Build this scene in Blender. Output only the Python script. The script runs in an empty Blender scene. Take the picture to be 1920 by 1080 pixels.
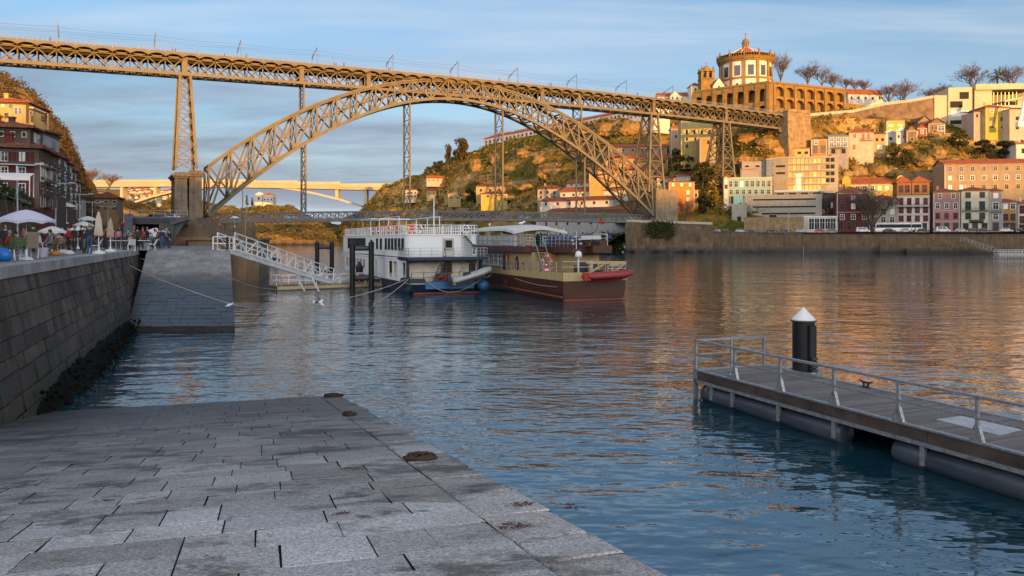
import bpy, math, random
import numpy as np
from mathutils import Vector, Matrix
R = random.Random(7)
rad = math.radians
SC = bpy.context.scene
COL = SC.collection
F, HOR, CH = 1500.0, 449.0, 5.3          # focal length in photo pixels, horizon row, eye height over the water
def V(*a): return Vector(a)
def PX(px, D): return (px - 960) / F * D
def PZ(py, D): return CH - (py - HOR) / F * D
def P(px, py, D): return Vector((PX(px, D), D, PZ(py, D)))
def G(px, py, z):                         # photo pixel lying on the level z
    D = (CH - z) * F / (py - HOR)
    return Vector((PX(px, D), D, z))
def lerp(a, b, t): return a + (b - a) * t
def pw(x, pts):                           # piecewise linear through (x, y) points
    return float(np.interp(x, [p[0] for p in pts], [p[1] for p in pts]))

# ------------------------------------------------------------------ mesh builder
class MB:
    def __init__(s): s.v = []; s.f = []; s.m = []
    def face(s, pts, m=0):
        n = len(s.v); s.v += [tuple(p) for p in pts]; s.f.append(tuple(range(n, n + len(pts)))); s.m.append(m)
    def hexa(s, p, m=0):                  # 8 points: bottom loop 0-3 (ccw from above), top loop 4-7
        n = len(s.v); s.v += [tuple(q) for q in p]
        for f in ((3, 2, 1, 0), (4, 5, 6, 7), (0, 1, 5, 4), (1, 2, 6, 5), (2, 3, 7, 6), (3, 0, 4, 7)):
            s.f.append(tuple(n + i for i in f)); s.m.append(m)
    def box(s, x0, x1, y0, y1, z0, z1, m=0):
        s.hexa([(x0, y0, z0), (x1, y0, z0), (x1, y1, z0), (x0, y1, z0), (x0, y0, z1), (x1, y0, z1), (x1, y1, z1), (x0, y1, z1)], m)
    def bar(s, a, b, w, h=None, m=0, up=None):
        a, b = Vector(a), Vector(b); h = h or w
        d = b - a
        if d.length < 1e-6: return
        d.normalize(); up = Vector(up) if up else (Vector((0, 0, 1)) if abs(d.z) < .95 else Vector((0, 1, 0)))
        x = d.cross(up); x.normalize(); y = x.cross(d)
        x *= w / 2; y *= h / 2
        s.hexa([a - x - y, a - x + y, a + x + y, a + x - y, b - x - y, b - x + y, b + x + y, b + x - y], m)
    def tube(s, path, r, n=6, m=0, cap=True):
        path = [Vector(p) for p in path]; k = len(path)
        if not isinstance(r, (list, tuple)): r = [r] * k
        base = len(s.v); px = None
        for i, p in enumerate(path):
            d = (path[min(i + 1, k - 1)] - path[max(i - 1, 0)])
            d = d.normalized() if d.length > 1e-9 else Vector((0, 0, 1))
            if px is None: px = d.orthogonal().normalized()
            else:
                px = px - d * px.dot(d); px = px.normalized() if px.length > 1e-6 else d.orthogonal().normalized()
            y = d.cross(px)
            for j in range(n):
                a = 2 * math.pi * j / n
                s.v.append(tuple(p + (px * math.cos(a) + y * math.sin(a)) * r[i]))
        for i in range(k - 1):
            for j in range(n):
                a = base + i * n + j; b = base + i * n + (j + 1) % n
                s.f.append((a, b, b + n, a + n)); s.m.append(m)
        if cap:
            s.f.append(tuple(base + j for j in range(n - 1, -1, -1))); s.m.append(m)
            s.f.append(tuple(base + (k - 1) * n + j for j in range(n))); s.m.append(m)
    def lathe(s, prof, c=(0, 0, 0), n=16, m=0, sx=1, sy=1, a0=0.0):
        base = len(s.v); k = len(prof)
        for r, z in prof:
            for j in range(n):
                a = 2 * math.pi * j / n + a0
                s.v.append((c[0] + r * sx * math.cos(a), c[1] + r * sy * math.sin(a), c[2] + z))
        for i in range(k - 1):
            for j in range(n):
                a = base + i * n + j; b = base + i * n + (j + 1) % n
                s.f.append((a, b, b + n, a + n)); s.m.append(m)
        s.f.append(tuple(base + j for j in range(n - 1, -1, -1))); s.m.append(m)
        s.f.append(tuple(base + (k - 1) * n + j for j in range(n))); s.m.append(m)
    def prism(s, poly, o, u, v, w, m=0, mcap=None):   # polygon in (u,v) swept along w
        o, u, v, w = Vector(o), Vector(u), Vector(v), Vector(w); n = len(poly); b = len(s.v)
        s.v += [tuple(o + u * p[0] + v * p[1]) for p in poly] + [tuple(o + u * p[0] + v * p[1] + w) for p in poly]
        s.f.append(tuple(range(b + n - 1, b - 1, -1))); s.m.append(m if mcap is None else mcap)
        s.f.append(tuple(range(b + n, b + 2 * n))); s.m.append(m)
        for i in range(n):
            j = (i + 1) % n
            s.f.append((b + i, b + j, b + n + j, b + n + i)); s.m.append(m)
    def grid(s, rows, m=0):               # rows of equal-length point lists
        b = len(s.v); k = len(rows[0])
        for r in rows: s.v += [tuple(p) for p in r]
        for i in range(len(rows) - 1):
            for j in range(k - 1):
                a = b + i * k + j
                s.f.append((a, a + 1, a + k + 1, a + k)); s.m.append(m)
    def mesh(s, name, mats, smooth=False):
        me = bpy.data.meshes.new(name); me.from_pydata(s.v, [], s.f)
        for q in (mats if isinstance(mats, (list, tuple)) else [mats]): me.materials.append(q)
        me.polygons.foreach_set('material_index', s.m)
        if smooth: me.polygons.foreach_set('use_smooth', [True] * len(s.f))
        me.validate(); me.update()
        return me
    def build(s, name, mats, parent=None, smooth=False, loc=None, rz=0):
        return put(s.mesh(name, mats, smooth), name, parent, loc, rz)
def put(me, name, parent=None, loc=None, rz=0, scale=None):
    o = bpy.data.objects.new(name, me); COL.objects.link(o)
    if parent: o.parent = parent
    if loc is not None: o.location = loc
    if rz: o.rotation_euler = (0, 0, rz)
    if scale: o.scale = scale
    return o
def tag(o, label, cat, group=None):
    o['label'] = label; o['category'] = cat
    if group: o['group'] = group
    return o
def setting(o, kind='structure'): o['kind'] = kind; return o
def thing(name, label, cat, loc=(0, 0, 0), rz=0, group=None):
    o = bpy.data.objects.new(name, None); COL.objects.link(o); o.location = loc; o.rotation_euler = (0, 0, rz)
    o.empty_display_size = .2
    return tag(o, label, cat, group)
def dup(src, loc, rz=0, label=None, group=None, scale=None, recolor=None):
    kids = {}
    for o in COL.objects:
        if o.parent: kids.setdefault(o.parent, []).append(o)
    def cp(o, par):
        c = o.copy(); COL.objects.link(c); c.parent = par
        if recolor and c.type == 'MESH':
            for i, sl in enumerate(c.material_slots):
                nm = sl.material.name
                if nm in recolor: sl.link = 'OBJECT'; sl.material = recolor[nm]
        for ch in kids.get(o, []): cp(ch, c)
        return c
    c = cp(src, None); c.location = loc; c.rotation_euler = (0, 0, rz)
    if scale: c.scale = scale if isinstance(scale, (tuple, list)) else (scale,) * 3
    if label: c['label'] = label
    if group: c['group'] = group
    return c
def drop(src):                            # remove a prototype that only served as a source of copies
    for ch in [o for o in COL.objects if o.parent == src]: drop(ch)
    bpy.data.objects.remove(src)

# ------------------------------------------------------------------ materials
MATS = {}
class NT:
    def __init__(s, name):
        s.m = bpy.data.materials.new(name); s.m.use_nodes = True; s.t = s.m.node_tree
        s.b = s.t.nodes['Principled BSDF']
    def n(s, ty, **k):
        q = s.t.nodes.new(ty)
        for a, b in k.items(): setattr(q, a, b)
        return q
    def l(s, a, b): s.t.links.new(a, b)
    def coord(s, scale=(1, 1, 1), rot=(0, 0, 0), what='Object'):
        tc = s.n('ShaderNodeTexCoord'); mp = s.n('ShaderNodeMapping')
        mp.inputs['Scale'].default_value = scale; mp.inputs['Rotation'].default_value = rot
        s.l(tc.outputs[what], mp.inputs[0]); return mp.outputs[0]
    def noise(s, co, scale, detail=5, rough=.6):
        q = s.n('ShaderNodeTexNoise'); q.inputs['Scale'].default_value = scale; q.inputs['Detail'].default_value = detail
        q.inputs['Roughness'].default_value = rough
        if co: s.l(co, q.inputs['Vector'])
        return q.outputs[0]
    def ramp(s, fac, stops, interp='LINEAR'):
        q = s.n('ShaderNodeValToRGB'); q.color_ramp.interpolation = interp
        e = q.color_ramp.elements
        while len(e) < len(stops): e.new(.5)
        for i, (p, c) in enumerate(stops):
            e[i].position = p; e[i].color = (c, c, c, 1) if isinstance(c, (int, float)) else (*c, 1)
        s.l(fac, q.inputs[0]); return q.outputs[0]
    def mix(s, fac, a, b, blend='MIX'):
        q = s.n('ShaderNodeMix', data_type='RGBA', blend_type=blend)
        for sock, val in ((q.inputs[0], fac), (q.inputs[6], a), (q.inputs[7], b)):
            if isinstance(val, (int, float)): sock.default_value = val
            elif isinstance(val, tuple): sock.default_value = (*val, 1)
            else: s.l(val, sock)
        return q.outputs[2]
    def math(s, op, a, b=0.0):
        q = s.n('ShaderNodeMath', operation=op)
        for i, val in enumerate((a, b)):
            if isinstance(val, (int, float)): q.inputs[i].default_value = val
            else: s.l(val, q.inputs[i])
        return q.outputs[0]
    def bump(s, h, strength=.5, dist=.05):
        q = s.n('ShaderNodeBump'); q.inputs['Strength'].default_value = strength; q.inputs['Distance'].default_value = dist
        s.l(h, q.inputs['Height']); s.l(q.outputs[0], s.b.inputs['Normal']); return q
    def island(s): return s.n('ShaderNodeNewGeometry').outputs['Random Per Island']
def sc3(c, k): return tuple(max(0, min(1, x * k)) for x in c)
def mat(name, col, rough=.75, var=.25, scale=.6, bump=0, bscale=8, bdist=.03, metal=0, spec=.4, col2=None, streak=0, isl=0, zs=1, fine=0):
    if name in MATS: return MATS[name]
    q = NT(name); b = q.b
    b.inputs['Roughness'].default_value = rough; b.inputs['Metallic'].default_value = metal
    b.inputs['Specular IOR Level'].default_value = spec
    co = q.coord((1, 1, zs))
    f = q.noise(co, scale)
    c2 = col2 or sc3(col, 1 - var); c1 = col if col2 else sc3(col, 1 + var * .6)
    c = q.mix(q.ramp(f, [(.32, 0.), (.68, 1.)]), c2, c1)
    if streak:
        g = q.noise(q.coord((1, 1, .12)), 1.6, 6)
        c = q.mix(q.math('MULTIPLY', q.ramp(g, [(.48, 0.), (.75, 1.)]), streak), c, sc3(col, .35))
    if fine:
        g = q.noise(q.coord(), fine, 2)
        c = q.mix(1., c, q.ramp(g, [(.3, .62), (.7, 1.3)]), 'MULTIPLY')
    if isl:
        i = q.island()
        c = q.mix(1., c, q.ramp(i, [(0, 1 - isl), (1, 1 + isl)]), 'MULTIPLY')
    q.l(c, b.inputs['Base Color'])
    if bump: q.bump(q.noise(co, bscale, 4), bump, bdist)
    MATS[name] = q.m; return q.m
def plain(name, col, rough=.5, metal=0, spec=.5):
    return mat(name, col, rough, .12, 1.5, metal=metal, spec=spec)
def leafmat(name, a, b, c=None, rough=.8):
    if name in MATS: return MATS[name]
    q = NT(name); q.b.inputs['Roughness'].default_value = rough; q.b.inputs['Specular IOR Level'].default_value = .2
    f = q.noise(q.coord(), .09, 3); i = q.island()
    k = q.math('ADD', q.math('MULTIPLY', i, .55), q.math('MULTIPLY', f, .6))
    st = [(.25, a), (.75, b)] if not c else [(.25, a), (.52, b), (.85, c)]
    q.l(q.ramp(k, st), q.b.inputs['Base Color']); MATS[name] = q.m; return q.m
def tilemat(name, col, col2):
    if name in MATS: return MATS[name]
    q = NT(name); q.b.inputs['Roughness'].default_value = .85; q.b.inputs['Specular IOR Level'].default_value = .2
    co = q.coord(); f = q.noise(co, .5, 6); g = q.noise(q.coord((3, .6, 3)), 1.4, 3)
    c = q.mix(q.ramp(f, [(.35, 0.), (.65, 1.)]), col, col2)
    c = q.mix(1., c, q.ramp(g, [(.3, .6), (.7, 1.25)]), 'MULTIPLY')
    w = q.n('ShaderNodeTexWave'); w.inputs['Scale'].default_value = 1.3; q.l(co, w.inputs[0])
    q.l(c, q.b.inputs['Base Color']); q.bump(w.outputs[1], .6, .08); MATS[name] = q.m; return q.m
def glassmat(name, col, rough=.08):
    if name in MATS: return MATS[name]
    q = NT(name); b = q.b; b.inputs['Base Color'].default_value = (*col, 1); b.inputs['Roughness'].default_value = rough
    b.inputs['Specular IOR Level'].default_value = .8
    i = q.n('ShaderNodeObjectInfo').outputs['Random']
    q.l(q.mix(1., col, q.ramp(i, [(0, .4), (1, 1.6)]), 'MULTIPLY'), b.inputs['Base Color'])
    q.bump(q.noise(q.coord(), 1.2, 2), .12, .05); MATS[name] = q.m; return q.m

IRON = mat('bridge_paint', (.155, .127, .076), .6, .2, .35, streak=.35)
IRON2 = mat('bridge_paint_dark', (.14, .115, .08), .6, .25, .35, streak=.4)
GRANITE = mat('granite', (.29, .20, .10), .85, .35, .5, bump=.5, bscale=3, bdist=.1, streak=.55)
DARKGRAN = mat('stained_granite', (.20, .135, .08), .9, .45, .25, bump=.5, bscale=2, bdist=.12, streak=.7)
WHITE = mat('white_wall', (.74, .70, .64), .8, .12, .4, streak=.25)
WHITEP = plain('white_paint', (.78, .78, .78), .35)
GREYM = plain('grey_metal', (.42, .44, .47), .4, .6)
DARKM = plain('dark_metal', (.035, .037, .042), .45)
BLACK = plain('black_rubber', (.012, .012, .014), .6)
ROOF = tilemat('roof_tile', (.46, .13, .05), (.27, .085, .04))
ROOFD = tilemat('old_roof_tile', (.26, .09, .055), (.15, .065, .045))
GLASS = glassmat('window_glass', (.03, .035, .04))
WOOD = mat('brown_wood', (.20, .11, .055), .7, .35, 1.2, zs=.2)
CREAM = plain('cream_paint', (.62, .50, .28), .5)
# ------------------------------------------------------------------ camera, sky, sun
cam = bpy.data.cameras.new('camera'); camo = bpy.data.objects.new('camera', cam); COL.objects.link(camo); SC.camera = camo
cam.sensor_width = 36; cam.lens = 36 * F / 1920; cam.shift_y = -(540 - HOR) / 1920
cam.clip_start = .1; cam.clip_end = 12000
camo.location = (0, 0, CH); camo.rotation_euler = (rad(90), 0, 0)
SUN_AZ, SUN_EL = 155.0, 4.6
sd = Vector((math.sin(rad(SUN_AZ)) * math.cos(rad(SUN_EL)), math.cos(rad(SUN_AZ)) * math.cos(rad(SUN_EL)), math.sin(rad(SUN_EL))))
sl = bpy.data.lights.new('sun', 'SUN'); sl.energy = 4.0; sl.angle = rad(.5); sl.color = (1, .46, .07)
so = bpy.data.objects.new('sun', sl); COL.objects.link(so); so.rotation_euler = sd.to_track_quat('Z', 'Y').to_euler()
W = bpy.data.worlds.new('World'); SC.world = W; W.use_nodes = True
wt = NT.__new__(NT); wt.t = W.node_tree
bg = wt.t.nodes['Background']; bg.inputs[1].default_value = .15
sky = wt.n('ShaderNodeTexSky'); sky.sky_type = 'NISHITA'; sky.sun_disc = False
sky.sun_elevation = rad(SUN_EL); sky.sun_rotation = rad(SUN_AZ); sky.air_density = 1.0; sky.dust_density = .3; sky.ozone_density = 3.0
tc = wt.n('ShaderNodeTexCoord'); sep = wt.n('ShaderNodeSeparateXYZ'); wt.l(tc.outputs['Generated'], sep.inputs[0])
zz = wt.math('ADD', wt.math('MAXIMUM', sep.outputs[2], 0.), .10)
cmb = wt.n('ShaderNodeCombineXYZ')
wt.l(wt.math('DIVIDE', sep.outputs[0], zz), cmb.inputs[0]); wt.l(wt.math('DIVIDE', sep.outputs[1], zz), cmb.inputs[1])
def cmap(scale, rot, loc=(0, 0, 0)):
    mp = wt.n('ShaderNodeMapping'); mp.inputs['Scale'].default_value = scale; mp.inputs['Rotation'].default_value = (0, 0, rad(rot)); mp.inputs['Location'].default_value = loc
    wt.l(cmb.outputs[0], mp.inputs[0]); return mp.outputs[0]
# thin high cloud, then the grey bank low over the river on the left
veil = wt.ramp(wt.noise(cmap((.35, .8, 1), 25), 1.1, 7, .55), [(.40, 0.), (.72, 1.)])
wisp = wt.ramp(wt.noise(cmap((.5, 2.2, 1), -28, (3, 1, 0)), .9, 8, .6), [(.50, 0.), (.74, 1.)])
bank = wt.ramp(wt.noise(cmap((.32, .6, 1), 14, (1.7, 4.2, 0)), 1.0, 8, .58), [(.40, 0.), (.60, 1.)])
low = wt.ramp(sep.outputs[2], [(.02, .2), (.06, .85), (.14, 1.), (.24, 0.)])
side = wt.ramp(sep.outputs[0], [(.0, 1.), (.34, .12)])      # Generated x: -1..1 clamps at 0
HAZEC, VEILC, BANKC = (1.42, 1.74, 2.24), (1.95, 2.18, 2.66), (.80, .88, 1.16)
skyc = wt.mix(wt.ramp(sep.outputs[2], [(.0, .9), (.06, .75), (.16, .25), (.4, .15)]), sky.outputs[0], HAZEC)
c = wt.mix(wt.math('MULTIPLY', veil, .55), skyc, VEILC)
c = wt.mix(wt.math('MULTIPLY', wisp, .5), c, (2.4, 2.6, 2.9))
c = wt.mix(wt.math('MULTIPLY', wt.math('MULTIPLY', bank, low), wt.math('MULTIPLY', side, .95)), c, BANKC)
west = wt.ramp(wt.math('MULTIPLY', sep.outputs[1], -1.), [(.05, 0.), (.55, 1.)])     # unseen bright cloud added behind the viewer as fill for facing surfaces
wcl = wt.ramp(wt.noise(cmap((.5, .5, 1), 40, (9, 2, 0)), .8, 7, .6), [(.30, .35), (.62, 1.)])
whi = wt.ramp(sep.outputs[2], [(.03, 0.), (.10, 1.), (.45, .8), (.8, .15)])
c = wt.mix(wt.math('MULTIPLY', wt.math('MULTIPLY', west, wcl), whi), c, (11.5, 10.9, 10.4))
wt.l(c, bg.inputs[0])
SC.view_settings.view_transform = 'Standard'; SC.view_settings.look = 'None'; SC.view_settings.gamma = 1; SC.view_settings.use_curve_mapping = False
SC.view_settings.exposure = 1.05
SC.cycles.max_bounces = 5; SC.cycles.diffuse_bounces = 2; SC.cycles.glossy_bounces = 3; SC.cycles.transparent_max_bounces = 6
SC.cycles.use_denoising = True; SC.cycles.caustics_reflective = False; SC.cycles.caustics_refractive = False

# ------------------------------------------------------------------ water
q = NT('river_water'); b = q.b
b.inputs['Roughness'].default_value = .025; b.inputs['IOR'].default_value = 1.9; b.inputs['Specular IOR Level'].default_value = 1.0; b.inputs['Specular Tint'].default_value = (.95, .97, 1, 1)
q.l(q.mix(q.ramp(q.noise(q.coord(), .05, 3), [(.35, 0.), (.65, 1.)]), (.004, .036, .052), (.007, .048, .066)), b.inputs['Base Color'])
def wave(scale, slope, rot, ax=1.5, detail=1.0): return q.math('MULTIPLY', q.noise(q.coord((1, ax, 1), (0, 0, rad(rot))), scale, detail, .5), slope / (scale * 1.5))
ruf = q.ramp(q.noise(q.coord((1, 1.8, 1)), .035, 4, .6), [(.36, .35), (.62, 1.25)])
h = q.math('ADD', wave(.11, .02, 12), wave(.42, .045, -18, 1.7))
h = q.math('ADD', h, q.math('MULTIPLY', q.math('ADD', wave(1.25, .08, 15, 1.9, 1.5), wave(4.2, .024, -8, 1.7)), ruf))
q.bump(h, 1.0, 1.0)
w = MB()
w.face([(-3000, -400, 0), (4000, -400, 0), (4000, 9000, 0), (-3000, 9000, 0)])
setting(w.build('water', q.m))
from mathutils import noise as NZ
def tidemat(name, col, z0, z1, algae=(.012, .013, .008), isl=.25, fine=0, bs=3, wet=True, var=.35, streak=.5):
    q = NT(name); b = q.b; b.inputs['Specular IOR Level'].default_value = .35
    co = q.coord(); f = q.noise(co, .45, 6)
    c = q.mix(q.ramp(f, [(.3, 0.), (.7, 1.)]), sc3(col, 1 - var), sc3(col, 1 + var * .5))
    g = q.noise(q.coord((1, 1, .1)), 1.7, 6)
    if streak: c = q.mix(q.math('MULTIPLY', q.ramp(g, [(.46, 0.), (.72, 1.)]), streak), c, sc3(col, .3))
    if fine: c = q.mix(1., c, q.ramp(q.noise(co, fine, 2), [(.3, .55), (.7, 1.35)]), 'MULTIPLY')
    if isl: c = q.mix(1., c, q.ramp(q.island(), [(0, 1 - isl), (1, 1 + isl)]), 'MULTIPLY')
    s = q.n('ShaderNodeSeparateXYZ'); q.l(co, s.inputs[0])
    zz = q.math('ADD', s.outputs[2], q.math('MULTIPLY', q.math('SUBTRACT', q.noise(co, .5, 5), .5), (z1 - z0) * 1.1))
    mr = q.n('ShaderNodeMapRange'); q.l(zz, mr.inputs[0]); mr.inputs[1].default_value = z0; mr.inputs[2].default_value = z1
    c = q.mix(mr.outputs[0], algae, c); q.l(c, b.inputs['Base Color'])
    q.l(q.ramp(mr.outputs[0], [(0., .4 if wet else .8), (1., .88)]), b.inputs['Roughness'])
    q.bump(q.noise(co, bs, 5), .55, .06); return q.m

# ------------------------------------------------------------------ terrain sheets
def sheet(name, cols, m, amp=1.2, nu=7, nv=6, calm=2, back=((150, 3), (500, -30)), kind='structure', keep=None):
    rows = []
    n = len(cols[0][1])
    pts = []
    for px, pr in cols:
        line = [Vector((PX(px, D), D, z)) for z, D in pr]
        zt, Dt = pr[-1]
        for dD, dz in back: line.append(Vector((PX(px, Dt) * (Dt + dD * .8) / Dt, Dt + dD, zt + dz)))
        pts.append(line)
    K = len(pts[0]); grid = []
    for i in range(len(pts) - 1):
        for a in range(nu):
            t = a / nu; row = []
            for j in range(K - 1):
                for b in range(nv):
                    s = b / nv
                    row.append((pts[i][j].lerp(pts[i + 1][j], t)).lerp(pts[i][j + 1].lerp(pts[i + 1][j + 1], t), s))
            row.append(pts[i][-1].lerp(pts[i + 1][-1], t)); grid.append(row)
    grid.append([pts[-1][j].lerp(pts[-1][j + 1], b / nv) for j in range(K - 1) for b in range(nv)] + [pts[-1][-1]])
    for row in grid:
        for j, p in enumerate(row):
            if j > calm * nv:
                k = min(1, (j - calm * nv) / nv)
                d = NZ.fractal(p * .035, 1, 2, 5) * amp * 1.8 + (abs(NZ.noise(p * .11)) - .2) * amp * 1.6 + NZ.fractal(p * .3, 1, 2, 3) * amp * .5
                p.z += d * k; p.y += NZ.noise(p * .08) * amp * k
    b = MB(); b.grid(grid); o = b.build(name, m, smooth=True); setting(o, kind)
    return grid
q = NT('hill_ground'); b = q.b; b.inputs['Roughness'].default_value = .95; b.inputs['Specular IOR Level'].default_value = .1
co = q.coord()
c = q.mix(q.ramp(q.noise(co, .035, 8, .65), [(.40, 0.), (.58, 1.)]), (.075, .075, .012), (.31, .17, .035))
c = q.mix(q.ramp(q.noise(co, .022, 6, .6), [(.52, 0.), (.60, 1.)]), c, (.44, .26, .085))
c = q.mix(q.ramp(q.noise(co, .09, 6, .7), [(.52, 0.), (.62, 1.)]), c, (.05, .06, .014))
c = q.mix(1., c, q.ramp(q.noise(co, .6, 5, .7), [(.3, .55), (.7, 1.35)]), 'MULTIPLY')
q.l(c, b.inputs['Base Color']); q.bump(q.noise(co, .35, 8, .7), .9, 1.2)
HILLM = q.m
RIGHT = [
 (640, [(-1, 745), (2, 750), (5, 756), (8, 762), (12, 768), (15, 775), (18, 785), (20, 795), (21, 805)]),
 (680, [(-1, 680), (2, 684), (6, 689), (11, 694), (16, 699), (21, 704), (26, 709), (31, 714), (33, 725)]),
 (720, [(-1, 625), (3, 630), (9, 637), (16, 645), (24, 654), (32, 663), (40, 673), (48, 685), (50, 700)]),
 (800, [(-1, 560), (4, 565), (12, 573), (20, 583), (29, 594), (39, 606), (49, 620), (58, 635), (60, 650)]),
 (850, [(-1, 520), (5, 526), (14, 535), (24, 547), (35, 560), (46, 575), (57, 592), (68, 612), (70, 630)]),
 (905, [(-1, 485), (6, 490), (15, 499), (26, 510), (38, 524), (50, 540), (62, 560), (73, 590), (75, 610)]),
 (1000, [(-1, 405), (1.5, 412), (12, 427), (19, 436), (24, 450), (40, 480), (60, 503), (72, 523), (75, 540)]),
 (1100, [(-1, 352), (1.5, 360), (12, 377), (19, 392), (24, 412), (38, 436), (56, 460), (73, 481), (76, 500)]),
 (1172, [(7.9, 326), (8, 340), (14, 356), (18, 385), (24, 408), (40, 425), (60, 442), (74, 457), (78, 475)]),
 (1250, [(7.9, 323.5), (8, 334), (14, 342), (22, 358), (30, 390), (46, 420), (62, 445), (76, 465), (80, 480)]),
 (1340, [(7.95, 319), (8, 334), (14, 339), (22, 343), (31, 348), (44, 372), (60, 415), (74, 455), (82, 490)]),
 (1440, [(7.95, 313), (8, 330), (14, 337), (24, 345), (36, 354), (47, 360), (58, 372), (72, 437), (80, 470)]),
 (1520, [(7.95, 308.5), (8, 328), (14, 336), (24, 346), (36, 357), (48, 368), (57, 384), (71, 430), (82, 478)]),
 (1600, [(8, 304), (8, 328), (12, 337), (22, 352), (36, 372), (48, 392), (57, 415), (71, 430), (84, 485)]),
 (1750, [(8, 297), (8, 320), (12, 332), (24, 350), (36, 366), (47, 386), (57, 408), (70, 429), (82, 480)]),
 (1900, [(8, 290), (8, 314), (12, 327), (24, 344), (38, 368), (48, 390), (58, 412), (72, 446), (84, 465)]),
 (2060, [(8, 283), (8, 307), (12, 319), (24, 336), (38, 360), (48, 380), (58, 400), (72, 436), (84, 455)]),
 (2500, [(8, 266), (8, 290), (12, 302), (24, 318), (38, 340), (48, 360), (58, 380), (72, 410), (84, 430)])]
from mathutils.bvhtree import BVHTree
GR = sheet('hill', RIGHT, HILLM, 1.9, nu=14, nv=8)
_n = len(GR[0]); BVH = BVHTree.FromPolygons([tuple(p) for r in GR for p in r], [(i * _n + j, i * _n + j + 1, (i + 1) * _n + j + 1, (i + 1) * _n + j) for i in range(len(GR) - 1) for j in range(_n - 1)])
def hitD(px, py, D0=None):
    d = Vector((PX(px, 1), 1, PZ(py, 1) - CH)); h = BVH.ray_cast(Vector((0, 0, CH)), d)
    return h[0].y if h[0] is not None else D0
LEFT = [
 (-900, [(8.6, 50), (9, 60), (16, 80), (26, 105), (36, 130), (46, 160), (50, 200)]),
 (-300, [(8.6, 66), (9, 78), (16, 96), (27, 120), (38, 145), (52, 180), (56, 230)]),
 (0, [(8.6, 92), (9, 104), (16, 122), (27, 148), (38, 178), (51, 220), (54, 270)]),
 (60, [(8.6, 118), (9, 126), (14, 142), (24, 165), (34, 190), (44, 216), (46, 260)]),
 (100, [(8.6, 140), (9, 148), (13, 162), (20, 182), (30, 206), (39, 230), (41, 270)]),
 (130, [(8.6, 160), (9, 168), (12, 180), (18, 198), (26, 218), (34, 240), (36, 280)]),
 (147, [(8.6, 172), (9, 180), (11, 192), (15, 207), (20, 225), (26, 246), (27, 290)]),
 (185, [(7, 200), (7.5, 208), (8, 215), (9.5, 225), (11.5, 240), (13.8, 262), (14, 300)]),
 (225, [(4.6, 230), (5, 236), (5.4, 242), (5.8, 248), (6, 256), (6, 270), (6, 310)])]
GL = sheet('hill', LEFT, HILLM, 1.2, back=((60, 0), (200, -15)))
FAR1 = [
 (60, [(-1, 500), (5, 560), (15, 600), (30, 640), (46, 680), (54, 720), (56, 800)]),
 (230, [(-1, 520), (4, 560), (12, 600), (22, 640), (34, 680), (40, 720), (42, 800)]),
 (330, [(-1, 540), (3, 580), (8, 620), (14, 660), (20, 700), (26, 740), (28, 800)]),
 (400, [(-1, 600), (2, 640), (5, 680), (9, 720), (12, 760), (14, 800), (14, 860)]),
 (450, [(-1, 690), (1, 720), (3, 750), (5, 780), (6, 800), (7, 840), (7, 880)])]
GF1 = sheet('hill', FAR1, HILLM, 1.5, calm=1)
FAR2 = [
 (180, [(-1, 830), (10, 850), (24, 900), (44, 960), (60, 1020), (72, 1080), (74, 1140)]),
 (330, [(-1, 820), (8, 840), (20, 880), (38, 940), (56, 1000), (68, 1060), (70, 1120)]),
 (400, [(-1, 790), (8, 805), (16, 840), (26, 880), (36, 920), (46, 970), (48, 1030)]),
 (450, [(-1, 762), (7, 778), (14, 810), (22, 850), (31, 890), (39, 930), (40, 990)]),
 (500, [(-1, 758), (8, 775), (16, 800), (25, 835), (35, 875), (43, 920), (44, 980)]),
 (545, [(-1, 756), (8, 772), (15, 800), (24, 830), (33, 865), (41, 905), (42, 960)]),
 (575, [(-1, 754), (7, 770), (12, 795), (18, 820), (25, 850), (30, 890), (30, 940)]),
 (620, [(-1, 750), (5, 765), (9, 785), (13, 810), (17, 840), (20, 870), (20, 920)]),
 (680, [(-1, 748), (5, 765), (8, 785), (12, 810), (15, 840), (18, 870), (18, 920)])]
GF2 = sheet('hill', FAR2, HILLM, 1.4, calm=1)
# unseen sun-blocking ridge added behind the camera, with a dip that lights the villa
b = MB()
sv = Vector((-sd.x, -sd.y)).normalized(); sn = Vector((-sv.y, sv.x))
rows = []
for i in range(151):
    k = (i - 75) * 24.0; top = 125 - 9.5 * math.exp(-((k - 44) / 24) ** 2) + 2.0 * math.sin(i * .7) + 2.0 * math.sin(i * .26 + 1)
    r = []
    for s_, z_ in ((-1700, -2), (-1300, top * .85), (-1010, top), (-960, top * .97), (-800, top * .45), (-640, -2)):
        p = sv * s_ + sn * k; r.append((p.x, p.y, z_))
    rows.append(r)
b.grid(rows); setting(b.build('hill', HILLM, smooth=True))

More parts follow.
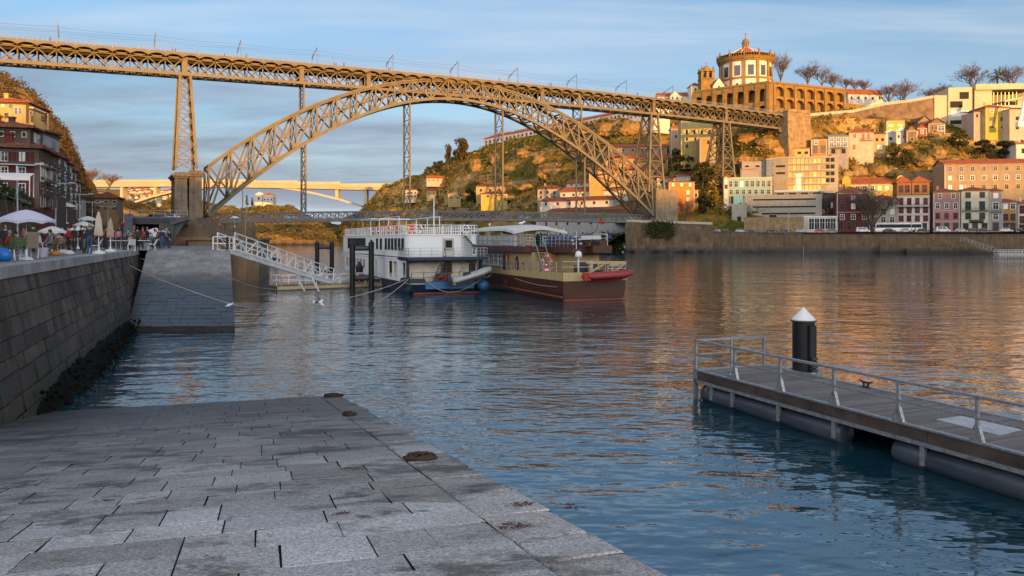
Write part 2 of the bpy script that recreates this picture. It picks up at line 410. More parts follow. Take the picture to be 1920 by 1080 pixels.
# ------------------------------------------------------------------ near ramp (real slabs with open joints)
RA = Vector((-5.74, 26.9, .05)); RV = Vector((-.30, .954, 0)).normalized(); RU = Vector((RV.y, -RV.x, 0))
RSL = .134
def rp(u, t, dz=0): return RA + RU * u - RV * t + Vector((0, 0, RSL * t + dz))   # u right of the edge line, t up the ramp
q = NT('ramp_slab'); b = q.b; b.inputs['Specular IOR Level'].default_value = .35
co = q.coord()
c = q.mix(q.ramp(q.noise(co, .35, 6, .6), [(.35, 0.), (.68, 1.)]), (.41, .375, .34), (.62, .59, .56))
c = q.mix(q.math('MULTIPLY', q.ramp(q.island(), [(.45, 0.), (.5, 1.), (.8, 1.), (.82, 0.)], 'LINEAR'), .32), c, (.34, .27, .22))
c = q.mix(1., c, q.ramp(q.math('FRACT', q.math('MULTIPLY', q.island(), 7.3)), [(0, .76), (1, 1.16)]), 'MULTIPLY')
c = q.mix(1., c, q.ramp(q.noise(co, 38, 4, .8), [(.36, .42), (.64, 1.5)]), 'MULTIPLY')
c = q.mix(1., c, q.ramp(q.noise(co, 14, 4, .7), [(.3, .8), (.7, 1.15)]), 'MULTIPLY')
st = q.ramp(q.noise(q.coord((1, 1.8, 1), (0, 0, rad(17))), .55, 7, .7), [(.51, 0.), (.61, 1.)])
c = q.mix(q.math('MULTIPLY', st, .78), c, (.075, .06, .048))
st2 = q.ramp(q.noise(q.coord((1, 1, 1), (0, 0, rad(17))), 1.3, 8, .75), [(.58, 0.), (.63, 1.)])
c = q.mix(q.math('MULTIPLY', st2, .7), c, (.05, .05, .052))
sp = q.ramp(q.noise(co, 5.5, 3, .6), [(.70, 0.), (.74, 1.)])
c = q.mix(q.math('MULTIPLY', sp, .7), c, (.06, .055, .05))
s = q.n('ShaderNodeSeparateXYZ'); q.l(co, s.inputs[0])
zz = q.math('ADD', s.outputs[2], q.math('MULTIPLY', q.math('SUBTRACT', q.noise(q.coord((.4, 1.2, 1), (0, 0, rad(17))), .8, 5), .5), 1.1))
wet = q.ramp(zz, [(.10, 1.), (.55, .85), (.97, .0)])
mud = q.n('ShaderNodeMapRange'); q.l(zz, mud.inputs[0]); mud.inputs[1].default_value = .6; mud.inputs[2].default_value = 2.75
c = q.mix(mud.outputs[0], q.mix(1., c, (.15, .115, .088), 'MULTIPLY'), c)
q.l(c, b.inputs['Base Color'])
q.l(q.ramp(mud.outputs[0], [(0., .42), (.35, .62), (1., .8)]), b.inputs['Roughness'])
hh = q.math('ADD', q.noise(co, 60, 3, .7), q.math('MULTIPLY', q.noise(co, 6, 4), 2.))
q.bump(hh, .6, .006)
SLAB = q.m
JOINT = mat('joint_earth', (.028, .026, .022), .95, .4, 3)
b = MB(); RR = random.Random(3)
def slab(b, u0, u1, t0, t1, gu=.007, gt=.004, jz=.006, ch=.004):
    dz = [RR.uniform(-jz, jz) for _ in range(4)]
    a = [(u0 + gu, t0 + gt), (u1 - gu, t0 + gt), (u1 - gu, t1 - gt), (u0 + gu, t1 - gt)]
    a = [(x + RR.uniform(-.006, .006), y + RR.uniform(-.005, .005)) for x, y in a]
    cu = sum(x for x, _ in a) / 4; ct = sum(y for _, y in a) / 4
    top = []
    for (x, y), z in zip(a, dz):
        top.append(rp(x + (ch if x < cu else -ch), y + (ch if y < ct else -ch), z))
    rim = [rp(x, y, z - ch) for (x, y), z in zip(a, dz)]; low = [rp(x, y, -.12) for x, y in a]
    n = len(b.v)
    for lp in (low, rim, top): b.v += [tuple(lp[i]) for i in (3, 2, 1, 0)]
    fs = [(n + 8, n + 9, n + 10, n + 11)]
    for k in (0, 4):
        for i in range(4): j = (i + 1) % 4; fs.append((n + k + i, n + k + j, n + k + 4 + j, n + k + 4 + i))
    b.f += fs; b.m += [0] + [1] * 4 + [0] * 4
t = -1.6
while t < 33:
    h = RR.choice((.5, .58, .66, .75, .85))
    u = -.67 - .02
    wall_u = -13.5 - .05 * t
    while u > wall_u:
        w_ = RR.choice((.6, .75, .9, 1.05, 1.25)) * RR.uniform(.9, 1.1)
        if t > 13: w_ *= .9
        slab(b, u - w_, u, t, t + h); u -= w_
    t += h
t = -1.9
while t < 33:
    h = RR.uniform(.55, 1.25); k = RR.uniform(-.05, .03)
    slab(b, -.685, k, t, t + h, .012, .016, .014, .018); t += h
JOINT = mat('joint_earth', (.028, .026, .022), .95, .4, 3)
setting(b.build('ramp', [SLAB, JOINT]))
b = MB()
b.hexa([rp(-15, 34, -6), rp(-.03, 34, -6), rp(-.03, -2.2, -2), rp(-15, -2.2, -2), rp(-15, 34, -.03), rp(-.03, 34, -.03), rp(-.03, -2.2, -.03), rp(-15, -2.2, -.03)])
setting(b.build('ramp', [JOINT]))

# ------------------------------------------------------------------ quay wall of squared blocks
QZ = 4.5
QD = Vector((-.339, .941, 0)); QN = Vector((.941, .339, 0))       # along the quay, out over the river
QB = Vector((-14.5, 24.8, 0))
def wp(s, z, out=0): return QB + QD * s + QN * (out - .21 * z) + Vector((0, 0, z))
WALLM = tidemat('quay_stone', (.105, .082, .066), .75, 2.3, (.020, .020, .012), .42, 22, 4, streak=.95)
q = thing('quay_wall', 'battered quay wall of dark squared granite blocks, streaked and mossy below, beside the stone ramps', 'wall', wp(0, 0))
L0 = wp(0, 0)
b = MB(); z = -.6
while z < 4.12:
    h = RR.choice((.42, .5, .55, .62))
    if z + h > 4.0: h = 4.14 - z
    s_ = -52
    while s_ < 48:
        w_ = RR.uniform(.45, 1.3); o_ = RR.uniform(-.02, .03) + (.13 if z < 1.2 else 0)
        g = .014
        f0 = [wp(s_ + g, z + g, o_), wp(s_ + w_ - g, z + g, o_), wp(s_ + w_ - g, z + h - g, o_ + RR.uniform(-.01, .01)), wp(s_ + g, z + h - g, o_)]
        bk = [p - QN * .3 for p in f0]
        b.hexa([bk[0] - L0, bk[1] - L0, f0[1] - L0, f0[0] - L0, bk[3] - L0, bk[2] - L0, f0[2] - L0, f0[3] - L0])
        s_ += w_
    z += h
b.build('blocks', WALLM, q)
b = MB(); b.hexa([wp(-52, -.7, -3) - L0, wp(-52, -.7, -.13) - L0, wp(48, -.7, -.13) - L0, wp(48, -.7, -3) - L0, wp(-52, 4.1, -3) - L0, wp(-52, 4.1, -.10) - L0, wp(48, 4.1, -.10) - L0, wp(48, 4.1, -3) - L0])
b.build('core', JOINT, q)
b = MB(); s_ = -52
while s_ < 48:
    w_ = RR.uniform(.8, 1.6); x0, x1 = s_ + .008, s_ + w_ - .008
    pt = lambda s2, z2, o2: wp(s2, 4.14, o2) * 1 + Vector((0, 0, z2 - 4.14)) - L0
    zt = QZ + RR.uniform(0, .02)
    b.hexa([pt(x0, 4.15, -.75), pt(x0, 4.15, .07), pt(x1, 4.15, .07), pt(x1, 4.15, -.75), pt(x0, zt, -.75), pt(x0, zt, .07), pt(x1, zt, .07), pt(x1, zt, -.75)])
    s_ += w_
b.build('coping', mat('coping_stone', (.34, .32, .30), .85, .3, .5, bump=.4, isl=.2, fine=20), q)
# black weed and rubble along its foot
b = MB(); RR = random.Random(5)
rows = []
for i in range(150):
    s_ = lerp(-1.5, 24.5, i / 149); wd = .35 + .75 * min(1, max(0, (s_ + 1) / 5)) * (1 - s_ / 45); row = []
    for j in range(15):
        u_ = j / 14; p = wp(s_, lerp(1.05, -.25, u_ ** .8), 0) * 1; p += QN * (wd * u_ - .05); d_ = NZ.fractal(p * 2.2, 1, 2, 4) * .10 * (.3 + u_); p.z += d_; p += QN * d_; row.append(p)
    rows.append(row)
b.grid(rows)
for _ in range(260):
    s_ = RR.uniform(-1, 24.5); k = RR.random()
    lim = .2 + .75 * min(1, max(0, (s_ + 1) / 5)) * (1 - s_ / 40)
    p = wp(s_, 0, RR.uniform(-.05, 1) * lim + .1); p.z = max(-.1, (1 - k) * .9 * (1 - (p - wp(s_, 0)).length / 1.9)) - .05
    r_ = RR.uniform(.03, .10); n0 = [Vector((RR.gauss(0, 1), RR.gauss(0, 1), RR.gauss(0, .7))).normalized() * r_ for _ in range(6)]
    pr = [(r_ * .2, -r_ * .8), (r_, -r_ * .2), (r_ * .8, r_ * .4), (r_ * .1, r_ * .75)]
    b.lathe([(a_ * RR.uniform(.7, 1.3), z_) for a_, z_ in pr], p, 6, 0, RR.uniform(.7, 1.3), RR.uniform(.7, 1.3), RR.uniform(0, 3))
o = b.build('seaweed', mat('wet_weed', (.009, .009, .007), .9, .5, 5, spec=.08, bump=.9, bscale=14, bdist=.04), smooth=True); setting(o, 'stuff')

# ------------------------------------------------------------------ far ramp and quay pavement
q = NT('far_ramp_stone'); bb = q.b; co = q.coord(); bb.inputs['Specular IOR Level'].default_value = .4
c = q.mix(q.ramp(q.noise(co, .5, 6), [(.3, 0.), (.7, 1.)]), (.20, .185, .175), (.31, .295, .285))
c = q.mix(1., c, q.ramp(q.island(), [(0, .82), (1, 1.15)]), 'MULTIPLY')
s = q.n('ShaderNodeSeparateXYZ'); q.l(co, s.inputs[0])
zz = q.math('ADD', s.outputs[2], q.math('MULTIPLY', q.math('SUBTRACT', q.noise(q.coord((.5, 1.5, 1)), .9, 5), .5), .9))
mr = q.n('ShaderNodeMapRange'); q.l(zz, mr.inputs[0]); mr.inputs[1].default_value = 1.1; mr.inputs[2].default_value = 3.2
k = q.mix(q.ramp(mr.outputs[0], [(0., 0.), (.55, .12), (.8, .5), (1., 1.)]), (.035, .033, .028), c); q.l(k, bb.inputs['Base Color'])
q.l(q.ramp(mr.outputs[0], [(0., .28), (.5, .4), (1., .8)]), bb.inputs['Roughness']); q.bump(q.noise(co, 9, 4), .4, .03)
FB0, FB1, FT0, FT1 = Vector((-22.2, 46.2, .28)), Vector((-16.0, 46.2, .28)), Vector((-27.6, 60.5, QZ)), Vector((-21.3, 60.5, QZ))
b = MB(); nr = 26
for i in range(nr):
    a0, a1 = FB0.lerp(FT0, (i + .03) / nr), FB0.lerp(FT0, (i + .97) / nr); c0, c1 = FB1.lerp(FT1, (i + .03) / nr), FB1.lerp(FT1, (i + .97) / nr)
    x = 0.0
    while x < 1:
        x1 = min(1, x + RR.uniform(.08, .2)); e = .002
        pts = [a0.lerp(c0, x + e), a0.lerp(c0, x1 - e), a1.lerp(c1, x1 - e), a1.lerp(c1, x + e)]
        dz = Vector((0, 0, RR.uniform(-.012, .012)))
        pts = [p + dz for p in pts]; b.hexa([p - Vector((0, 0, .2)) for p in pts] + pts); x = x1
setting(b.build('ramp', q.m))
b = MB(); dn = Vector((0, 0, -3.5)); k = Vector((0, 0, -.05))
b.hexa([FB0 + dn, FB1 + dn, FT1 + dn * 1.9, FT0 + dn * 1.9, FB0 + k, FB1 + k, FT1 + k, FT0 + k])
setting(b.build('ramp', mat('ramp_side', (.05, .045, .035), .6, .4, .8)))
def quay_edge(D): return wp((D - 24.8) / .941, QZ, -.65).x if D < 61 else lerp(-22.2, -84, (D - 61) / 170)
def terrace(D): return -38.4 - 33 * (D - 60) / 70
PAVE = mat('quay_paving', (.19, .18, .17), .8, .25, .4, bump=.3, bscale=4)
b = MB(); ds = [-60, -20, 4, 20, 40, 60.6, 61, 80, 110, 150, 200, 236]
b.grid([[(terrace(D) - 6, D, QZ), (quay_edge(D), D, QZ)] for D in ds]); 
b.grid([[(quay_edge(D), D, QZ), (quay_edge(D) + .4, D, -2)] for D in ds if D > 60.9])
b.face([(-420, -60, 4.3), (-20, -60, 4.3), (-20, 4, 4.3), (-30, 45, 4.3), (-60, 100, 4.3), (-420, 100, 4.3)])
setting(b.build('pavement', PAVE))
# ------------------------------------------------------------------ the iron arch bridge
def bD(px): return 85500 / (378 - .09722 * px)
_a, _b = Vector((PX(0, bD(0)), bD(0))), Vector((PX(1440, bD(1440)), bD(1440)))
BU = (_b - _a).normalized(); BN = Vector((-BU.y, BU.x)); BO = _a; BRZ = math.atan2(BU.y, BU.x)
def bs(px, py, t=0.0):                   # photo pixel on the bridge's plane t metres behind its front face -> (s, z)
    k = (px - 960) / F; D = (BO.dot(BN) + t) / (k * BN.x + BN.y)
    p = Vector((k * D, D)) - BO
    return p.dot(BU), PZ(py, D)
def bw(s, t, z): p = BO + BU * s + BN * t; return Vector((p.x, p.y, z))
LOWSHADE = mat('lower_deck_shade', (.16, .15, .14), .6, .25, .4, streak=.4)  # bridge paint greyed to carry the shade on the lower deck
SHADE = mat('painted_shade', (.022, .018, .014), .85, .3, .5)  # near-black colour stands for the shade under the upper deck
BR = thing('arch_bridge', 'iron lattice arch bridge with two decks spanning the whole river', 'bridge', (BO.x, BO.y, 0), BRZ)
dk = np.polyfit(*zip(*[bs(x, y, 0) for x, y in ((0, 71), (160, 84.5), (480, 111.5), (720, 132.5), (960, 155.5), (1200, 181), (1440, 211), (1467, 214.5))]), 3)
def dz(s): return float(np.polyval(dk, s))
SEND = bs(1467, 214, 0)[0]; SBEG = -34.0
FT = 1.1                                  # the trusses stand back under the overhanging walkways
HB = 6.7
tops = [(378, 320), (420, 290), (480, 250), (567, 207), (605, 190), (650, 174), (692, 163.5), (737, 155), (785, 150.5), (830, 149), (880, 152.5), (920, 160), (960, 172), (1005, 190), (1065, 218), (1100, 241), (1132, 263), (1165, 290), (1195, 317), (1225, 345)]
bots = [(392, 404), (437, 367), (480, 332), (520, 303), (565, 272), (610, 246), (655, 225), (705, 207), (755, 195), (795, 187.5), (830, 185), (867, 186), (905, 192.5), (960, 210), (1005, 230), (1067, 267), (1110, 301), (1145, 328), (1180, 357), (1205, 382), (1225, 405)]
def hw(z): return 3.0 + 4.2 * max(0, 62 - z) / 50
def fit(pts):
    out = []
    for x, y in pts:
        s, z = bs(x, y, 0)
        for _ in range(4): s, z = bs(x, y, 4 - hw(z))
        out.append((s, z))
    return out
tp, bp_ = fit(tops), fit(bots)
kt = np.polyfit(*zip(*tp), 6); kb = np.polyfit(*zip(*bp_), 6)
def az(k, s): return float(np.polyval(k, s))
S0, S1 = max(tp[0][0], bp_[0][0]), min(tp[-1][0], bp_[-1][0])
# upper deck
b = MB(); st = [lerp(SBEG, SEND, i / 40) for i in range(41)]
for s0, s1 in zip(st, st[1:]):
    a, c = dz(s0), dz(s1)
    b.hexa([(s0, -.6, a - .5), (s1, -.6, c - .5), (s1, 8.6, c - .5), (s0, 8.6, a - .5), (s0, -.6, a), (s1, -.6, c), (s1, 8.6, c), (s0, 8.6, a)])
b.build('upper_deck', mat('deck_slab', (.34, .28, .2), .8, .2, .3), BR)
PAN = 4.86
piers = [bs(347, 150)[0], bs(567, 155)[0], bs(693, 160)[0], bs(1017, 190, 1)[0], bs(1087, 204, 1)[0], bs(1226, 218, 1)[0], bs(1362, 230, 1)[0]]
NP = int((SEND - SBEG) / PAN); ns = [SEND - PAN * (NP - i) for i in range(NP + 1)]
b = MB()                                   # scalloped fascia and the little vaults between the brackets
for s0, s1 in zip(ns, ns[1:]):
    arc = []
    for i in range(9):
        u = i / 8; arc.append((lerp(s0 + .12, s1 - .12, u), lerp(dz(s0), dz(s1), u) - .62 - .75 * (abs(2 * u - 1) ** 2.4)))
    for (xa, za), (xb, zb) in zip(arc, arc[1:]):
        b.hexa([(xa, -.75, za), (xb, -.75, zb), (xb, -.6, zb), (xa, -.6, za), (xa, -.75, dz(xa) + .12), (xb, -.75, dz(xb) + .12), (xb, -.6, dz(xb) + .12), (xa, -.6, dz(xa) + .12)])
        b.face([(xa, -.6, za), (xb, -.6, zb), (xb, FT - .2, zb - .1), (xa, FT - .2, za - .1)], 1)
    b.prism([(-.7, dz(s0) - .4), (FT, dz(s0) - .4), (FT, dz(s0) - 2.9), (-.7, dz(s0) - 1.3)], (s0 - .09, 0, 0), (0, 1, 0), (0, 0, 1), (.18, 0, 0))
for s0, s1 in zip(ns, ns[1:]):             # lens-shaped strips added to stand for lit vault undersides
    m_ = [(lerp(s0, s1, .16 + .68 * i / 8), lerp(dz(s0), dz(s1), .5) - 1.25 - .45 * math.sin(math.pi * i / 8)) for i in range(9)]
    b.prism(m_ + [(m_[-1][0], m_[-1][1] + .12), (m_[0][0], m_[0][1] + .12)], (0, FT - .55, 0), (1, 0, 0), (0, 0, 1), (0, .12, 0))
b.build('fascia', [IRON, IRON2], BR)
for t in (FT + .8, 8 - FT - .8):  # dark plates added behind the truss to hold the cavity's painted shade
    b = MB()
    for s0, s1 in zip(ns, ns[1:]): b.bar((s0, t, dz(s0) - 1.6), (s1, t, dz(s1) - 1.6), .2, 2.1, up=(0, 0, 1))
    b.build('shade_stringer', SHADE, BR)
def truss(b, t, xw):
    for s0, s1 in zip(ns, ns[1:]):
        a0, a1 = dz(s0), dz(s1); za, zb = a0 - 1.7, a1 - 1.7; ya, yb = a0 - HB, a1 - HB
        b.bar((s0, t, za), (s1, t, zb), .35, .3, up=(0, 0, 1)); b.bar((s0, t, ya + .45), (s1, t, yb + .45), .7, .9, up=(0, 0, 1))
        b.bar((s0, t, a0 - .6), (s0, t, ya), .3); b.bar((s0, t, za), (s1, t, yb + .5), xw, .3); b.bar((s0, t + .3, ya + .5), (s1, t + .3, zb), xw, .3)
for t in (FT, 8 - FT):
    b = MB(); truss(b, t, .44)
    for p in piers: b.box(p - .75, p + .75, t - .3, t + .3, dz(p) - HB, dz(p) - .6)
    b.build('deck_truss', IRON, BR)
b = MB()                                   # floor below: cross girders and wind bracing between the trusses
for s0, s1 in zip(ns, ns[1:]):
    z0, z1 = dz(s0) - HB + .3, dz(s1) - HB + .3
    b.bar((s0, FT, z0), (s0, 8 - FT, z0), .35, .5); b.bar((s0, FT, z0), (s1, 8 - FT, z1), .25); b.bar((s0, 8 - FT, z0), (s1, FT, z1), .25)
    b.bar((s0, FT, z0 + 4.4), (s0, 8 - FT, z0 + 4.4), .35, .9); b.bar((s0, FT, z0), (s0, 8 - FT, z0 + 4.2), .2)
b.build('floor_bracing', IRON2, BR)
RAIL = plain('railing_paint', (.22, .27, .31), .6)
for t in (-.55, 8.55):
    b = MB(); i = 0; s = SBEG
    while s < SEND:
        b.bar((s, t, dz(s)), (s, t, dz(s) + 1.15), .09); s += 1.2
    for s0, s1 in zip(ns, ns[1:]):
        for h in (.55, .85, 1.15): b.bar((s0, t, dz(s0) + h), (s1, t, dz(s1) + h), .05 if h < 1 else .09)
    b.build('railing', RAIL, BR)
# the arch: two inclined lattice ribs
NA = 25; sa = [lerp(S0, S1, i / NA) for i in range(NA + 1)]
def rib(sgn):
    b = MB()
    tt = lambda z: 4 + sgn * hw(z)
    def q(k, s, o=0): z = az(k, s); return Vector((s, tt(z) + o, z))
    fine = [lerp(S0, S1, i / (2 * NA)) for i in range(2 * NA + 1)]
    for s0, s1 in zip(fine, fine[1:]):
        b.bar(q(kt, s0), q(kt, s1), .9, .6, up=(0, 0, 1)); b.bar(q(kb, s0), q(kb, s1), 1.0, .95, up=(0, 0, 1))
        b.bar(q(kt, s0) - Vector((0, 0, .65)), q(kt, s1) - Vector((0, 0, .65)), .35, .5, up=(0, 0, 1))
    for i, s in enumerate(sa):
        b.bar(q(kt, s), q(kb, s), .55, .45, up=(0, 1, 0))
        if i < NA:
            s1 = sa[i + 1]
            b.bar(q(kt, s), q(kb, s1), .58, .3, up=(0, 1, 0)); b.bar(q(kb, s, .35), q(kt, s1, .35), .58, .3, up=(0, 1, 0))
    mid = lambda s: (q(kt, s) + q(kb, s)) / 2
    for s0, s1 in zip(sa, sa[1:]):
        b.bar(mid(s0), mid(s1), .4, .3)
    b.build('arch_rib', IRON, BR)
rib(-1); rib(1)
b = MB()
for k in (kt, kb):
    for i, s in enumerate(sa):
        z = az(k, s); h = hw(z) ; b.bar((s, 4 - h, z), (s, 4 + h, z), .4, .5)
        if i < NA:
            z1 = az(k, sa[i + 1]); h1 = hw(z1)
            b.bar((s, 4 - h, z), (sa[i + 1], 4 + h1, z1), .35); b.bar((s, 4 + h, z), (sa[i + 1], 4 - h1, z1), .35)
for s in sa:
    z0, z1 = az(kb, s), az(kt, s)
    b.bar((s, 4 - hw(z0), z0), (s, 4 + hw(z1), z1), .22); b.bar((s, 4 + hw(z0), z0), (s, 4 - hw(z1), z1), .22)
b.build('arch_bracing', IRON2, BR)
# lattice towers and hangers: four legs laced on every face
def tower(sa_, za, wa, ta, sb, zb, wb, tb, leg=.42, lace=.16, nx=None, name='tower'):
    b = MB()
    def c(k, i):                           # corner i at height fraction k (0 foot, 1 head)
        s = lerp(sa_, sb, k); w_ = lerp(wa, wb, k) / 2; t0, t1 = lerp(ta[0], tb[0], k), lerp(ta[1], tb[1], k)
        return Vector((s + (-w_, w_, w_, -w_)[i], (t0, t0, t1, t1)[i], lerp(za, zb, k)))
    for i in range(4): b.bar(c(0, i), c(1, i), leg, leg)
    H = zb - za; n = nx or max(2, round(H / (max(wa, wb) * 1.35)))
    for j in range(n):
        for i in range(4):
            i2 = (i + 1) % 4; u, v = j / n, (j + 1) / n
            b.bar(c(u, i), c(v, i2), lace); b.bar(c(u, i2), c(v, i), lace); b.bar(c(v, i), c(v, i2), lace * 1.1)
    b.build(name, IRON, BR)
def at(px, py, t): return bs(px, py, t)
s_, z_ = at(347.5, 147, 1); f_, g_ = at(349, 315, -1)
tower(f_, g_, 6.0, (-1.5, 9.5), s_, dz(s_) - HB, 3.0, (FT, 8 - FT), .8, .2, 8)
LZ = lambda px, y: bs(px, y, 1)
ltop = np.polyfit(*zip(*[bs(x, y, .5) for x, y in ((390, 400), (480, 397.5), (700, 396.5), (960, 396.6), (1100, 399), (1222, 403.5))]), 2)
lbot = np.polyfit(*zip(*[bs(x, y, .5) for x, y in ((390, 419), (480, 417), (700, 414.8), (960, 414.6), (1100, 416), (1222, 419))]), 2)
def hanger(px, top, bot, name, n):
    s_ = at(px, 250, .9)[0]; zt_, zb_ = top(s_), bot(s_); b = MB()
    for t in (.9, 7.1): b.bar((s_, t, zb_), (s_, t, zt_), .55, .55, up=(0, 1, 0))
    for j in range(n):
        u, v = lerp(zb_, zt_, j / n), lerp(zb_, zt_, (j + 1) / n)
        b.bar((s_, .9, u), (s_, 7.1, v), .16, .2); b.bar((s_, 7.1, u), (s_, .9, v), .16, .2); b.bar((s_, .9, v), (s_, 7.1, v), .22)
    b.build(name, IRON, BR)
for px, n in ((573, 5), (768.5, 6), (942.5, 6), (1096, 4)): hanger(px, lambda s: az(kb, s) + .3, lambda s: az(ltop, s) - .3, 'hanger', n)
hanger(570, lambda s: dz(s) - HB, lambda s: az(kt, s) - .3, 'column', 3); hanger(1090, lambda s: dz(s) - HB, lambda s: az(kt, s) - .3, 'column', 2)
for (x0, y0, wf), (x1, y1, wt_) in (((1224, 352, 8.0), (1227, 222, 3.4)), ((1359, 335, 7.2), (1362, 234, 3.4))):
    f_, g_ = at(x0, y0, 0); s_ = at(x1, y1, FT)[0]
    tower(f_, g_ - 2, wf, (-2.5, 10.5), s_, dz(s_) - HB, wt_, (FT, 8 - FT), .7, .26, 5)
# lower roadway hung from the arch
sl0, sl1 = at(392, 410, .5)[0], at(1224, 410, .5)[0]
b = MB(); n = 60; st = [lerp(sl0, sl1, i / n) for i in range(n + 1)]
for s0, s1 in zip(st, st[1:]):
    b.hexa([(s0, .9, az(lbot, s0)), (s1, .9, az(lbot, s1)), (s1, 7.1, az(lbot, s1)), (s0, 7.1, az(lbot, s0)), (s0, .9, az(lbot, s0) + .9), (s1, .9, az(lbot, s1) + .9), (s1, 7.1, az(lbot, s1) + .9), (s0, 7.1, az(lbot, s0) + .9)])
b.build('lower_deck', LOWSHADE, BR)
for t in (.5, 7.5):
    b = MB()
    for s0, s1 in zip(st, st[1:]):
        a0, a1, c0, c1 = az(lbot, s0), az(lbot, s1), az(ltop, s0), az(ltop, s1)
        b.bar((s0, t, a0 + .55), (s1, t, a1 + .55), .4, 1.1, up=(0, 0, 1)); b.bar((s0, t, c0 - .15), (s1, t, c1 - .15), .45, .35, up=(0, 0, 1))
        for u, v in ((0, 1),):
            sa_, sb = lerp(s0, s1, u), lerp(s0, s1, v); la, lb, ua, ub = lerp(a0, a1, u) + 1, lerp(a0, a1, v) + 1, lerp(c0, c1, u) - .2, lerp(c0, c1, v) - .2
            b.bar((sa_, t, la), (sb, t, ub), .2); b.bar((sa_, t + .1, ua), (sb, t + .1, lb), .2)
        b.bar((s0, t, a0), (s0, t, c0), .26)
    b.build('lower_truss', LOWSHADE, BR)
# catenary portals and wires over the tracks
masts = [(108, 46), (292, 63), (452, 77), (595, 90), (737, 103.5), (859, 116.5), (971, 130), (1081.5, 143.5), (1174.5, 155), (1262, 167)]
CAT = plain('catenary_steel', (.14, .15, .16), .6, .3)
mw = []
for x, y in masts:
    s_, z_ = at(x, y, .2); d_ = dz(s_); mw.append((s_, d_)); b = MB()
    b.bar((s_, .2, d_), (s_, .2, d_ + 6.1), .17); b.bar((s_, 7.8, d_), (s_, 7.8, d_ + 4.2), .17); b.bar((s_, .2, d_ + 5.9), (s_, 7.8, d_ + 4.1), .14); b.bar((s_, 5.2, d_ + 4.6), (s_, 7.8, d_ + 3.0), .12)
    b.build('catenary_mast', CAT, BR)
mw = [(mw[0][0] - 40, dz(mw[0][0] - 40))] + mw + [(SEND + 8, dz(SEND))]
b = MB()
for (s0, d0), (s1, d1) in zip(mw, mw[1:]):
    for t, h, sag in ((2.4, 5.2, .5), (5.6, 4.4, .5), (2.4, 4.0, .1)):
        b.tube([(lerp(s0, s1, u / 6), t, lerp(d0, d1, u / 6) + h - sag * 4 * (u / 6) * (1 - u / 6)) for u in range(7)], .035, 3)
b.build('wires', CAT, BR)
# masonry: the two-part pier on the near bank, the springing block on the far one
PIER = tidemat('pier_masonry', (.26, .20, .13), -3, -1, isl=.1, bs=1.5, wet=False, streak=.6)
def masonry(s0, s1, t0, t1, z0, z1, name='stone_pier', cornice=True, bat=.35):
    b = MB(); n = max(2, round((z1 - z0) / 1.1))
    for i in range(n):
        za, zb = lerp(z0, z1, i / n), lerp(z0, z1, (i + 1) / n) - .05; k = bat * (1 - i / n); j = .04 * (i % 2)
        b.box(s0 - k - j, s1 + k + j, t0 - k - j, t1 + k + j, za, zb); b.box(s0 - k + .05, s1 + k - .05, t0 - k + .05, t1 + k - .05, zb - .01, zb + .06)
    if cornice:
        b.box(s0 - .5, s1 + .5, t0 - .5, t1 + .5, z1 + .02, z1 + .6); b.box(s0 - .9, s1 + .9, t0 - .9, t1 + .9, z1 + .62, z1 + 1.2)
        b.hexa([(s0 - .5, t0 - .5, z1 + 1.22), (s1 + .5, t0 - .5, z1 + 1.22), (s1 + .5, t1 + .5, z1 + 1.22), (s0 - .5, t1 + .5, z1 + 1.22), (s0 + .2, t0 + .2, z1 + 1.9), (s1 - .2, t0 + .2, z1 + 1.9), (s1 - .2, t1 - .2, z1 + 1.9), (s0 + .2, t1 - .2, z1 + 1.9)])
    b.build(name, PIER, BR)
s0, z0 = at(328, 330, -3); s1 = at(352, 330, -3)[0]; s2, s3 = at(354, 330, -1.5)[0], at(378, 330, -1.5)[0]
masonry(s0, s1 - .2, -3, 11, 2, z0 - .6); masonry(s2 + .2, s3, -1.5, 9.5, 2, z0 + .2)
s0, z0 = at(1229, 348, -3); s1 = at(1258, 348, -3)[0]
masonry(s0, s1 + 3, -3.5, 12, 2, z0 - 1.5, 'springing_block', False, .2)
s0, s1 = at(383, 410, -2)[0], at(398, 410, -2)[0]
masonry(s0, s1, -3, 11, -2, 11.2, 'springing_block', False, .3)
# abutment where the upper deck lands on the far hill
b = MB(); s0 = SEND + .05; s1 = s0 + 14; z1 = dz(SEND) + .9; z0 = 40
for i in range(20):
    za, zb = lerp(z0, z1, i / 20), lerp(z0, z1, (i + 1) / 20) - .06; k = .9 * (1 - i / 20) + .05 * (i % 2)
    b.box(s0, s1 + k, -3 - k, 12, za, zb); b.box(s0 + .05, s1 + k - .06, -2.94 - k, 11.9, zb - .01, zb + .07)
b.box(s0 - .3, s1 + .4, -3.4, 12.3, z1, z1 + .5); b.box(s0, s1, -3.1, -2.5, z1 + .52, z1 + 1.4)
b.build('abutment', GRANITE, BR)
b = MB()
for _ in (0,):                             # bearings under the deck's first panel
    b.box(s0 - 1.4, s0 + .05, FT - .5, 8 - FT + .5, dz(SEND) - HB - 1.2, dz(SEND) - HB - .05)
b.build('bearing', IRON2, BR)

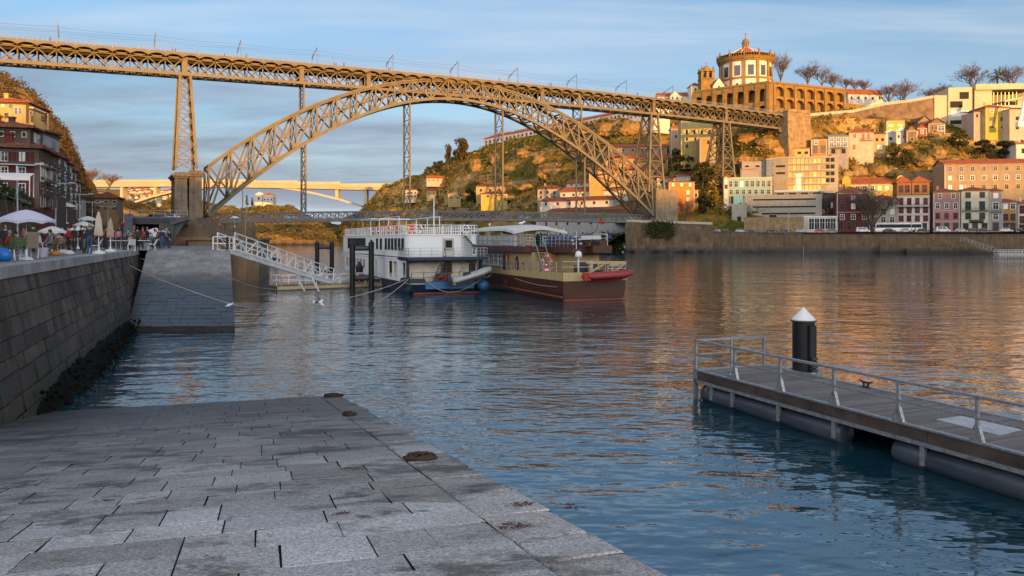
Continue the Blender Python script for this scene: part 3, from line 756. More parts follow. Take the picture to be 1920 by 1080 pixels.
# ------------------------------------------------------------------ concrete arch bridge upstream
CONC = mat('pale_concrete', (.44, .38, .26), .8, .12, .05)
cb = thing('concrete_bridge', 'pale concrete bridge with a flat slender arch, seen behind the iron bridge', 'bridge', (PX(430, 830), 830, 0), rad(-2))
cl = cb.location
def cp(px, py, dy=0):
    p = P(px, py, 830); return (p.x - cl.x, dy, p.z)
b = MB(); prev = None
for x, yt, yb in ((140, 340.5, 350), (322, 338.5, 349.5), (480, 340.5, 352), (560, 343, 353.5), (640, 346.5, 355.5), (735, 351, 358), (800, 355, 361)):
    cur = (cp(x, yt), cp(x, yb), x)
    if prev:
        (a, c, _), (d, e, _) = prev, cur
        b.hexa([(c[0], 0, c[2]), (e[0], 0, e[2]), (e[0], 14, e[2]), (c[0], 14, c[2]), (a[0], -1.5, a[2]), (d[0], -1.5, d[2]), (d[0], 15.5, d[2]), (a[0], 15.5, a[2])])
        b.box(a[0], d[0], -1.6, -1.4, min(a[2], d[2]) - .3, max(a[2], d[2]) + .9)
    prev = cur
b.build('deck', CONC, cb)
left = [(228, 388), (250, 379), (285, 368), (322, 359.5), (380, 353)]; right = [(520, 352), (560, 357.5), (600, 366), (640, 376), (680, 388.5)]
for seg in (left, right):
    b = MB()
    for (x0, y0), (x1, y1) in zip(seg, seg[1:]): b.bar(Vector(cp(x0, y0 - 1.2, 7)), Vector(cp(x1, y1 - 1.2, 7)), 11, 1.9, up=(0, 0, 1))
    b.build('arch', CONC, cb)
for x, y0, y1 in ((222, 349, 402), (286, 350, 369), (632, 354, 375), (686, 356, 392)):
    b = MB(); a, c = cp(x - 2.6, y0), cp(x + 2.6, y1); b.box(a[0], c[0], 2, 12, c[2], a[2]); b.build('pier', CONC, cb)
# ------------------------------------------------------------------ houses
def wallm(name, col, streak=.35, var=.16): return mat('wall_' + name, col, .85, var, .35, streak=streak)
TRIM = plain('stone_trim', (.42, .38, .32), .8)
FR = {'w': plain('frame_white', (.68, .66, .62), .5), 'r': plain('frame_red', (.30, .035, .03), .5), 'b': plain('frame_brown', (.13, .07, .04), .6),
      'g': plain('frame_green', (.03, .08, .06), .5), 'd': plain('opening_dark', (.02, .018, .016), .9), 's': TRIM, 'y': plain('frame_stone', (.45, .38, .27), .8),
      'x': plain('shutter_red', (.55, .03, .035), .5), 'a': plain('frame_grey', (.25, .22, .18), .6), 'n': plain('frame_dark', (.03, .03, .033), .5), 'k': plain('blind_white', (.74, .72, .68), .6)}
WR = random.Random(17); WIN = {}; SUNREFL = glassmat('sunset_reflection_glass', (.62, .40, .06), .25)  # sunset reflection painted in as the pane colour
def winmesh(kind, w, h):
    key = (kind, round(w, 1), round(h, 1))
    if key in WIN: return WIN[key]
    w, h = max(.3, key[1]), max(.3, key[2]); b = MB(); t = min(.2, w * .14)
    x0, x1, z0, z1 = -w / 2, w / 2, -h / 2, h / 2
    if kind in 'xk':
        b.box(x0, x1, -.05, .05, z0, z1); b.box(-.03, .03, -.08, -.04, z0 + .05, z1 - .05, 1)
    elif kind == 'd':
        b.box(x0 - .12, x0, -.10, .05, z0 - .12, z1 + .12, 1); b.box(x1, x1 + .12, -.10, .05, z0 - .12, z1 + .12, 1); b.box(x0, x1, -.10, .05, z1, z1 + .12, 1); b.box(x0, x1, -.12, .05, z0 - .12, z0, 1)
        b.box(x0, x1, -.02, .05, z0, z1, 0)
    else:
        b.box(x0 - t, x0, -.10, .05, z0 - t, z1 + t); b.box(x1, x1 + t, -.10, .05, z0 - t, z1 + t); b.box(x0, x1, -.10, .05, z1, z1 + t); b.box(x0, x1, -.14, .05, z0 - t, z0)
        b.box(-t * .25, t * .25, -.07, .0, z0, z1); b.box(x0, -t * .25, -.065, .0, -t * .25 + h * .12, t * .25 + h * .12); b.box(t * .25, x1, -.065, .0, -t * .25 + h * .12, t * .25 + h * .12)
        b.box(x0, x1, -.03, .02, z0, z1, 1)
    ms = [FR[kind], SUNREFL if kind == 'a' else GLASS] if kind not in 'dxk' else [FR[kind], TRIM]
    WIN[key] = b.mesh('window', ms); return WIN[key]
def addwin(par, x, y, z, kind, w, h, rz=0, name='window'): return put(winmesh(kind, w, h), name, par, (x, y, z), rz)
def roofbuild(par, kind, w, dep, h, rh, m, wm, ov=.5, name='roof'):
    b = MB(); x0, x1, y0, y1 = -ov, w + ov, -ov, dep + ov
    if kind == 'hip':
        k = min(w, dep) / 2 * .95 + ov * .5
        if w >= dep: r0, r1 = Vector((x0 + k, dep / 2, h + rh)), Vector((x1 - k, dep / 2, h + rh))
        else: r0, r1 = Vector((w / 2, y0 + k, h + rh)), Vector((w / 2, y1 - k, h + rh))
        c = [Vector((x0, y0, h)), Vector((x1, y0, h)), Vector((x1, y1, h)), Vector((x0, y1, h))]; d = Vector((0, 0, .22))
        b.face([c[3] - d * 0, c[2], c[1], c[0]]); n = [p + d for p in c]
        for i in range(4): b.face([c[i], c[(i + 1) % 4], n[(i + 1) % 4], n[i]])
        if w >= dep: b.face([n[0], n[1], r1, r0]); b.face([n[2], n[3], r0, r1]); b.face([n[1], n[2], r1]); b.face([n[3], n[0], r0])
        else: b.face([n[0], n[1], r0]); b.face([n[1], n[2], r1, r0]); b.face([n[2], n[3], r1]); b.face([n[3], n[0], r0, r1])
        b.bar(r0, r1, .35, .25)
        for p, r_ in zip(n, (r0, r1, r1, r0) if w >= dep else (r0, r0, r1, r1)): b.bar(p, r_, .3, .2)
        b.build(name, m, par)
    elif kind in ('gablefront', 'gableside'):
        if kind == 'gablefront': prof = [(x0, h - .12), (w / 2, h + rh), (x1, h - .12), (x1, h + .12), (w / 2, h + rh + .28), (x0, h + .12)]; b.prism(prof, (0, y0, 0), (1, 0, 0), (0, 0, 1), (0, y1 - y0, 0))
        else: prof = [(y0, h - .12), (dep / 2, h + rh), (y1, h - .12), (y1, h + .12), (dep / 2, h + rh + .28), (y0, h + .12)]; b.prism(prof, (x0, 0, 0), (0, 1, 0), (0, 0, 1), (x1 - x0, 0, 0))
        b.build(name, m, par)
        g = MB(); e = .06
        if kind == 'gablefront': g.prism([(e, h - .3), (w - e, h - .3), (w / 2, h + rh - .05)], (0, .02, 0), (1, 0, 0), (0, 0, 1), (0, dep - .04, 0))
        else: g.prism([(e, h - .3), (dep - e, h - .3), (dep / 2, h + rh - .05)], (.02, 0, 0), (0, 1, 0), (0, 0, 1), (w - .04, 0, 0))
        g.build('gable', wm, par)
    elif kind == 'shed':
        b.hexa([(x0, y0, h), (x1, y0, h), (x1, y1, h + rh), (x0, y1, h + rh), (x0, y0, h + .25), (x1, y0, h + .25), (x1, y1, h + rh + .25), (x0, y1, h + rh + .25)]); b.build(name, m, par)
    else:
        t = max(rh, .3); b.box(-.15, w + .15, -.15, dep + .15, h, h + .2); b.box(-.05, .25, -.05, dep, h + .2, h + t); b.box(w - .25, w + .05, -.05, dep, h + .2, h + t); b.box(.25, w - .25, -.05, .25, h + .2, h + t)
        b.build(name, m, par)
def RD(px, D, py=None, px1=None, nm=''):         # far-bank depth: a building stands where its foot meets the slope
    if 640 < px < 1250 and py and 205 < py < 400 and px1 and D > 405 and D < 640 and 'long_white' not in nm and 'cellar' not in nm and 'river_house' not in nm and 'shed' not in nm:
        return max(400, min(hitD(x, py, D) for x in (px, (px + px1) / 2, px1)) - .5)
    if nm in ('upper_cellar', 'middle_cellar', 'lower_cellar'): return max(385, min(hitD(x, py, D) for x in (px, (px + px1) / 2, px1)) - 1.5)
    if px < 1230 or D > 445: return D
    if py is None or py > 400: return D - 28
    if py < 205: return D
    ds = [hitD(x, py, D) for x in ((px, (px + px1) / 2, px1) if px1 else (px,))]
    return max(335, min(ds) - .5)
def H(name, label, px0, px1, D, pyb, pye, dep, roof, wm, rows=(), a=16, cat='house', group=None, side=(), balc=(), base=6, bands=(), trim=TRIM, rname='roof', ov=.5, chim=None):
    D = RD(px0, D, pyb, px1, name); k = D / F; ca, sa_ = math.cos(rad(a)), math.sin(rad(a))
    X0 = PX(px0, D); k1 = (px1 - 960) / F
    w = (k1 * D - X0) / (ca + k1 * sa_); zb = PZ(pyb, D); h = PZ(pye, D) - zb
    t = thing(name, label, cat, (X0, D, zb), -rad(a), group); mm = w / max(1, px1 - px0)
    if 640 < px0 < 1000 and 205 < pyb < 400 and D < 640 and 'long_white' not in name: base = 3.5
    b = MB(); b.box(0, w, 0, dep, -base, h); b.build('wall', wm, t)
    if bands or trim:
        c = MB(); c.box(-.06, w + .06, -.12, dep + .06, h - .35, h - .02)
        for y in bands: z = PZ(y, D) - zb; c.box(-.04, w + .04, -.10, .02, z - .12, z + .12)
        for x in (0, w - .35): c.box(x - .03, x + .38, -.05, .02, -.5, h - .36)
        c.build('cornice', trim or wm, t)
    rk, rh, rm = roof[:3]
    roofbuild(t, rk, w, dep, h, rh * k, rm, wm, ov, rname)
    for r_ in rows:
        y, n, wp_, hp, kind = r_[:5]; xa, xb = (r_[5], r_[6]) if len(r_) > 6 else (px0 + (px1 - px0) / (2 * n), px1 - (px1 - px0) / (2 * n))
        for i in range(n):
            x = (lerp(xa, xb, i / max(1, n - 1)) if n > 1 else (xa + xb) / 2)
            if kind in 'wby' and hp > 5 and r_[-1] != 'door' and WR.random() < .2: kd = 'k'
            else: kd = kind
            addwin(t, (x - px0) * mm, 0, PZ(y, D) - zb, kd, wp_ * mm, hp * k, name='door' if r_[-1] == 'door' else 'window')
    if pyb > 400 and len(rows) > 2 and D < 400:
        dp = MB(); dp.tube([(w - .2, -.14, -.5), (w - .2, -.14, h - .4)], .07, 6); dp.build('drainpipe', GREYM, t)
    for y, n, wm_, hm_, kind in side:
        for i in range(n): addwin(t, 0, dep * (i + .5) / n, PZ(y, D) - zb, kind, wm_, hm_, -math.pi / 2)
    for y, xa, xb in balc:
        bb = MB(); x0, x1 = (xa - px0) * mm, (xb - px0) * mm; z = PZ(y, D) - zb
        bb.box(x0, x1, -.9, 0, z - .15, z); bb.bar((x0, -.85, z + 1), (x1, -.85, z + 1), .08); n = max(3, int((x1 - x0) / .35))
        for i in range(n + 1): x = lerp(x0, x1, i / n); bb.bar((x, -.85, z), (x, -.85, z + 1), .04)
        bb.build('balcony', RAIL2, t)
    if chim is None: chim = int(roof[0] in ('hip', 'gableside') and w > 4.5 and D < 430 and cat == 'house')
    for i in range(chim):
        bb = MB(); x = w * (.25 + .45 * i); y = dep * .45; bb.box(x, x + .7, y, y + .7, h, h + rh * k + 1.0); bb.box(x - .1, x + .8, y - .1, y + .8, h + rh * k + 1.0, h + rh * k + 1.2); bb.build('chimney', wm, t)
    return t, w, h, zb
RAIL2 = plain('balcony_iron', (.05, .05, .052), .5, .4)
M_ = lambda n, c, **k: wallm(n, sc3(c, .84), **k)
WHI, CRM, YEL, ORA, OCH = M_('white', (.70, .66, .58)), M_('cream', (.62, .58, .44)), M_('yellow', (.60, .42, .08)), M_('orange', (.62, .24, .05)), M_('ochre', (.42, .22, .05))
MAR, PNK, GRY, BRN, TEA = M_('maroon', (.14, .03, .03)), M_('pink_tile', (.38, .20, .19)), M_('grey', (.33, .30, .28)), M_('brown', (.24, .16, .09)), M_('teal', (.22, .46, .46))
STN, BEI, PAL, RED = M_('stone', (.36, .27, .17), streak=.5), M_('beige_concrete', (.40, .36, .30)), M_('pale', (.56, .47, .36)), M_('red', (.36, .07, .04))
# ---- waterfront row
H('car_park_building', 'beige concrete car park with long dark slots above the road on the far bank', 1396, 1541, 368, 424, 368, 14, ('flat', 2, BEI), BEI, [(375, 1, 118, 3, 'd', 1470, 1472), (388.5, 1, 118, 3, 'd', 1470, 1472), (401, 1, 100, 3.5, 'd', 1478, 1480), (407, 2, 14, 8, 'd', 1410, 1450)], cat='building', trim=None, ov=.1)
t, w, h, zb = H('glass_stair_tower', 'narrow dark glass stair tower at the end of the beige car park', 1541, 1563, 368, 424, 363, 10, ('flat', 1, DARKM), M_('dark_glass', (.05, .06, .065)), [(372, 4, 4.6, 10, 'b'), (385, 4, 4.6, 10, 'b'), (398, 4, 4.6, 10, 'b')], cat='building', trim=None, ov=.1)
H('roof_pavilion', 'open flat roofed shelter on top of the beige car park', 1452, 1543, 374, 370, 360, 8, ('flat', 3, GREYM), M_('pavilion', (.20, .18, .16)), [(364.5, 4, 15, 6, 'd')], cat='pavilion', base=1, trim=None, ov=1.2)
H('shop_pavilion', 'low white framed shop with tall bluish glass panes at road level beside the maroon house', 1507, 1570, 352, 434, 407, 10, ('flat', 1.5, WHITEP), WHI, [(420, 5, 9.5, 20, 'w', 1522, 1562)], cat='shop', trim=None, ov=.2)
H('stone_retaining_wall', 'low stone retaining wall along the road below the car park', 1395, 1507, 354, 434, 409, 2, ('flat', 1, GRANITE), GRANITE, cat='wall', trim=None, ov=.05)
H('maroon_house', 'dark maroon waterfront house with shaded brown top floors behind the bare tree', 1569, 1631, 350, 434, 362, 14, ('hip', 12, ROOFD), MAR, [(371, 3, 8, 10, 'b'), (387, 3, 8, 11, 'b'), (407, 3, 7, 9, 'w'), (424, 4, 7, 14, 'b')], bands=(398,))
H('cream_house', 'plain cream house half hidden by the large bare riverside tree', 1632, 1681, 348, 434, 374, 13, ('hip', 9, ROOFD), PAL, [(381, 2, 9, 11, 'y'), (397, 3, 8, 11, 'y'), (412, 3, 8, 10, 'w'), (426, 2, 9, 14, 'b')])
t, w, h, zb = H('twin_roofed_house', 'white house with red windows and a timber top floor under two pointed roofs', 1682, 1743, 346, 434, 368, 13, ('flat', .5, TRIM), WHI, [(378, 4, 7, 12, 'r'), (394, 4, 8, 11, 'r'), (410, 4, 8, 10, 'r'), (426, 3, 9, 14, 'b')], balc=((388, 1683, 1742),), bands=(403,))
WB = M_('timber_top', (.33, .19, .05))
for x0, x1 in ((0, w * .44), (w * .46, w)):
    b = MB(); b.box(x0, x1, .1, 10, h + .55, h + 5.4); b.build('top_floor', WB, t)
    bb = bpy.data.objects.new('turret', None); COL.objects.link(bb); bb.parent = t; bb.location = (x0, .1, 0); bb.name = 'turret'
    roofbuild(bb, 'hip', x1 - x0, 9.8, h + 5.4, 2.6, ROOF, WB, .5)
    for i in range(2): addwin(bb, (x1 - x0) * (.28 + .44 * i), 0, h + 2.9, 'r', 1.5, 2.8)
H('pink_tiled_house', 'pink tiled house with a grid of tiles between white lined windows', 1750, 1800, 343, 434, 361, 13, ('hip', 8, ROOFD), PNK, [(368, 2, 6, 9, 'w'), (386, 3, 7, 10, 'w'), (405, 3, 7, 10, 'r'), (425, 3, 8, 13, 'b')], bands=(395, 415))
t, w, h, zb = H('cream_green_house', 'cream house with green window frames, a long balcony and a dark oval shop sign', 1802, 1855, 341, 434, 358, 13, ('hip', 8, ROOFD), CRM, [(366, 2, 8, 9, 'g'), (386, 2, 9, 15, 'g'), (405, 2, 9, 11, 'g'), (426, 3, 9, 14, 'b')], balc=((395, 1803, 1854),))
b = MB(); b.tube([(w * .3, -.22, PZ(415, 313) - zb), (w * .78, -.22, PZ(415, 313) - zb)], .68, 10); b.build('shop_sign', plain('sign_green', (.03, .035, .02), .5), t)
H('narrow_grey_house', 'narrow grey house squeezed between the cream green house and the ochre one', 1856, 1878, 340, 434, 359, 13, ('hip', 6, ROOFD), GRY, [(367, 1, 9, 10, 'w'), (386, 1, 10, 12, 'w'), (406, 1, 9, 12, 'w'), (425, 1, 10, 15, 'b')], balc=((397, 1857, 1878),))
H('ochre_house', 'ochre waterfront house with a dark red attic floor', 1879, 1906, 339, 434, 379, 13, ('shed', 8, RED), OCH, [(387, 2, 8, 10, 'w'), (407, 2, 8, 11, 'b'), (427, 2, 9, 13, 'b')], balc=((418, 1880, 1905),))
H('white_corner_house', 'white and red waterfront house at the picture edge beside the ochre house', 1908, 1960, 338, 434, 382, 13, ('hip', 8, ROOF), WHI, [(393, 3, 9, 14, 'r'), (412, 3, 9, 13, 'r'), (428, 3, 10, 13, 'b')])
# ---- second row
H('stone_apartment_block', 'long weathered stone apartment block with three rows of windows under a red roof', 1771, 1985, 398, 372, 308, 14, ('gableside', 10, ROOF), STN, [(317, 10, 7, 8, 'y'), (334, 10, 7, 8, 'w'), (351, 10, 7, 8, 'y')], a=10, cat='building', base=10)
t, w, h, zb = H('arcaded_station', 'yellow building with a big orange tiled roof between two curved gables', 1574, 1698, 386, 372, 346, 16, ('hip', 14, ROOF), YEL, [(354, 9, 7, 9, 'w')], cat='building', a=14, base=8)
for u in (.04, .86):
    b = MB(); x0 = w * u; ww = w * .13; n = 10
    pts = [(x0 - .6, -1), (x0 + ww + .6, -1)] + [(x0 + ww * (.5 + .5 * math.cos(math.pi * i / n)), h + .6 + 3.0 * math.sin(math.pi * i / n) ** .8) for i in range(n + 1)]
    b.prism(pts, (0, -.5, 0), (1, 0, 0), (0, 0, 1), (0, .6, 0)); b.build('curved_gable', YEL, t)
t, w, h, zb = H('glass_office', 'terraced office block with rows of glass coloured by reflected sunset behind slanted ledges', 1473, 1572, 396, 362, 297, 16, ('flat', 3, BEI), BEI, [(302.5 + 12.6 * i, 9, 8.0, 8.4, 'a', 1482, 1544) for i in range(5)] + [(301.5 + 12.6 * i, 2, 8, 8, 'd', 1552, 1561) for i in range(4)], a=14, cat='building', trim=None, base=8, ov=.2)
b = MB()
for i in range(5): z = h - (16.6 - 1.7 + 12.6 * i) * (h / 65.0) + 1.0; b.box(-.2, w * .93, -.6, 0, z - .14, z + .12)
b.build('ledge', TRIM, t)
H('beige_office_wing', 'blank beige wing of the terraced office beside a bluish glass strip', 1452, 1475, 393, 366, 296, 14, ('flat', 1, BEI), M_('beige_wing', (.30, .25, .19)), [(312, 1, 18, 5, 'd'), (325, 1, 18, 5, 'd')], a=14, cat='building', trim=None, base=8, ov=.1)
H('blue_glass_block', 'slim bluish glass block left of the terraced office', 1437, 1452, 392, 366, 299, 12, ('flat', 1, GREYM), M_('blue_panel', (.16, .19, .24)), [(306 + 11 * i, 2, 5, 7, 's') for i in range(5)], a=14, cat='building', trim=None, base=8, ov=.1)
H('white_cube', 'plain white cube standing in front of the terraced glass office', 1466, 1502, 376, 353, 328, 8, ('flat', .3, WHITEP), mat('cube_white', (.82, .80, .76), .6, .05), a=24, cat='building', trim=None, base=5, ov=.05)
H('teal_house', 'teal blue house with yellow trimmed windows and a tall middle bay', 1365, 1447, 385, 384, 334, 12, ('flat', .5, TRIM), TEA, [(345, 8, 6, 11, 'y'), (360, 7, 6, 8, 'y'), (375, 2, 7, 14, 'd', 1366, 1372)], a=8, side=((345, 2, 1.2, 2.4, 'k'),), base=6)
H('teal_house_bay', 'raised middle bay of the teal house with three windows and its own roof', 1389, 1418, 386, 336, 318, 9, ('hip', 5, ROOF), PAL, [(329, 3, 5, 8, 'y')], a=8, base=1, cat='attic')
H('grey_concrete_block', 'grey concrete block rising behind the teal house', 1391, 1450, 400, 340, 304, 14, ('flat', 1, GRY), GRY, [(312, 3, 8, 4, 'd')], a=8, cat='building', trim=None, base=8, ov=.1)
H('stepped_concrete_wall', 'pale stepped concrete wall and stair below the teal house', 1372, 1400, 366, 430, 385, 4, ('flat', 1, BEI), BEI, [(412, 1, 8, 12, 'd')], cat='wall', trim=None, ov=.05)
H('teal_left_wing', 'pale gabled wing joined to the left end of the teal house', 1357, 1366, 385, 384, 333, 11, ('gablefront', 3, ROOF), WHI, [(350, 1, 4, 7, 'b')], a=8)
# ---- on the slope
H('low_yellow_house', 'low yellow house with two dark openings above the glass office', 1480, 1518, 408, 292, 279, 9, ('hip', 4, ROOF), YEL, [(287, 3, 7, 5, 'd')], a=12)
H('brown_block_house', 'tall narrow brown house on the slope with one white window', 1521, 1551, 413, 292, 262, 9, ('flat', 1, BRN), OCH, [(268, 1, 6, 6, 'w', 1530, 1531), (277, 2, 7, 6, 'b'), (284, 2, 7, 5, 'b')], a=10, ov=.2)
H('grey_balcony_house', 'grey slope house with a dark balcony left of the red shuttered house', 1553, 1591, 416, 294, 257, 10, ('shed', 9, GRY), GRY, [(262, 3, 6, 6, 'w'), (271, 3, 7, 8, 'w'), (284, 2, 8, 9, 'd')], balc=((278, 1558, 1585),), a=10)
H('red_shuttered_house', 'pale house with bright red shutters and an orange hipped roof on the slope', 1592, 1638, 408, 296, 249, 11, ('hip', 11, ROOF), PAL, [(255, 1, 5, 7, 'x', 1602, 1603), (257, 1, 5, 12, 'x', 1618, 1619), (256, 1, 4, 10, 'x', 1628, 1629), (276, 1, 5, 9, 'x', 1601, 1602)], a=8, balc=((264, 1612, 1636),))
H('ochre_annex', 'ochre house joined to the right of the red shuttered house', 1639, 1660, 410, 290, 251, 9, ('gableside', 5, ROOFD), M_('ochre_pale', (.50, .33, .12)), [(262, 2, 5, 6, 'd'), (276, 1, 9, 8, 'k')], a=6)
H('white_gabled_house', 'bright white gabled house, the smaller left one of a joined pair', 1660, 1680, 412, 268, 249, 9, ('gablefront', 5, WHITEP), WHI, [(260, 1, 4, 5, 'b')], a=4, ov=.15)
H('tall_white_gabled_house', 'bright white gabled house, the taller right one of a joined pair', 1680, 1700, 411, 268, 246, 9, ('gablefront', 6, WHITEP), WHI, [(256, 2, 3, 5, 'd')], a=4, ov=.15)
H('brown_gabled_house', 'brown rendered gabled house right of the white pair', 1700, 1720, 412, 266, 245, 9, ('gablefront', 9, ROOFD), BRN, [(261, 1, 5, 4, 'd'), (252, 1, 3, 5, 'b')], a=4)
H('red_gabled_house', 'small brick red gabled house beside the brown gabled one', 1720, 1738, 414, 256, 240, 9, ('gablefront', 8, ROOFD), RED, [(247, 1, 5, 7, 'w')], a=4)
H('yellow_cube_house', 'bright yellow flat roofed house above the white gabled pair', 1662, 1696, 421, 250, 228, 9, ('flat', 1.5, YEL), M_('lemon', (.62, .46, .06)), [(235.5, 2, 9, 4, 'k')], a=8, ov=.1)
H('timber_gabled_house', 'weathered timber gabled house under the concrete museum', 1741, 1772, 417, 250, 232, 9, ('gablefront', 10, ROOFD), BRN, [(241, 1, 12, 9, 'w', 1764, 1765), (240, 2, 3, 6, 'd', 1748, 1755)], a=6)
H('small_timber_house', 'small brown gabled house peeping over its timber neighbour', 1722, 1746, 424, 240, 228, 7, ('gablefront', 10, ROOFD), M_('tan', (.34, .24, .13)), [], a=6)
t, w, h, zb = H('yellow_villa', 'yellow villa with shuttered windows and an orange hipped roof below the museum', 1848, 1892, 408, 262, 202, 12, ('hip', 9, ROOF), YEL, [(208, 2, 5, 6, 'w', 1860, 1882), (223, 2, 9, 6, 'r', 1860, 1881), (238, 2, 9, 3, 'd', 1859, 1881)], a=-4, side=((210, 2, 1.3, 1.9, 'd'), (224, 2, 1.3, 1.9, 'w')))
H('pale_villa_wing', 'grey pink lower wing left of the yellow villa', 1826, 1850, 409, 264, 210, 10, ('shed', 4, ROOFD), M_('greypink', (.46, .36, .31)), [(217, 2, 4, 6, 'd')], a=-4)
H('edge_stone_house', 'buff stone house at the right picture edge beside the yellow villa', 1893, 1950, 406, 264, 206, 11, ('flat', 2, STN), PAL, [(222, 2, 6, 7, 'd'), (240, 2, 6, 5, 'd')], a=-2)
H('edge_white_house', 'pale house low at the right picture edge in front of dark trees', 1905, 1960, 392, 300, 270, 10, ('hip', 6, ROOF), WHI, [(283, 2, 6, 9, 'd')], a=8)
# ---- under and behind the bridge
H('sunlit_block', 'tall yellow block with dark windows crossed by the lattice shadow under the upper deck', 1277, 1342, 440, 285, 222, 14, ('flat', 2, YEL), M_('old_yellow', (.55, .42, .15)), [(248, 4, 4, 8, 'd', 1288, 1330), (261, 3, 4, 6, 'd', 1288, 1320), (274, 2, 4, 6, 'd', 1288, 1310)], a=6, cat='building', base=8)
H('pink_annex', 'small pinkish house left of the tall yellow block', 1258, 1277, 442, 290, 241, 9, ('hip', 7, ROOF), M_('dusty_pink', (.46, .30, .21)), [(256, 1, 4, 5, 'd')], a=6, base=8)
H('stone_tower_house', 'narrow stone house of three dark windows near the right lattice tower', 1312, 1341, 412, 306, 259, 9, ('flat', 1, STN), M_('tower_stone', (.44, .32, .16)), [(267, 2, 4, 7, 'd', 1328, 1333), (281, 1, 4, 6, 'd', 1330, 1331), (292, 1, 4, 6, 'd', 1330, 1331), (301, 1, 3, 4, 'd', 1330, 1331)], a=6, base=10)
TER = M_('terracotta_wall', (.40, .26, .15))
H('upper_cellar', 'highest of three stepped wine cellars with a long orange roof line', 1141, 1250, 428, 290, 276, 12, ('gableside', 7, ROOF), TER, [(282, 6, 4, 4, 'd')], a=4, cat='warehouse', base=8)
H('middle_cellar', 'middle of three stepped wine cellars, orange roof and ochre wall', 1136, 1252, 418, 314, 298, 10, ('gableside', 8, ROOF), M_('ochre_wall', (.50, .30, .10)), [(304, 3, 5, 5, 'd', 1190, 1245)], a=4, cat='warehouse', base=14)
H('lower_cellar', 'lowest of three stepped wine cellars behind the arch foot', 1105, 1242, 410, 338, 320, 10, ('gableside', 7, ROOF), M_('ochre_wall2', (.52, .33, .12)), [(326, 5, 5, 4, 'd')], a=4, cat='warehouse', base=16)
H('orange_house', 'bright orange house with white windows and a white upper storey beside the arch foot', 1254, 1302, 388, 388, 342, 11, ('hip', 4, ROOF), ORA, [(346.5, 3, 5, 6, 'k'), (361, 2, 6, 8, 'k', 1263, 1290), (374, 2, 6, 7, 'k', 1263, 1290)], a=4)
H('orange_house_attic', 'white attic storey on top of the orange house', 1269, 1295, 392, 342, 330, 7, ('hip', 4, ROOF), WHI, [], a=4, cat='attic', base=.5)
H('orange_annex', 'low orange annex on the right side of the orange house', 1301, 1309, 389, 386, 357, 8, ('shed', 3, ROOF), ORA, [(366, 1, 4, 6, 'd')], a=4)
H('pale_cellar_end', 'pale low house with an orange roof left of the orange house', 1232, 1262, 398, 352, 334, 9, ('hip', 5, ROOF), PAL, [(342, 2, 4, 5, 'd')], a=4)
H('brown_river_house', 'old brown and white house at the left end of the white cellars', 1008, 1058, 425, 376, 355, 10, ('hip', 8, ROOFD), M_('old_white', (.42, .36, .31)), [(361, 4, 4, 6, 'd'), (370, 4, 4, 4, 'b')], a=4)
H('long_white_cellar', 'long white cellar with small dark windows and a tiled roof above the lower deck', 1050, 1180, 415, 370, 360, 12, ('gableside', 9, ROOF), WHI, [(366, 6, 4, 4, 'd', 1058, 1150)], a=30, cat='warehouse', base=6)
H('upper_white_cellar', 'white cellar with an orange roof behind the long white one', 1062, 1200, 430, 352, 344, 10, ('gableside', 8, ROOF), WHI, [(347, 7, 3, 3, 'd')], a=28, cat='warehouse', base=6)
H('front_white_cellar', 'white cellar front just above the lower bridge deck with a dull red roof', 1013, 1150, 412, 394, 378, 10, ('gableside', 7, ROOFD), WHI, [(383, 6, 4, 5, 'd')], a=34, cat='warehouse', base=6)
H('low_roofed_shed', 'low shed with a wide brown roof just behind the lower deck', 1025, 1190, 402, 404, 398, 12, ('gableside', 7, ROOFD), BRN, [], a=40, cat='warehouse', base=6)
H('riverside_white_wall', 'stained white riverside wall with dark drain slots seen below the lower deck', 1005, 1182, 402, 440, 415, 6, ('flat', 1, WHI), M_('stained_white', (.62, .58, .54), streak=.6), [(420, 7, 4, 7, 'd', 1028, 1160)], a=62, cat='wall', trim=None, base=5, ov=.1)
H('yellow_ruin', 'yellow house with an orange roof on the wooded slope behind the arch', 902, 951, 520, 384, 364, 11, ('hip', 6, ROOFD), YEL, [(368, 2, 4, 4, 'd', 915, 930)], a=6, base=9)
H('upper_yellow_ruin', 'old yellow house just above its yellow neighbour on the wooded slope', 893, 945, 532, 372, 350, 10, ('hip', 6, ROOFD), M_('dull_yellow', (.48, .34, .10)), [(357, 3, 4, 5, 'd')], a=6, base=9)
H('roofless_stone_house', 'ochre stone house without glazing among bushes left of the yellow houses', 840, 864, 560, 379, 364, 10, ('gablefront', 4, STN), M_('ruin', (.46, .32, .13)), [(371, 2, 3, 4, 'd')], a=10, base=9)
H('small_slope_house', 'small ochre house halfway up the wooded slope', 800, 818, 600, 368, 358, 8, ('gableside', 4, ROOFD), M_('ruin2', (.50, .36, .16)), [(363, 2, 2, 3, 'd')], a=10, base=8)
H('white_slope_house', 'pale house with a terrace near the end of the concrete bridge', 755, 782, 625, 372, 356, 9, ('hip', 4, ROOFD), M_('pale2', (.55, .46, .34)), [(362, 4, 3, 3, 'd'), (368, 4, 3, 3, 'd')], a=10, base=8)
H('long_slope_house', 'long pale roofed house high on the wooded slope', 800, 834, 615, 341, 334, 7, ('gableside', 5, ROOF), M_('pale3', (.55, .45, .33)), [(338, 4, 2, 3, 'd')], a=-14, base=8)
H('yellow_river_shed', 'yellow lit shed by the water behind the white ship', 762, 786, 590, 446, 425, 8, ('flat', 1, YEL), M_('shed_yellow', (.62, .44, .14)), [(436, 2, 3, 6, 'd')], a=10, base=8, trim=None)
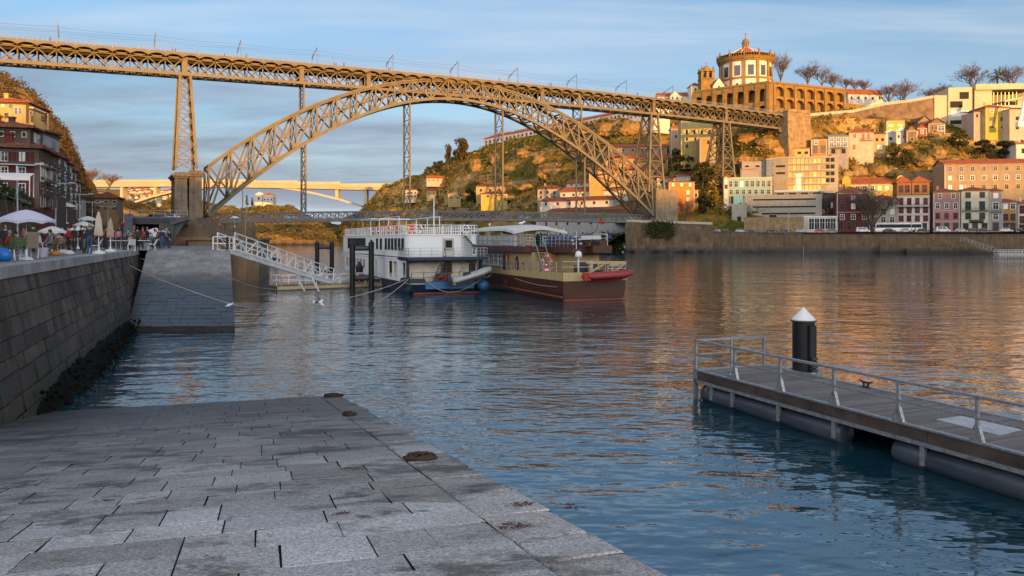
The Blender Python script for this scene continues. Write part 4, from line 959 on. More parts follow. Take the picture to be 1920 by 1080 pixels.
# ---- far end of the river
H('white_hill_church', 'tiny white church with a rounded front on the far hill under the concrete bridge', 478, 492, 935, 385, 366, 12, ('gablefront', 6, WHITEP), WHI, [(372, 1, 3, 4, 'd')], a=0, cat='church', base=8)
H('white_hill_hall', 'white hall with a red roof beside the tiny far hill church', 493, 512, 935, 385, 366, 12, ('hip', 5, ROOF), WHI, [(374, 3, 2, 3, 'd')], a=0, base=8)
for i in range(26):
    x = 226 + (i * 37) % 98; y = 352 + (i * 13) % 20; D = lerp(1075, 960, (y - 352) / 20); w_ = 7 + (i * 5) % 6
    H('hill_house', 'small sunlit house on the far hillside below the concrete bridge deck', x, x + w_, D, y + 8, y, 8, ('hip' if i % 3 else 'gablefront', 3, (ROOF, ROOFD)[i % 2]), (WHI, PAL, WHI, CRM)[i % 4], [(y + 4, 2, 1.6, 2.4, 'd')], a=(i * 7) % 20 - 10, group='far hillside houses', trim=None, base=8, cat='house')
# ------------------------------------------------------------------ walls with niches
def niche_wall(b, o, u, nrm, W_, H_, bays, tiers, depth=2.2, pil=.8, m=0, md=0, zoff=None):
    """bays across, tiers = [(z0, z1 crown)] ; real arched recesses, pilasters between them"""
    o, u, nrm = Vector(o), Vector(u).normalized(), Vector(nrm).normalized(); up = Vector((0, 0, 1)); bwid = W_ / bays
    pt = lambda x, z, d=0: o + u * x + up * z - nrm * d
    edges = [0]
    for z0, z1 in tiers: edges += [z0, z1]
    for i in range(bays):
        x0, x1 = i * bwid, (i + 1) * bwid; a0, a1 = x0 + pil / 2, x1 - pil / 2
        zc = 0.0
        for (z0, z1) in tiers + [(H_, H_)]:
            zt = z0
            b.face([pt(x0, zc), pt(x1, zc), pt(x1, zt), pt(x0, zt)], m)
            if z0 >= H_: break
            r = (a1 - a0) / 2; zs = max(z0 + .1, z1 - r * .75); n = 8
            arc = [(a0 + r - r * math.cos(math.pi * k / n), zs + (z1 - zs) * math.sin(math.pi * k / n)) for k in range(n + 1)]
            b.face([pt(x0, z0), pt(a0, z0), pt(a0, zs), pt(x0, zs)], m); b.face([pt(a1, z0), pt(x1, z0), pt(x1, zs), pt(a1, zs)], m)
            zt2 = z1 + .25
            b.face([pt(x0, zs), pt(a0, zs), pt(a0, zt2), pt(x0, zt2)], m); b.face([pt(a1, zs), pt(x1, zs), pt(x1, zt2), pt(a1, zt2)], m)
            for (xa, za), (xb, zb) in zip(arc, arc[1:]):
                b.face([pt(xa, za), pt(xb, zb), pt(xb, zt2), pt(xa, zt2)], m); b.face([pt(xa, za), pt(xa, za, depth), pt(xb, zb, depth), pt(xb, zb)], m)
            b.face([pt(a0, z0), pt(a0, z0, depth), pt(a0, zs, depth), pt(a0, zs)], m); b.face([pt(a1, z0), pt(a1, zs), pt(a1, zs, depth), pt(a1, z0, depth)], m)
            b.face([pt(a0, z0), pt(a1, z0), pt(a1, z0, depth), pt(a0, z0, depth)], m)
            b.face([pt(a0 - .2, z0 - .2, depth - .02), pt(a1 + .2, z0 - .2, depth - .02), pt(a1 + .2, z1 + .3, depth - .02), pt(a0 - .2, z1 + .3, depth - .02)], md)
            zc = zt2
    for i in range(bays + 1):
        x = i * bwid; k = pil * .42
        b.hexa([pt(x - k, 0, .1), pt(x - k, 0, -.9), pt(x + k, 0, -.9), pt(x + k, 0, .1), pt(x - k, H_ - .3, .1), pt(x - k, H_ - .3, -.35), pt(x + k, H_ - .3, -.35), pt(x + k, H_ - .3, .1)][::1], m)
# monastery terrace: retaining wall, corner at px 1440
KZ = 91.5
Cn = Vector((PX(1440, 440), 440, 0)); Le = Vector((PX(1300, 470), 470, 0)); Re = Vector((PX(1583, 463), 463, 0))
t = thing('niched_retaining_wall', 'huge golden retaining wall of stacked arched niches carrying the round church', 'wall', (Cn.x, Cn.y, 72))
MON = mat('monastery_stone', (.255, .155, .045), .85, .3, .3, bump=.4, bscale=2, bdist=.1, streak=.45)
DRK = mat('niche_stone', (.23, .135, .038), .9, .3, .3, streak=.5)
b = MB(); u = (Re - Cn).normalized(); n_ = Vector((u.y, -u.x, 0)); L_ = (Re - Cn).length; HT = KZ - 72
o = Vector((0, 0, 0)); pier = 4.4
zt = lambda f: HT - 0.0 * f
b.box(0, 0, 0, 0, 0, 0) if False else None
q0 = u * pier
b.hexa([Vector((0, 0, -4)) - n_ * 0, q0 + Vector((0, 0, -4)), q0 - n_ * 3 + Vector((0, 0, -4)), -n_ * 3 + Vector((0, 0, -4)), Vector((0, 0, HT)), q0 + Vector((0, 0, HT)), q0 - n_ * 3 + Vector((0, 0, HT)), -n_ * 3 + Vector((0, 0, HT))])
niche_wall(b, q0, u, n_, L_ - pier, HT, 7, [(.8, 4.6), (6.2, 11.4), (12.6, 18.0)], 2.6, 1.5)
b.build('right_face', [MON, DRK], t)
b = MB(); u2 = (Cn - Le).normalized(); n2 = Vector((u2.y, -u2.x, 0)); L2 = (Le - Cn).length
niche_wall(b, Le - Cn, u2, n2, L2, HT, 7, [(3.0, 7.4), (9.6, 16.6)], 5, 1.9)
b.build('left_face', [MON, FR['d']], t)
b = MB(); bk = Vector((PX(1480, 540), 540, 0)) - Cn; bl = Vector((PX(1290, 540), 540, 0)) - Cn; Z = Vector((0, 0, HT))
le, re = Le - Cn, Re - Cn
b.face([Z, re + Z, bk + Z, bl + Z, le + Z]); b.face([re + Z, re, bk, bk + Z]); b.face([bl + Z, bl, le, le + Z])
b.build('terrace_top', PAVE, t)
b = MB()
for a_, c_, nn in ((Vector((0, 0, 0)), re, n_), (le, Vector((0, 0, 0)), n2)):
    d_ = (c_ - a_).normalized()
    b.hexa([a_ + nn * .5 + Z, c_ + nn * .5 + Z, c_ - nn * .4 + Z, a_ - nn * .4 + Z] + [p + Vector((0, 0, 1.1)) for p in (a_ + nn * .5 + Z, c_ + nn * .5 + Z, c_ - nn * .4 + Z, a_ - nn * .4 + Z)])
b.build('parapet', MON, t)
t = thing('lower_niched_wall', 'lower stepped continuation of the niched retaining wall, one row of arches running right', 'wall', (PX(1583, 463), 463, 72))
b = MB(); e2 = Vector((PX(1640, 480), 480, 0)) - Vector((PX(1583, 463), 463, 0)); u = e2.normalized(); n_ = Vector((u.y, -u.x, 0))
niche_wall(b, (0, 0, 0), u, n_, e2.length, 12.5, 6, [(3.5, 10.0)], 1.2, 1.0); b.build('face', [MON, DRK], t)
b = MB(); k = Vector((0, 0, 12.5)); b.hexa([-n_ * 8, e2 - n_ * 8, e2 - n_ * 1.3, -n_ * 1.3, -n_ * 8 + k, e2 - n_ * 8 + k, e2 + n_ * .4 + k, n_ * .4 + k]); b.build('body', MON, t)
# round church
RC = Vector((PX(1398, 484), 484, KZ)); kk = 484 / F
t = thing('round_church', 'round whitewashed monastery church with an orange conical roof, balustrade and domed lantern', 'church', RC)
zz_ = lambda py: PZ(py, pw(py, [(88, 484), (106, 469)])) - KZ
MW = mat('monastery_white', (.78, .72, .62), .85, .2, .25, streak=.4)
r0 = 47 * kk
b = MB(); b.lathe([(r0, -3), (r0, zz_(146)), (r0 + .5, zz_(145)), (r0 + .5, zz_(143)), (r0 - .3, zz_(142.6)), (r0 - .3, zz_(112))], n=36); b.build('drum', MW, t)
b = MB()
for z0, z1, e in ((146, 142.5, .75), (112, 109, .8), (109, 106, 1.6), (106, 104.5, 2.0)): b.lathe([(r0, zz_(z0)), (r0 + e * .8, zz_(z0)), (r0 + e, zz_(z1) - .03), (r0, zz_(z1) - .03)], n=36)
b.build('cornice', MON, t)
b = MB()
for i in range(12):
    a = 2 * math.pi * (i + .35) / 12; d = Vector((math.cos(a), math.sin(a), 0)); s_ = Vector((-d.y, d.x, 0))
    b.hexa([d * (r0 - .5) - s_ * .9 + Vector((0, 0, -3)), d * (r0 + .45) - s_ * .9 + Vector((0, 0, -3)), d * (r0 + .45) + s_ * .9 + Vector((0, 0, -3)), d * (r0 - .5) + s_ * .9 + Vector((0, 0, -3))] + [p + Vector((0, 0, zz_(109.4))) for p in (d * (r0 - .5) - s_ * .9, d * (r0 + .45) - s_ * .9, d * (r0 + .45) + s_ * .9, d * (r0 - .5) + s_ * .9)])
b.build('pilasters', MON, t)
for i in range(12):
    a = 2 * math.pi * (i + .85) / 12; x, y = math.cos(a), math.sin(a)
    if y < .45:
        addwin(t, x * (r0 - .25), y * (r0 - .25), zz_(130), 'b', 3.0, 5.6, a + math.pi / 2); addwin(t, x * (r0 + .02), y * (r0 + .02), zz_(157), 'd', 1.3, 1.5, a + math.pi / 2)
b = MB(); rb = r0 + 1.5
for i in range(72):
    a = 2 * math.pi * i / 72; b.lathe([(.16, 0), (.3, .5), (.14, 1), (.25, 1.4)], (rb * math.cos(a), rb * math.sin(a), zz_(104.4)), 5)
for i in range(12):
    a = 2 * math.pi * (i + .35) / 12; b.lathe([(.6, 0), (.6, 2.0), (.8, 2.05), (.35, 2.8), (.5, 3.2), (.05, 4.6)], (rb * math.cos(a), rb * math.sin(a), zz_(104.4)), 6)
b.lathe([(rb - .3, zz_(104.4) + 1.42), (rb + .3, zz_(104.4) + 1.42), (rb + .3, zz_(104.4) + 1.75), (rb - .3, zz_(104.4) + 1.75), (rb - .3, zz_(104.4) + 1.42)], n=36); b.build('balustrade', MON, t)
b = MB(); rr = 39 * kk
b.lathe([(rr + 1.0, zz_(105)), (rr + .8, zz_(103)), (rr * .62, zz_(95.5)), (7.5 * kk, zz_(89.8))], n=24); b.build('roof', ROOF, t, smooth=False)
b = MB()
for i in range(8):
    a = 2 * math.pi * (i + .3) / 8; d = Vector((math.cos(a), math.sin(a), 0)); b.bar(d * (rr + .9) + Vector((0, 0, zz_(103) + .1)), d * (rr * .63) + Vector((0, 0, zz_(95.5) + .12)), .3, .25); b.bar(d * (rr * .63) + Vector((0, 0, zz_(95.5) + .12)), d * 7.6 * kk + Vector((0, 0, zz_(89.6))), .45, .3)
b.build('roof_ribs', MW, t)
b = MB(); b.lathe([(8.4 * kk, zz_(91)), (8.4 * kk, zz_(89.4)), (5.8 * kk, zz_(89)), (5.8 * kk, zz_(82)), (7.6 * kk, zz_(81.6)), (7.6 * kk, zz_(80.6)), (6.6 * kk, zz_(80)), (5.8 * kk, zz_(76)), (3.2 * kk, zz_(73.4)), (1.2 * kk, zz_(72.4)), (.8 * kk, zz_(70)), (.1, zz_(69))], n=12)
b.bar((0, 0, zz_(70)), (0, 0, zz_(61)), .3); b.bar((-.9, 0, zz_(64)), (.9, 0, zz_(64)), .3); l_ = b.build('lantern', MON, t)
for i in range(8):
    a = 2 * math.pi * i / 8; addwin(l_, math.cos(a) * 5.85 * kk, math.sin(a) * 5.85 * kk, zz_(85.4), 'd', .7, 1.7, a + math.pi / 2)
# bell tower and wings
BTD = 478
t = thing('bell_tower', 'square stone bell tower with a small dome and pinnacles left of the round church', 'tower', (PX(1324, BTD), BTD, KZ)); kk = BTD / F; zb = lambda py: PZ(py, BTD) - KZ
b = MB(); w_ = 12.2 * kk; b.box(-w_, w_, -w_, w_, -3, zb(150)); b.box(-w_ - .4, w_ + .4, -w_ - .4, w_ + .4, zb(150), zb(148.6))
for x in (-1, 1):
    for y in (-1, 1): b.box(x * w_ - (1.4 if x > 0 else 0), x * w_ + (1.4 if x < 0 else 0), y * w_ - (1.4 if y > 0 else 0), y * w_ + (1.4 if y < 0 else 0), zb(148.6), zb(136))
b.box(-.7, .7, -w_, -w_ + 1.2, zb(148.6), zb(136)); b.box(-w_, -w_ + 1.2, -.7, .7, zb(148.6), zb(136)); b.box(-w_ + 1.5, w_ - 1.5, -w_ + 1.5, w_ - 1.5, zb(148.6), zb(136.2))
b.box(-w_ - .5, w_ + .5, -w_ - .5, w_ + .5, zb(136), zb(134.2)); b.build('shaft', MON, t)
b = MB(); b.lathe([(8 * kk, zb(134.3)), (8 * kk, zb(131)), (7 * kk, zb(128)), (4 * kk, zb(125.4)), (1.4 * kk, zb(124.2)), (1.2 * kk, zb(122.6)), (.1, zb(120))], n=12); b.bar((0, 0, zb(122)), (0, 0, zb(116.5)), .22); b.bar((-.7, 0, zb(118.4)), (.7, 0, zb(118.4)), .22); b.build('dome', MON, t)
b = MB()
for x in (-1, 1):
    for y in (-1, 1): b.lathe([(.55, 0), (.75, .5), (.4, 1.0), (.55, 1.5), (.05, 2.8)], (x * (w_ - .4), y * (w_ - .4), zb(134.2)), 6)
b.build('pinnacles', MON, t)
for x in (-.45, .45): addwin(t, x * w_, -w_ + 1.45, zb(142.5), 'd', 1.5, 3.0); 
H('monastery_wing', 'low white monastery wing with a pinnacle left of the bell tower', 1296, 1312, 482, 180, 160, 10, ('hip', 6, ROOF), MW, [(168, 1, 3, 5, 'd')], a=0, cat='chapel')
H('monastery_chapel', 'white gabled chapel between the bell tower and the round church', 1337, 1359, 472, 175, 160, 12, ('gablefront', 14, ROOF), MW, [(163, 1, 3, 4, 'd'), (170, 1, 5, 8, 'b')], a=0, cat='chapel')
H('monastery_hall', 'white monastery hall with an orange roof running down left of the bell tower', 1232, 1312, 492, 200, 181, 12, ('gableside', 9, ROOF), WHI, [(186, 6, 3, 4, 'd')], a=8, cat='hall', base=12)
H('monastery_gable', 'small classical gabled front on the white monastery hall', 1257, 1274, 486, 200, 178, 6, ('gablefront', 7, MON), MW, [(184, 2, 3, 5, 'd')], a=6, cat='chapel', base=10, ov=.3)
# long dormitory in falling sections
D0, D1 = 585.0, 452.0; n = 7
for i in range(n):
    x0, x1 = lerp(908, 1226, i / n), lerp(908, 1226, (i + 1) / n); inv = lambda x: 1 / lerp(1 / D0, 1 / D1, (x - 908) / (1190 - 908))
    d0, d1 = inv(x0), inv(x1); a = math.degrees(math.atan2(d0 - d1, PX(x1, d1) - PX(x0, d0)))
    yb = lerp(272, 211, i / n); 
    H('long_white_building', ['left end of the long white hilltop building, hipped orange roof against the sky', 'second section of the long white hilltop building from its left end', 'third section of the long white hilltop building, behind the arch crown side', 'middle section of the long white hilltop building seen through the arch lattice', 'fifth section of the long white hilltop building under the deck truss', 'sixth section of the long white hilltop building above the bare cliff', 'right end section of the long white hilltop building behind the deck lattice'][i],
      x0, x1 + .6, d0, yb + 6, yb - 11.5, 12, ('gableside' if i else 'hip', 7.5, ROOF), WHI, [(yb - 5, 6, 2.6, 4.2, 'b'), (yb + 1, 6, 2, 2.6, 'b')], a=a, cat='building', base=9, group='sections of the long white building')
# dark granite wall that climbs right from the abutment, with a pale parapet
t = thing('granite_hill_wall', 'long dark stained granite wall with a pale parapet climbing from the bridge abutment to the museum', 'wall', (PX(1515, 428), 428, 56))
pts = [(1505, 219, 426), (1600, 211, 427), (1660, 197, 428), (1705, 192, 428), (1750, 184, 428)]
b = MB(); c = MB(); o = t.location
for (x0, y0, d0), (x1, y1, d1) in zip(pts, pts[1:]):
    p0, p1 = P(x0, y0, d0) - o, P(x1, y1, d1) - o; dn0, dn1 = Vector((p0.x, p0.y, -6)), Vector((p1.x, p1.y, -6)); k = Vector((0, 3, 0)); v_ = Vector((0, -.8, 0))
    b.hexa([dn0 + v_, dn1 + v_, dn1 + k, dn0 + k, p0, p1, p1 + k, p0 + k])
    e = Vector((0, 0, 1.5)); f = Vector((0, -.25, 0)); c.hexa([p0 + f, p1 + f, p1 + k * .3, p0 + k * .3, p0 + f + e, p1 + f + e, p1 + k * .3 + e, p0 + k * .3 + e])
b.build('wall', DARKGRAN, t); c.build('parapet', PAL, t)
# concrete museum
MUS = mat('museum_concrete', (.52, .44, .29), .8, .1, .12, streak=.2)
MD = 428.0
t = thing('concrete_museum', 'modern pale concrete building with square windows and a shaded terrace under a flat slab', 'building', (PX(1752, MD), MD, PZ(234, MD)), -rad(6)); o = t.location; kk = MD / F
mx = lambda px: (px - 1752) * kk * 1.05; mz = lambda py: PZ(py, MD) - o.z
b = MB(); b.box(mx(1752), mx(1774.5), 0, 14, -8, mz(179)); b.build('left_block', MUS, t)
b = MB(); b.box(mx(1774.6), mx(1815), -.8, 14, -8, mz(165.5)); m_ = b.build('main_block', MUS, t)
for x0, x1, y0, y1 in ((1793, 1809.5, 174, 187), (1777, 1799, 191, 203)): addwin(m_, mx((x0 + x1) / 2), -.8, mz((y0 + y1) / 2), 'd', (x1 - x0) * kk, (y1 - y0) * kk)
addwin(m_, mx(1794), -.8, mz(214), 'k', 30 * kk, 11 * kk); addwin(m_, mx(1795), -.8, mz(230), 'd', 36 * kk, 7 * kk)
b = MB(); b.box(mx(1815.1), mx(1819), .6, 10, -8, mz(166)); b.build('dark_joint', DARKM, t)
b = MB(); b.box(mx(1819.1), mx(1917), -2, 14, mz(171), mz(160.5)); b.build('roof_slab', MUS, t)
b = MB(); b.box(mx(1819.2), mx(1848.5), -.6, 13, -8, mz(171.1)); b.build('wall_block', MUS, t)
b = MB(); b.box(mx(1848.6), mx(1917), 9, 13, mz(205), mz(171.1)); b.build('recess', DARKM, t)
b = MB(); b.box(mx(1848.6), mx(1917), -1, 8.9, mz(205), mz(200)); b.bar((mx(1868), -1.2, mz(193)), (mx(1917), -1.2, mz(183)), .5, 1.0); b.box(mx(1893), mx(1917), .5, 2, mz(199.9), mz(186)); b.build('terrace', MUS, t)
b = MB()
for i in range(8): x = mx(1852 + i * 6.4); b.bar((x, 4, mz(200)), (x, 4, mz(171.1)), .2)
b.build('mullions', GREYM, t)
t = thing('white_mast', 'leaning white steel mast at the right edge beside the concrete museum', 'mast', P(1912, 230, 394)); o = t.location
b = MB(); b.tube([(0, 0, 0), P(1926, 165, 394) - o], [.9, .7], 10); b.box(-1.4, 1.4, -1.4, 1.4, -2, .3); b.build('shaft', WHITEP, t)
# ------------------------------------------------------------------ embankment on the far bank
EMB = tidemat('embankment_stone', (.145, .098, .06), .8, 2.4, (.012, .010, .007), 0, 0, 1.2, streak=.85)
def bankD(px): return pw(px, [(1172, 325), (1340, 318), (1440, 312), (1600, 303), (1750, 296), (1920, 289), (2060, 282), (2500, 265)])
def face_wall(name, label, xs, ztop, bat, rough_, m, thick=1.2, cap=True, ph=.95):
    o = Vector((PX(xs[0], bankD(xs[0])), bankD(xs[0]), 0)); t = thing(name, label, 'wall', o); rows = []
    for x in xs:
        D = bankD(x); zt = pw(x, ztop); r_ = []
        for j in range(9):
            z = lerp(-1.5, zt, j / 8); k = bat * (1 - j / 8); p = Vector((PX(x, D), D - k, z))
            p.y += NZ.fractal(p * .25, 1, 2, 4) * rough_ * (1 - j / 9); r_.append(p - o)
        rows.append(r_)
    b = MB(); b.grid(rows); b.build('face', m, t, smooth=rough_ > .5)
    c = MB()
    for x0, x1 in zip(xs[::4], xs[4::4]):
        p = [Vector((PX(x, bankD(x)), bankD(x), pw(x, ztop))) - o for x in (x0, x1)]; a, d = Vector((0, -.25, 0)), Vector((0, thick, 0)); e = Vector((0, 0, ph))
        c.hexa([p[0] + a, p[1] + a, p[1] + d, p[0] + d, p[0] + a + e, p[1] + a + e, p[1] + d + e, p[0] + d + e])
    c.build('parapet', cap if cap is not True else m, t)
xs = list(np.linspace(1172, 1336, 61)); face_wall('rock_bastion', 'rough rock and masonry bastion under the far end of the bridge with a white parapet', xs, [(1172, 12.4), (1336, 11.2)], 3.4, 3.2, EMB, cap=PAL)
xs = list(np.linspace(1336.4, 1505, 61)); face_wall('embankment_wall', 'long stained granite embankment wall right of the bastion below the parked cars', xs, [(1336, 8.2), (1505, 7.4)], .9, .7, EMB, ph=.4)
xs = list(np.linspace(1505.4, 2380, 161)); face_wall('low_embankment_wall', 'lower granite embankment wall along the road of waterfront houses', xs, [(1505, 7.2), (1920, 7.0), (2400, 7)], .9, .7, EMB, ph=.3)
# bastion fill, road, quay ledge
b = MB(); b.grid([[(PX(x, bankD(x) + .6), bankD(x) + .6, pw(x, [(1172, 12.3), (1336, 11.1)])), (PX(x, bankD(x) + 16), bankD(x) + 16, pw(x, [(1172, 12.3), (1336, 11.1)]))] for x in np.linspace(1150, 1338, 6)]); setting(b.build('pavement', PAVE))
ASPH = mat('asphalt', (.055, .054, .056), .9, .2, .4)
b = MB(); b.grid([[(PX(x, bankD(x) + k), bankD(x) + k, 8.05 + .02 * (k > 4)) for k in (4, 16)] for x in np.linspace(1338, 2450, 12)]); setting(b.build('road', ASPH))
t = thing('landing_stage', 'low stone landing stage at the foot of the embankment on the right', 'quay', (PX(1640, 298), 298, 0))
b = MB(); o = t.location
for x0, x1, zt_, dd in ((1650, 1780, 3.6, 3.5), (1700, 1800, 2.4, 6.5)):
    D_ = bankD((x0 + x1) / 2) ; p = [Vector((PX(x, bankD(x) - dd), bankD(x) - dd, 0)) - o for x in (x0, x1)] + [Vector((PX(x, bankD(x) + .5), bankD(x) + .5, 0)) - o for x in (x1, x0)]
    b.hexa([q_ + Vector((0, 0, -1.5)) for q_ in p] + [q_ + Vector((0, 0, zt_)) for q_ in p])
b.build('platform', EMB, t)
t = thing('access_ramp', 'sloping stone access ramp leading down to the floating jetty far right', 'ramp', P(1805, 449, 288)); o = t.location; o = Vector((o.x, o.y, 0))
t.location = o
b = MB(); p0, p1 = P(1805, 452, 289) - o, P(1862, 472, 281) - o; b.bar(p0, p1, 2.6, .7, up=(0, 0, 1)); b.build('deck', DARKGRAN, t)
for y in (-1.2, 1.2):
    b = MB(); k = Vector((0, y, 0)); b.bar(p0 + k + Vector((0, 0, 1.3)), p1 + k + Vector((0, 0, 1.3)), .08)
    for i in range(9): q_ = p0.lerp(p1, i / 8) + k; b.bar(q_, q_ + Vector((0, 0, 1.3)), .07)
    b.build('railing', GREYM, t)
t = thing('far_jetty', 'small floating jetty with a thin white railing at the far right bank', 'jetty', P(1868, 475, 279)); t.location.z = 0; kk = 279 / F
b = MB(); b.box(0, 90 * kk, -1.5, 1.5, -.3, .45); b.build('deck', TRIM, t)
for y in (-1.4, 1.4):
    b = MB()
    for i in range(16): b.bar((i * 6 * kk, y, .45), (i * 6 * kk, y, 1.7), .07)
    for z in (1.0, 1.7): b.bar((0, y, z), (90 * kk, y, z), .07)
    b.build('railing', WHITEP, t)
# ------------------------------------------------------------------ plants
BARK = mat('bark', (.13, .09, .065), .9, .35, 1.5)
TWIG = mat('twigs', (.20, .135, .11), .9, .3, .8)
LEAFD = leafmat('leaf_dark', (.012, .018, .007), (.035, .045, .014), (.07, .07, .02))
LEAFM = leafmat('leaf_mid', (.025, .035, .010), (.07, .075, .02), (.16, .12, .03))
LEAFP = leafmat('leaf_pine', (.02, .022, .010), (.06, .05, .02), (.13, .09, .04))
def leaf(b, p, r, rg, m=0, flat=.0):
    n = Vector((rg.gauss(0, 1), rg.gauss(0, 1), rg.gauss(0, 1) + flat)).normalized(); x = n.orthogonal().normalized(); y = n.cross(x); a = rg.uniform(0, 6.28)
    u = (x * math.cos(a) + y * math.sin(a)) * r; v = (y * math.cos(a) - x * math.sin(a)) * r * rg.uniform(.5, .9)
    b.face([p - u, p + v * .8, p + u, p - v], m)
def bare_meshes(seed, h=10.0, spread=4.2):
    rg = random.Random(seed); b = MB(); tw = MB()
    def grow(p, d, L, r, lv):
        q_ = p + d * L; md = p + d * L * .5 + Vector((rg.gauss(0, .04), rg.gauss(0, .04), 0)) * L
        if lv < 3: b.tube([p, md, q_], [r, r * .85, r * .65], 5 if lv < 2 else 4, cap=False)
        else:
            s_ = d.orthogonal().normalized() * r; tw.face([p - s_, p + s_, q_]); s2 = d.cross(s_).normalized() * r; tw.face([p - s2, p + s2, q_])
        if lv >= 5: return
        n = (6, 4, 4, 4, 4)[lv]
        for i in range(n):
            a = 2 * math.pi * (i + rg.random()) / n; tilt = rg.uniform(.25, .7) if lv else rg.uniform(.12, .7)
            x = d.orthogonal().normalized(); y = d.cross(x)
            nd = (d * math.cos(tilt) + (x * math.cos(a) + y * math.sin(a)) * math.sin(tilt)); nd.z += .16; nd.normalize()
            grow(p + d * L * (rg.uniform(.3, 1.0) if lv else rg.uniform(.4, 1)), nd, L * (rg.uniform(.55, .78) if lv else rg.uniform(1.5, 2.4)), max(.022, r * .55), lv + 1)
    grow(Vector((0, 0, -.5)), Vector((rg.gauss(0, .04), rg.gauss(0, .04), 1)).normalized(), h * .16, h * .02, 0)
    return b.mesh('trunk', BARK), tw.mesh('crown', TWIG)
BARE = [bare_meshes(s) for s in (1, 2, 3)]
def bare_tree(label, px, yb, yt, wpx, D, v=0, group=None):
    D = RD(px, D, yb); p = P(px, yb, D); t = thing('bare_tree', label, 'tree', p, v * 1.3, group)
    me = BARE[v % 3]; zs = [q_.co.z for q_ in me[1].vertices]; xs = [q_.co.x for q_ in me[1].vertices]
    sz = (yb - yt) * D / F / np.percentile(zs, 98); sx = wpx * D / F / (np.percentile(xs, 97) - np.percentile(xs, 3))
    for nm, m in zip(('trunk', 'crown'), me): put(m, nm, t, scale=(sx, sx, sz))
    return t
def leafy_meshes(seed, m, lobes=16, n=2600, r=.36, shape='round'):
    rg = random.Random(seed); b = MB(); tr = MB()
    tr.tube([(0, 0, -.6), (.1, 0, 2), (0, .15, 4.5), (.1, 0, 7.5)], [.42, .33, .24, .06], 7)
    cs = []
    for i in range(lobes):
        z = rg.uniform(.32, .95) if shape != 'pine' else rg.uniform(.45, .97)
        w_ = {'round': math.sin(math.pi * min(1, max(.05, (z - .2) / .85))) ** .6, 'cone': (1.02 - z), 'pine': .55 + .35 * math.sin(math.pi * (z - .4) / .6)}[shape] * 3.6
        a = rg.uniform(0, 6.28); k = math.sqrt(rg.random()) * w_ * .8
        c = Vector((math.cos(a) * k, math.sin(a) * k, z * 10)); cs.append((c, rg.uniform(.8, 1.5)))
        tr.tube([(0, 0, z * 10 * .55), c.lerp(Vector((0, 0, z * 8)), .3), c], [.13, .09, .03], 4, cap=False)
    for i in range(n):
        c, R_ = rg.choice(cs); d = Vector((rg.gauss(0, 1), rg.gauss(0, 1), rg.gauss(0, .75))).normalized() * R_ * rg.uniform(.55, 1.05)
        leaf(b, c + d, r * rg.uniform(.6, 1.2), rg)
    return tr.mesh('trunk', BARK), b.mesh('crown', m)
LEAFY = {'dark': leafy_meshes(11, LEAFD, 18), 'mid': leafy_meshes(12, LEAFM, 16), 'pine': leafy_meshes(13, LEAFP, 20, 3200, .3, 'pine'), 'cone': leafy_meshes(14, LEAFD, 18, 1800, .3, 'cone')}
def leafy_tree(name, label, px, yb, yt, wpx, D, kind='dark', rz=0, group=None):
    D = RD(px, D, yb); t = thing(name, label, 'tree', P(px, yb, D), rz, group); s_ = (yb - yt) * D / F / 10.2; sx = wpx * D / F / 7.2
    for nm, m in zip(('trunk', 'crown'), LEAFY[kind]): put(m, nm, t, scale=(sx, sx, s_))
    return t
for i, (x, yb, yt, w_, D, lab) in enumerate([
    (1463, 156, 102, 34, 505, 'tall bare tree just right of the round church'), (1514, 161, 120, 46, 500, 'wide bare tree standing on the niched wall, largest of its row'),
    (1541, 163, 129, 40, 502, 'bare tree overlapping the right side of the widest one on the niched wall'), (1562, 167, 140, 30, 505, 'small pinkish bare tree right of the overlapping pair on the wall'),
    (1584, 171, 147, 26, 508, 'small bare tree above the right end of the tall niches'), (1603, 173, 149, 26, 510, 'small bare tree just left of the red roofed white house'),
    (1621, 173, 150, 26, 512, 'last small bare tree of the row, behind the red roofed house'), (1668, 198, 158, 44, 470, 'bare bushy tree at the right gable of the red roofed house'),
    (1692, 197, 155, 56, 476, 'round bare tree left of the pale parapet bend'), (1742, 190, 166, 36, 480, 'low bare tree behind the parapet left of the museum'),
    (1765, 186, 160, 34, 485, 'bare tree touching the left block of the museum'), (1824, 168, 126, 58, 470, 'large domed bare tree above the museum roof'), (1898, 166, 127, 46, 474, 'bare tree right of the palm above the museum roof'),
    (1636, 436, 352, 96, 342, 'great bare plane tree with pale limbs on the far riverside road'), (168, 352, 317, 40, 270, 'bare tree on the slope beside the concrete bridge end'), (205, 352, 326, 34, 280, 'second bare tree above the concrete bridge end, reddish crown'),
    (1248, 417, 366, 36, 366, 'dark bare tree on the bastion left of the orange house foot'), (1285, 418, 372, 34, 366, 'dark leafless tree in front of the orange house')]):
    bare_tree(lab, x, yb, yt, w_, D, i)
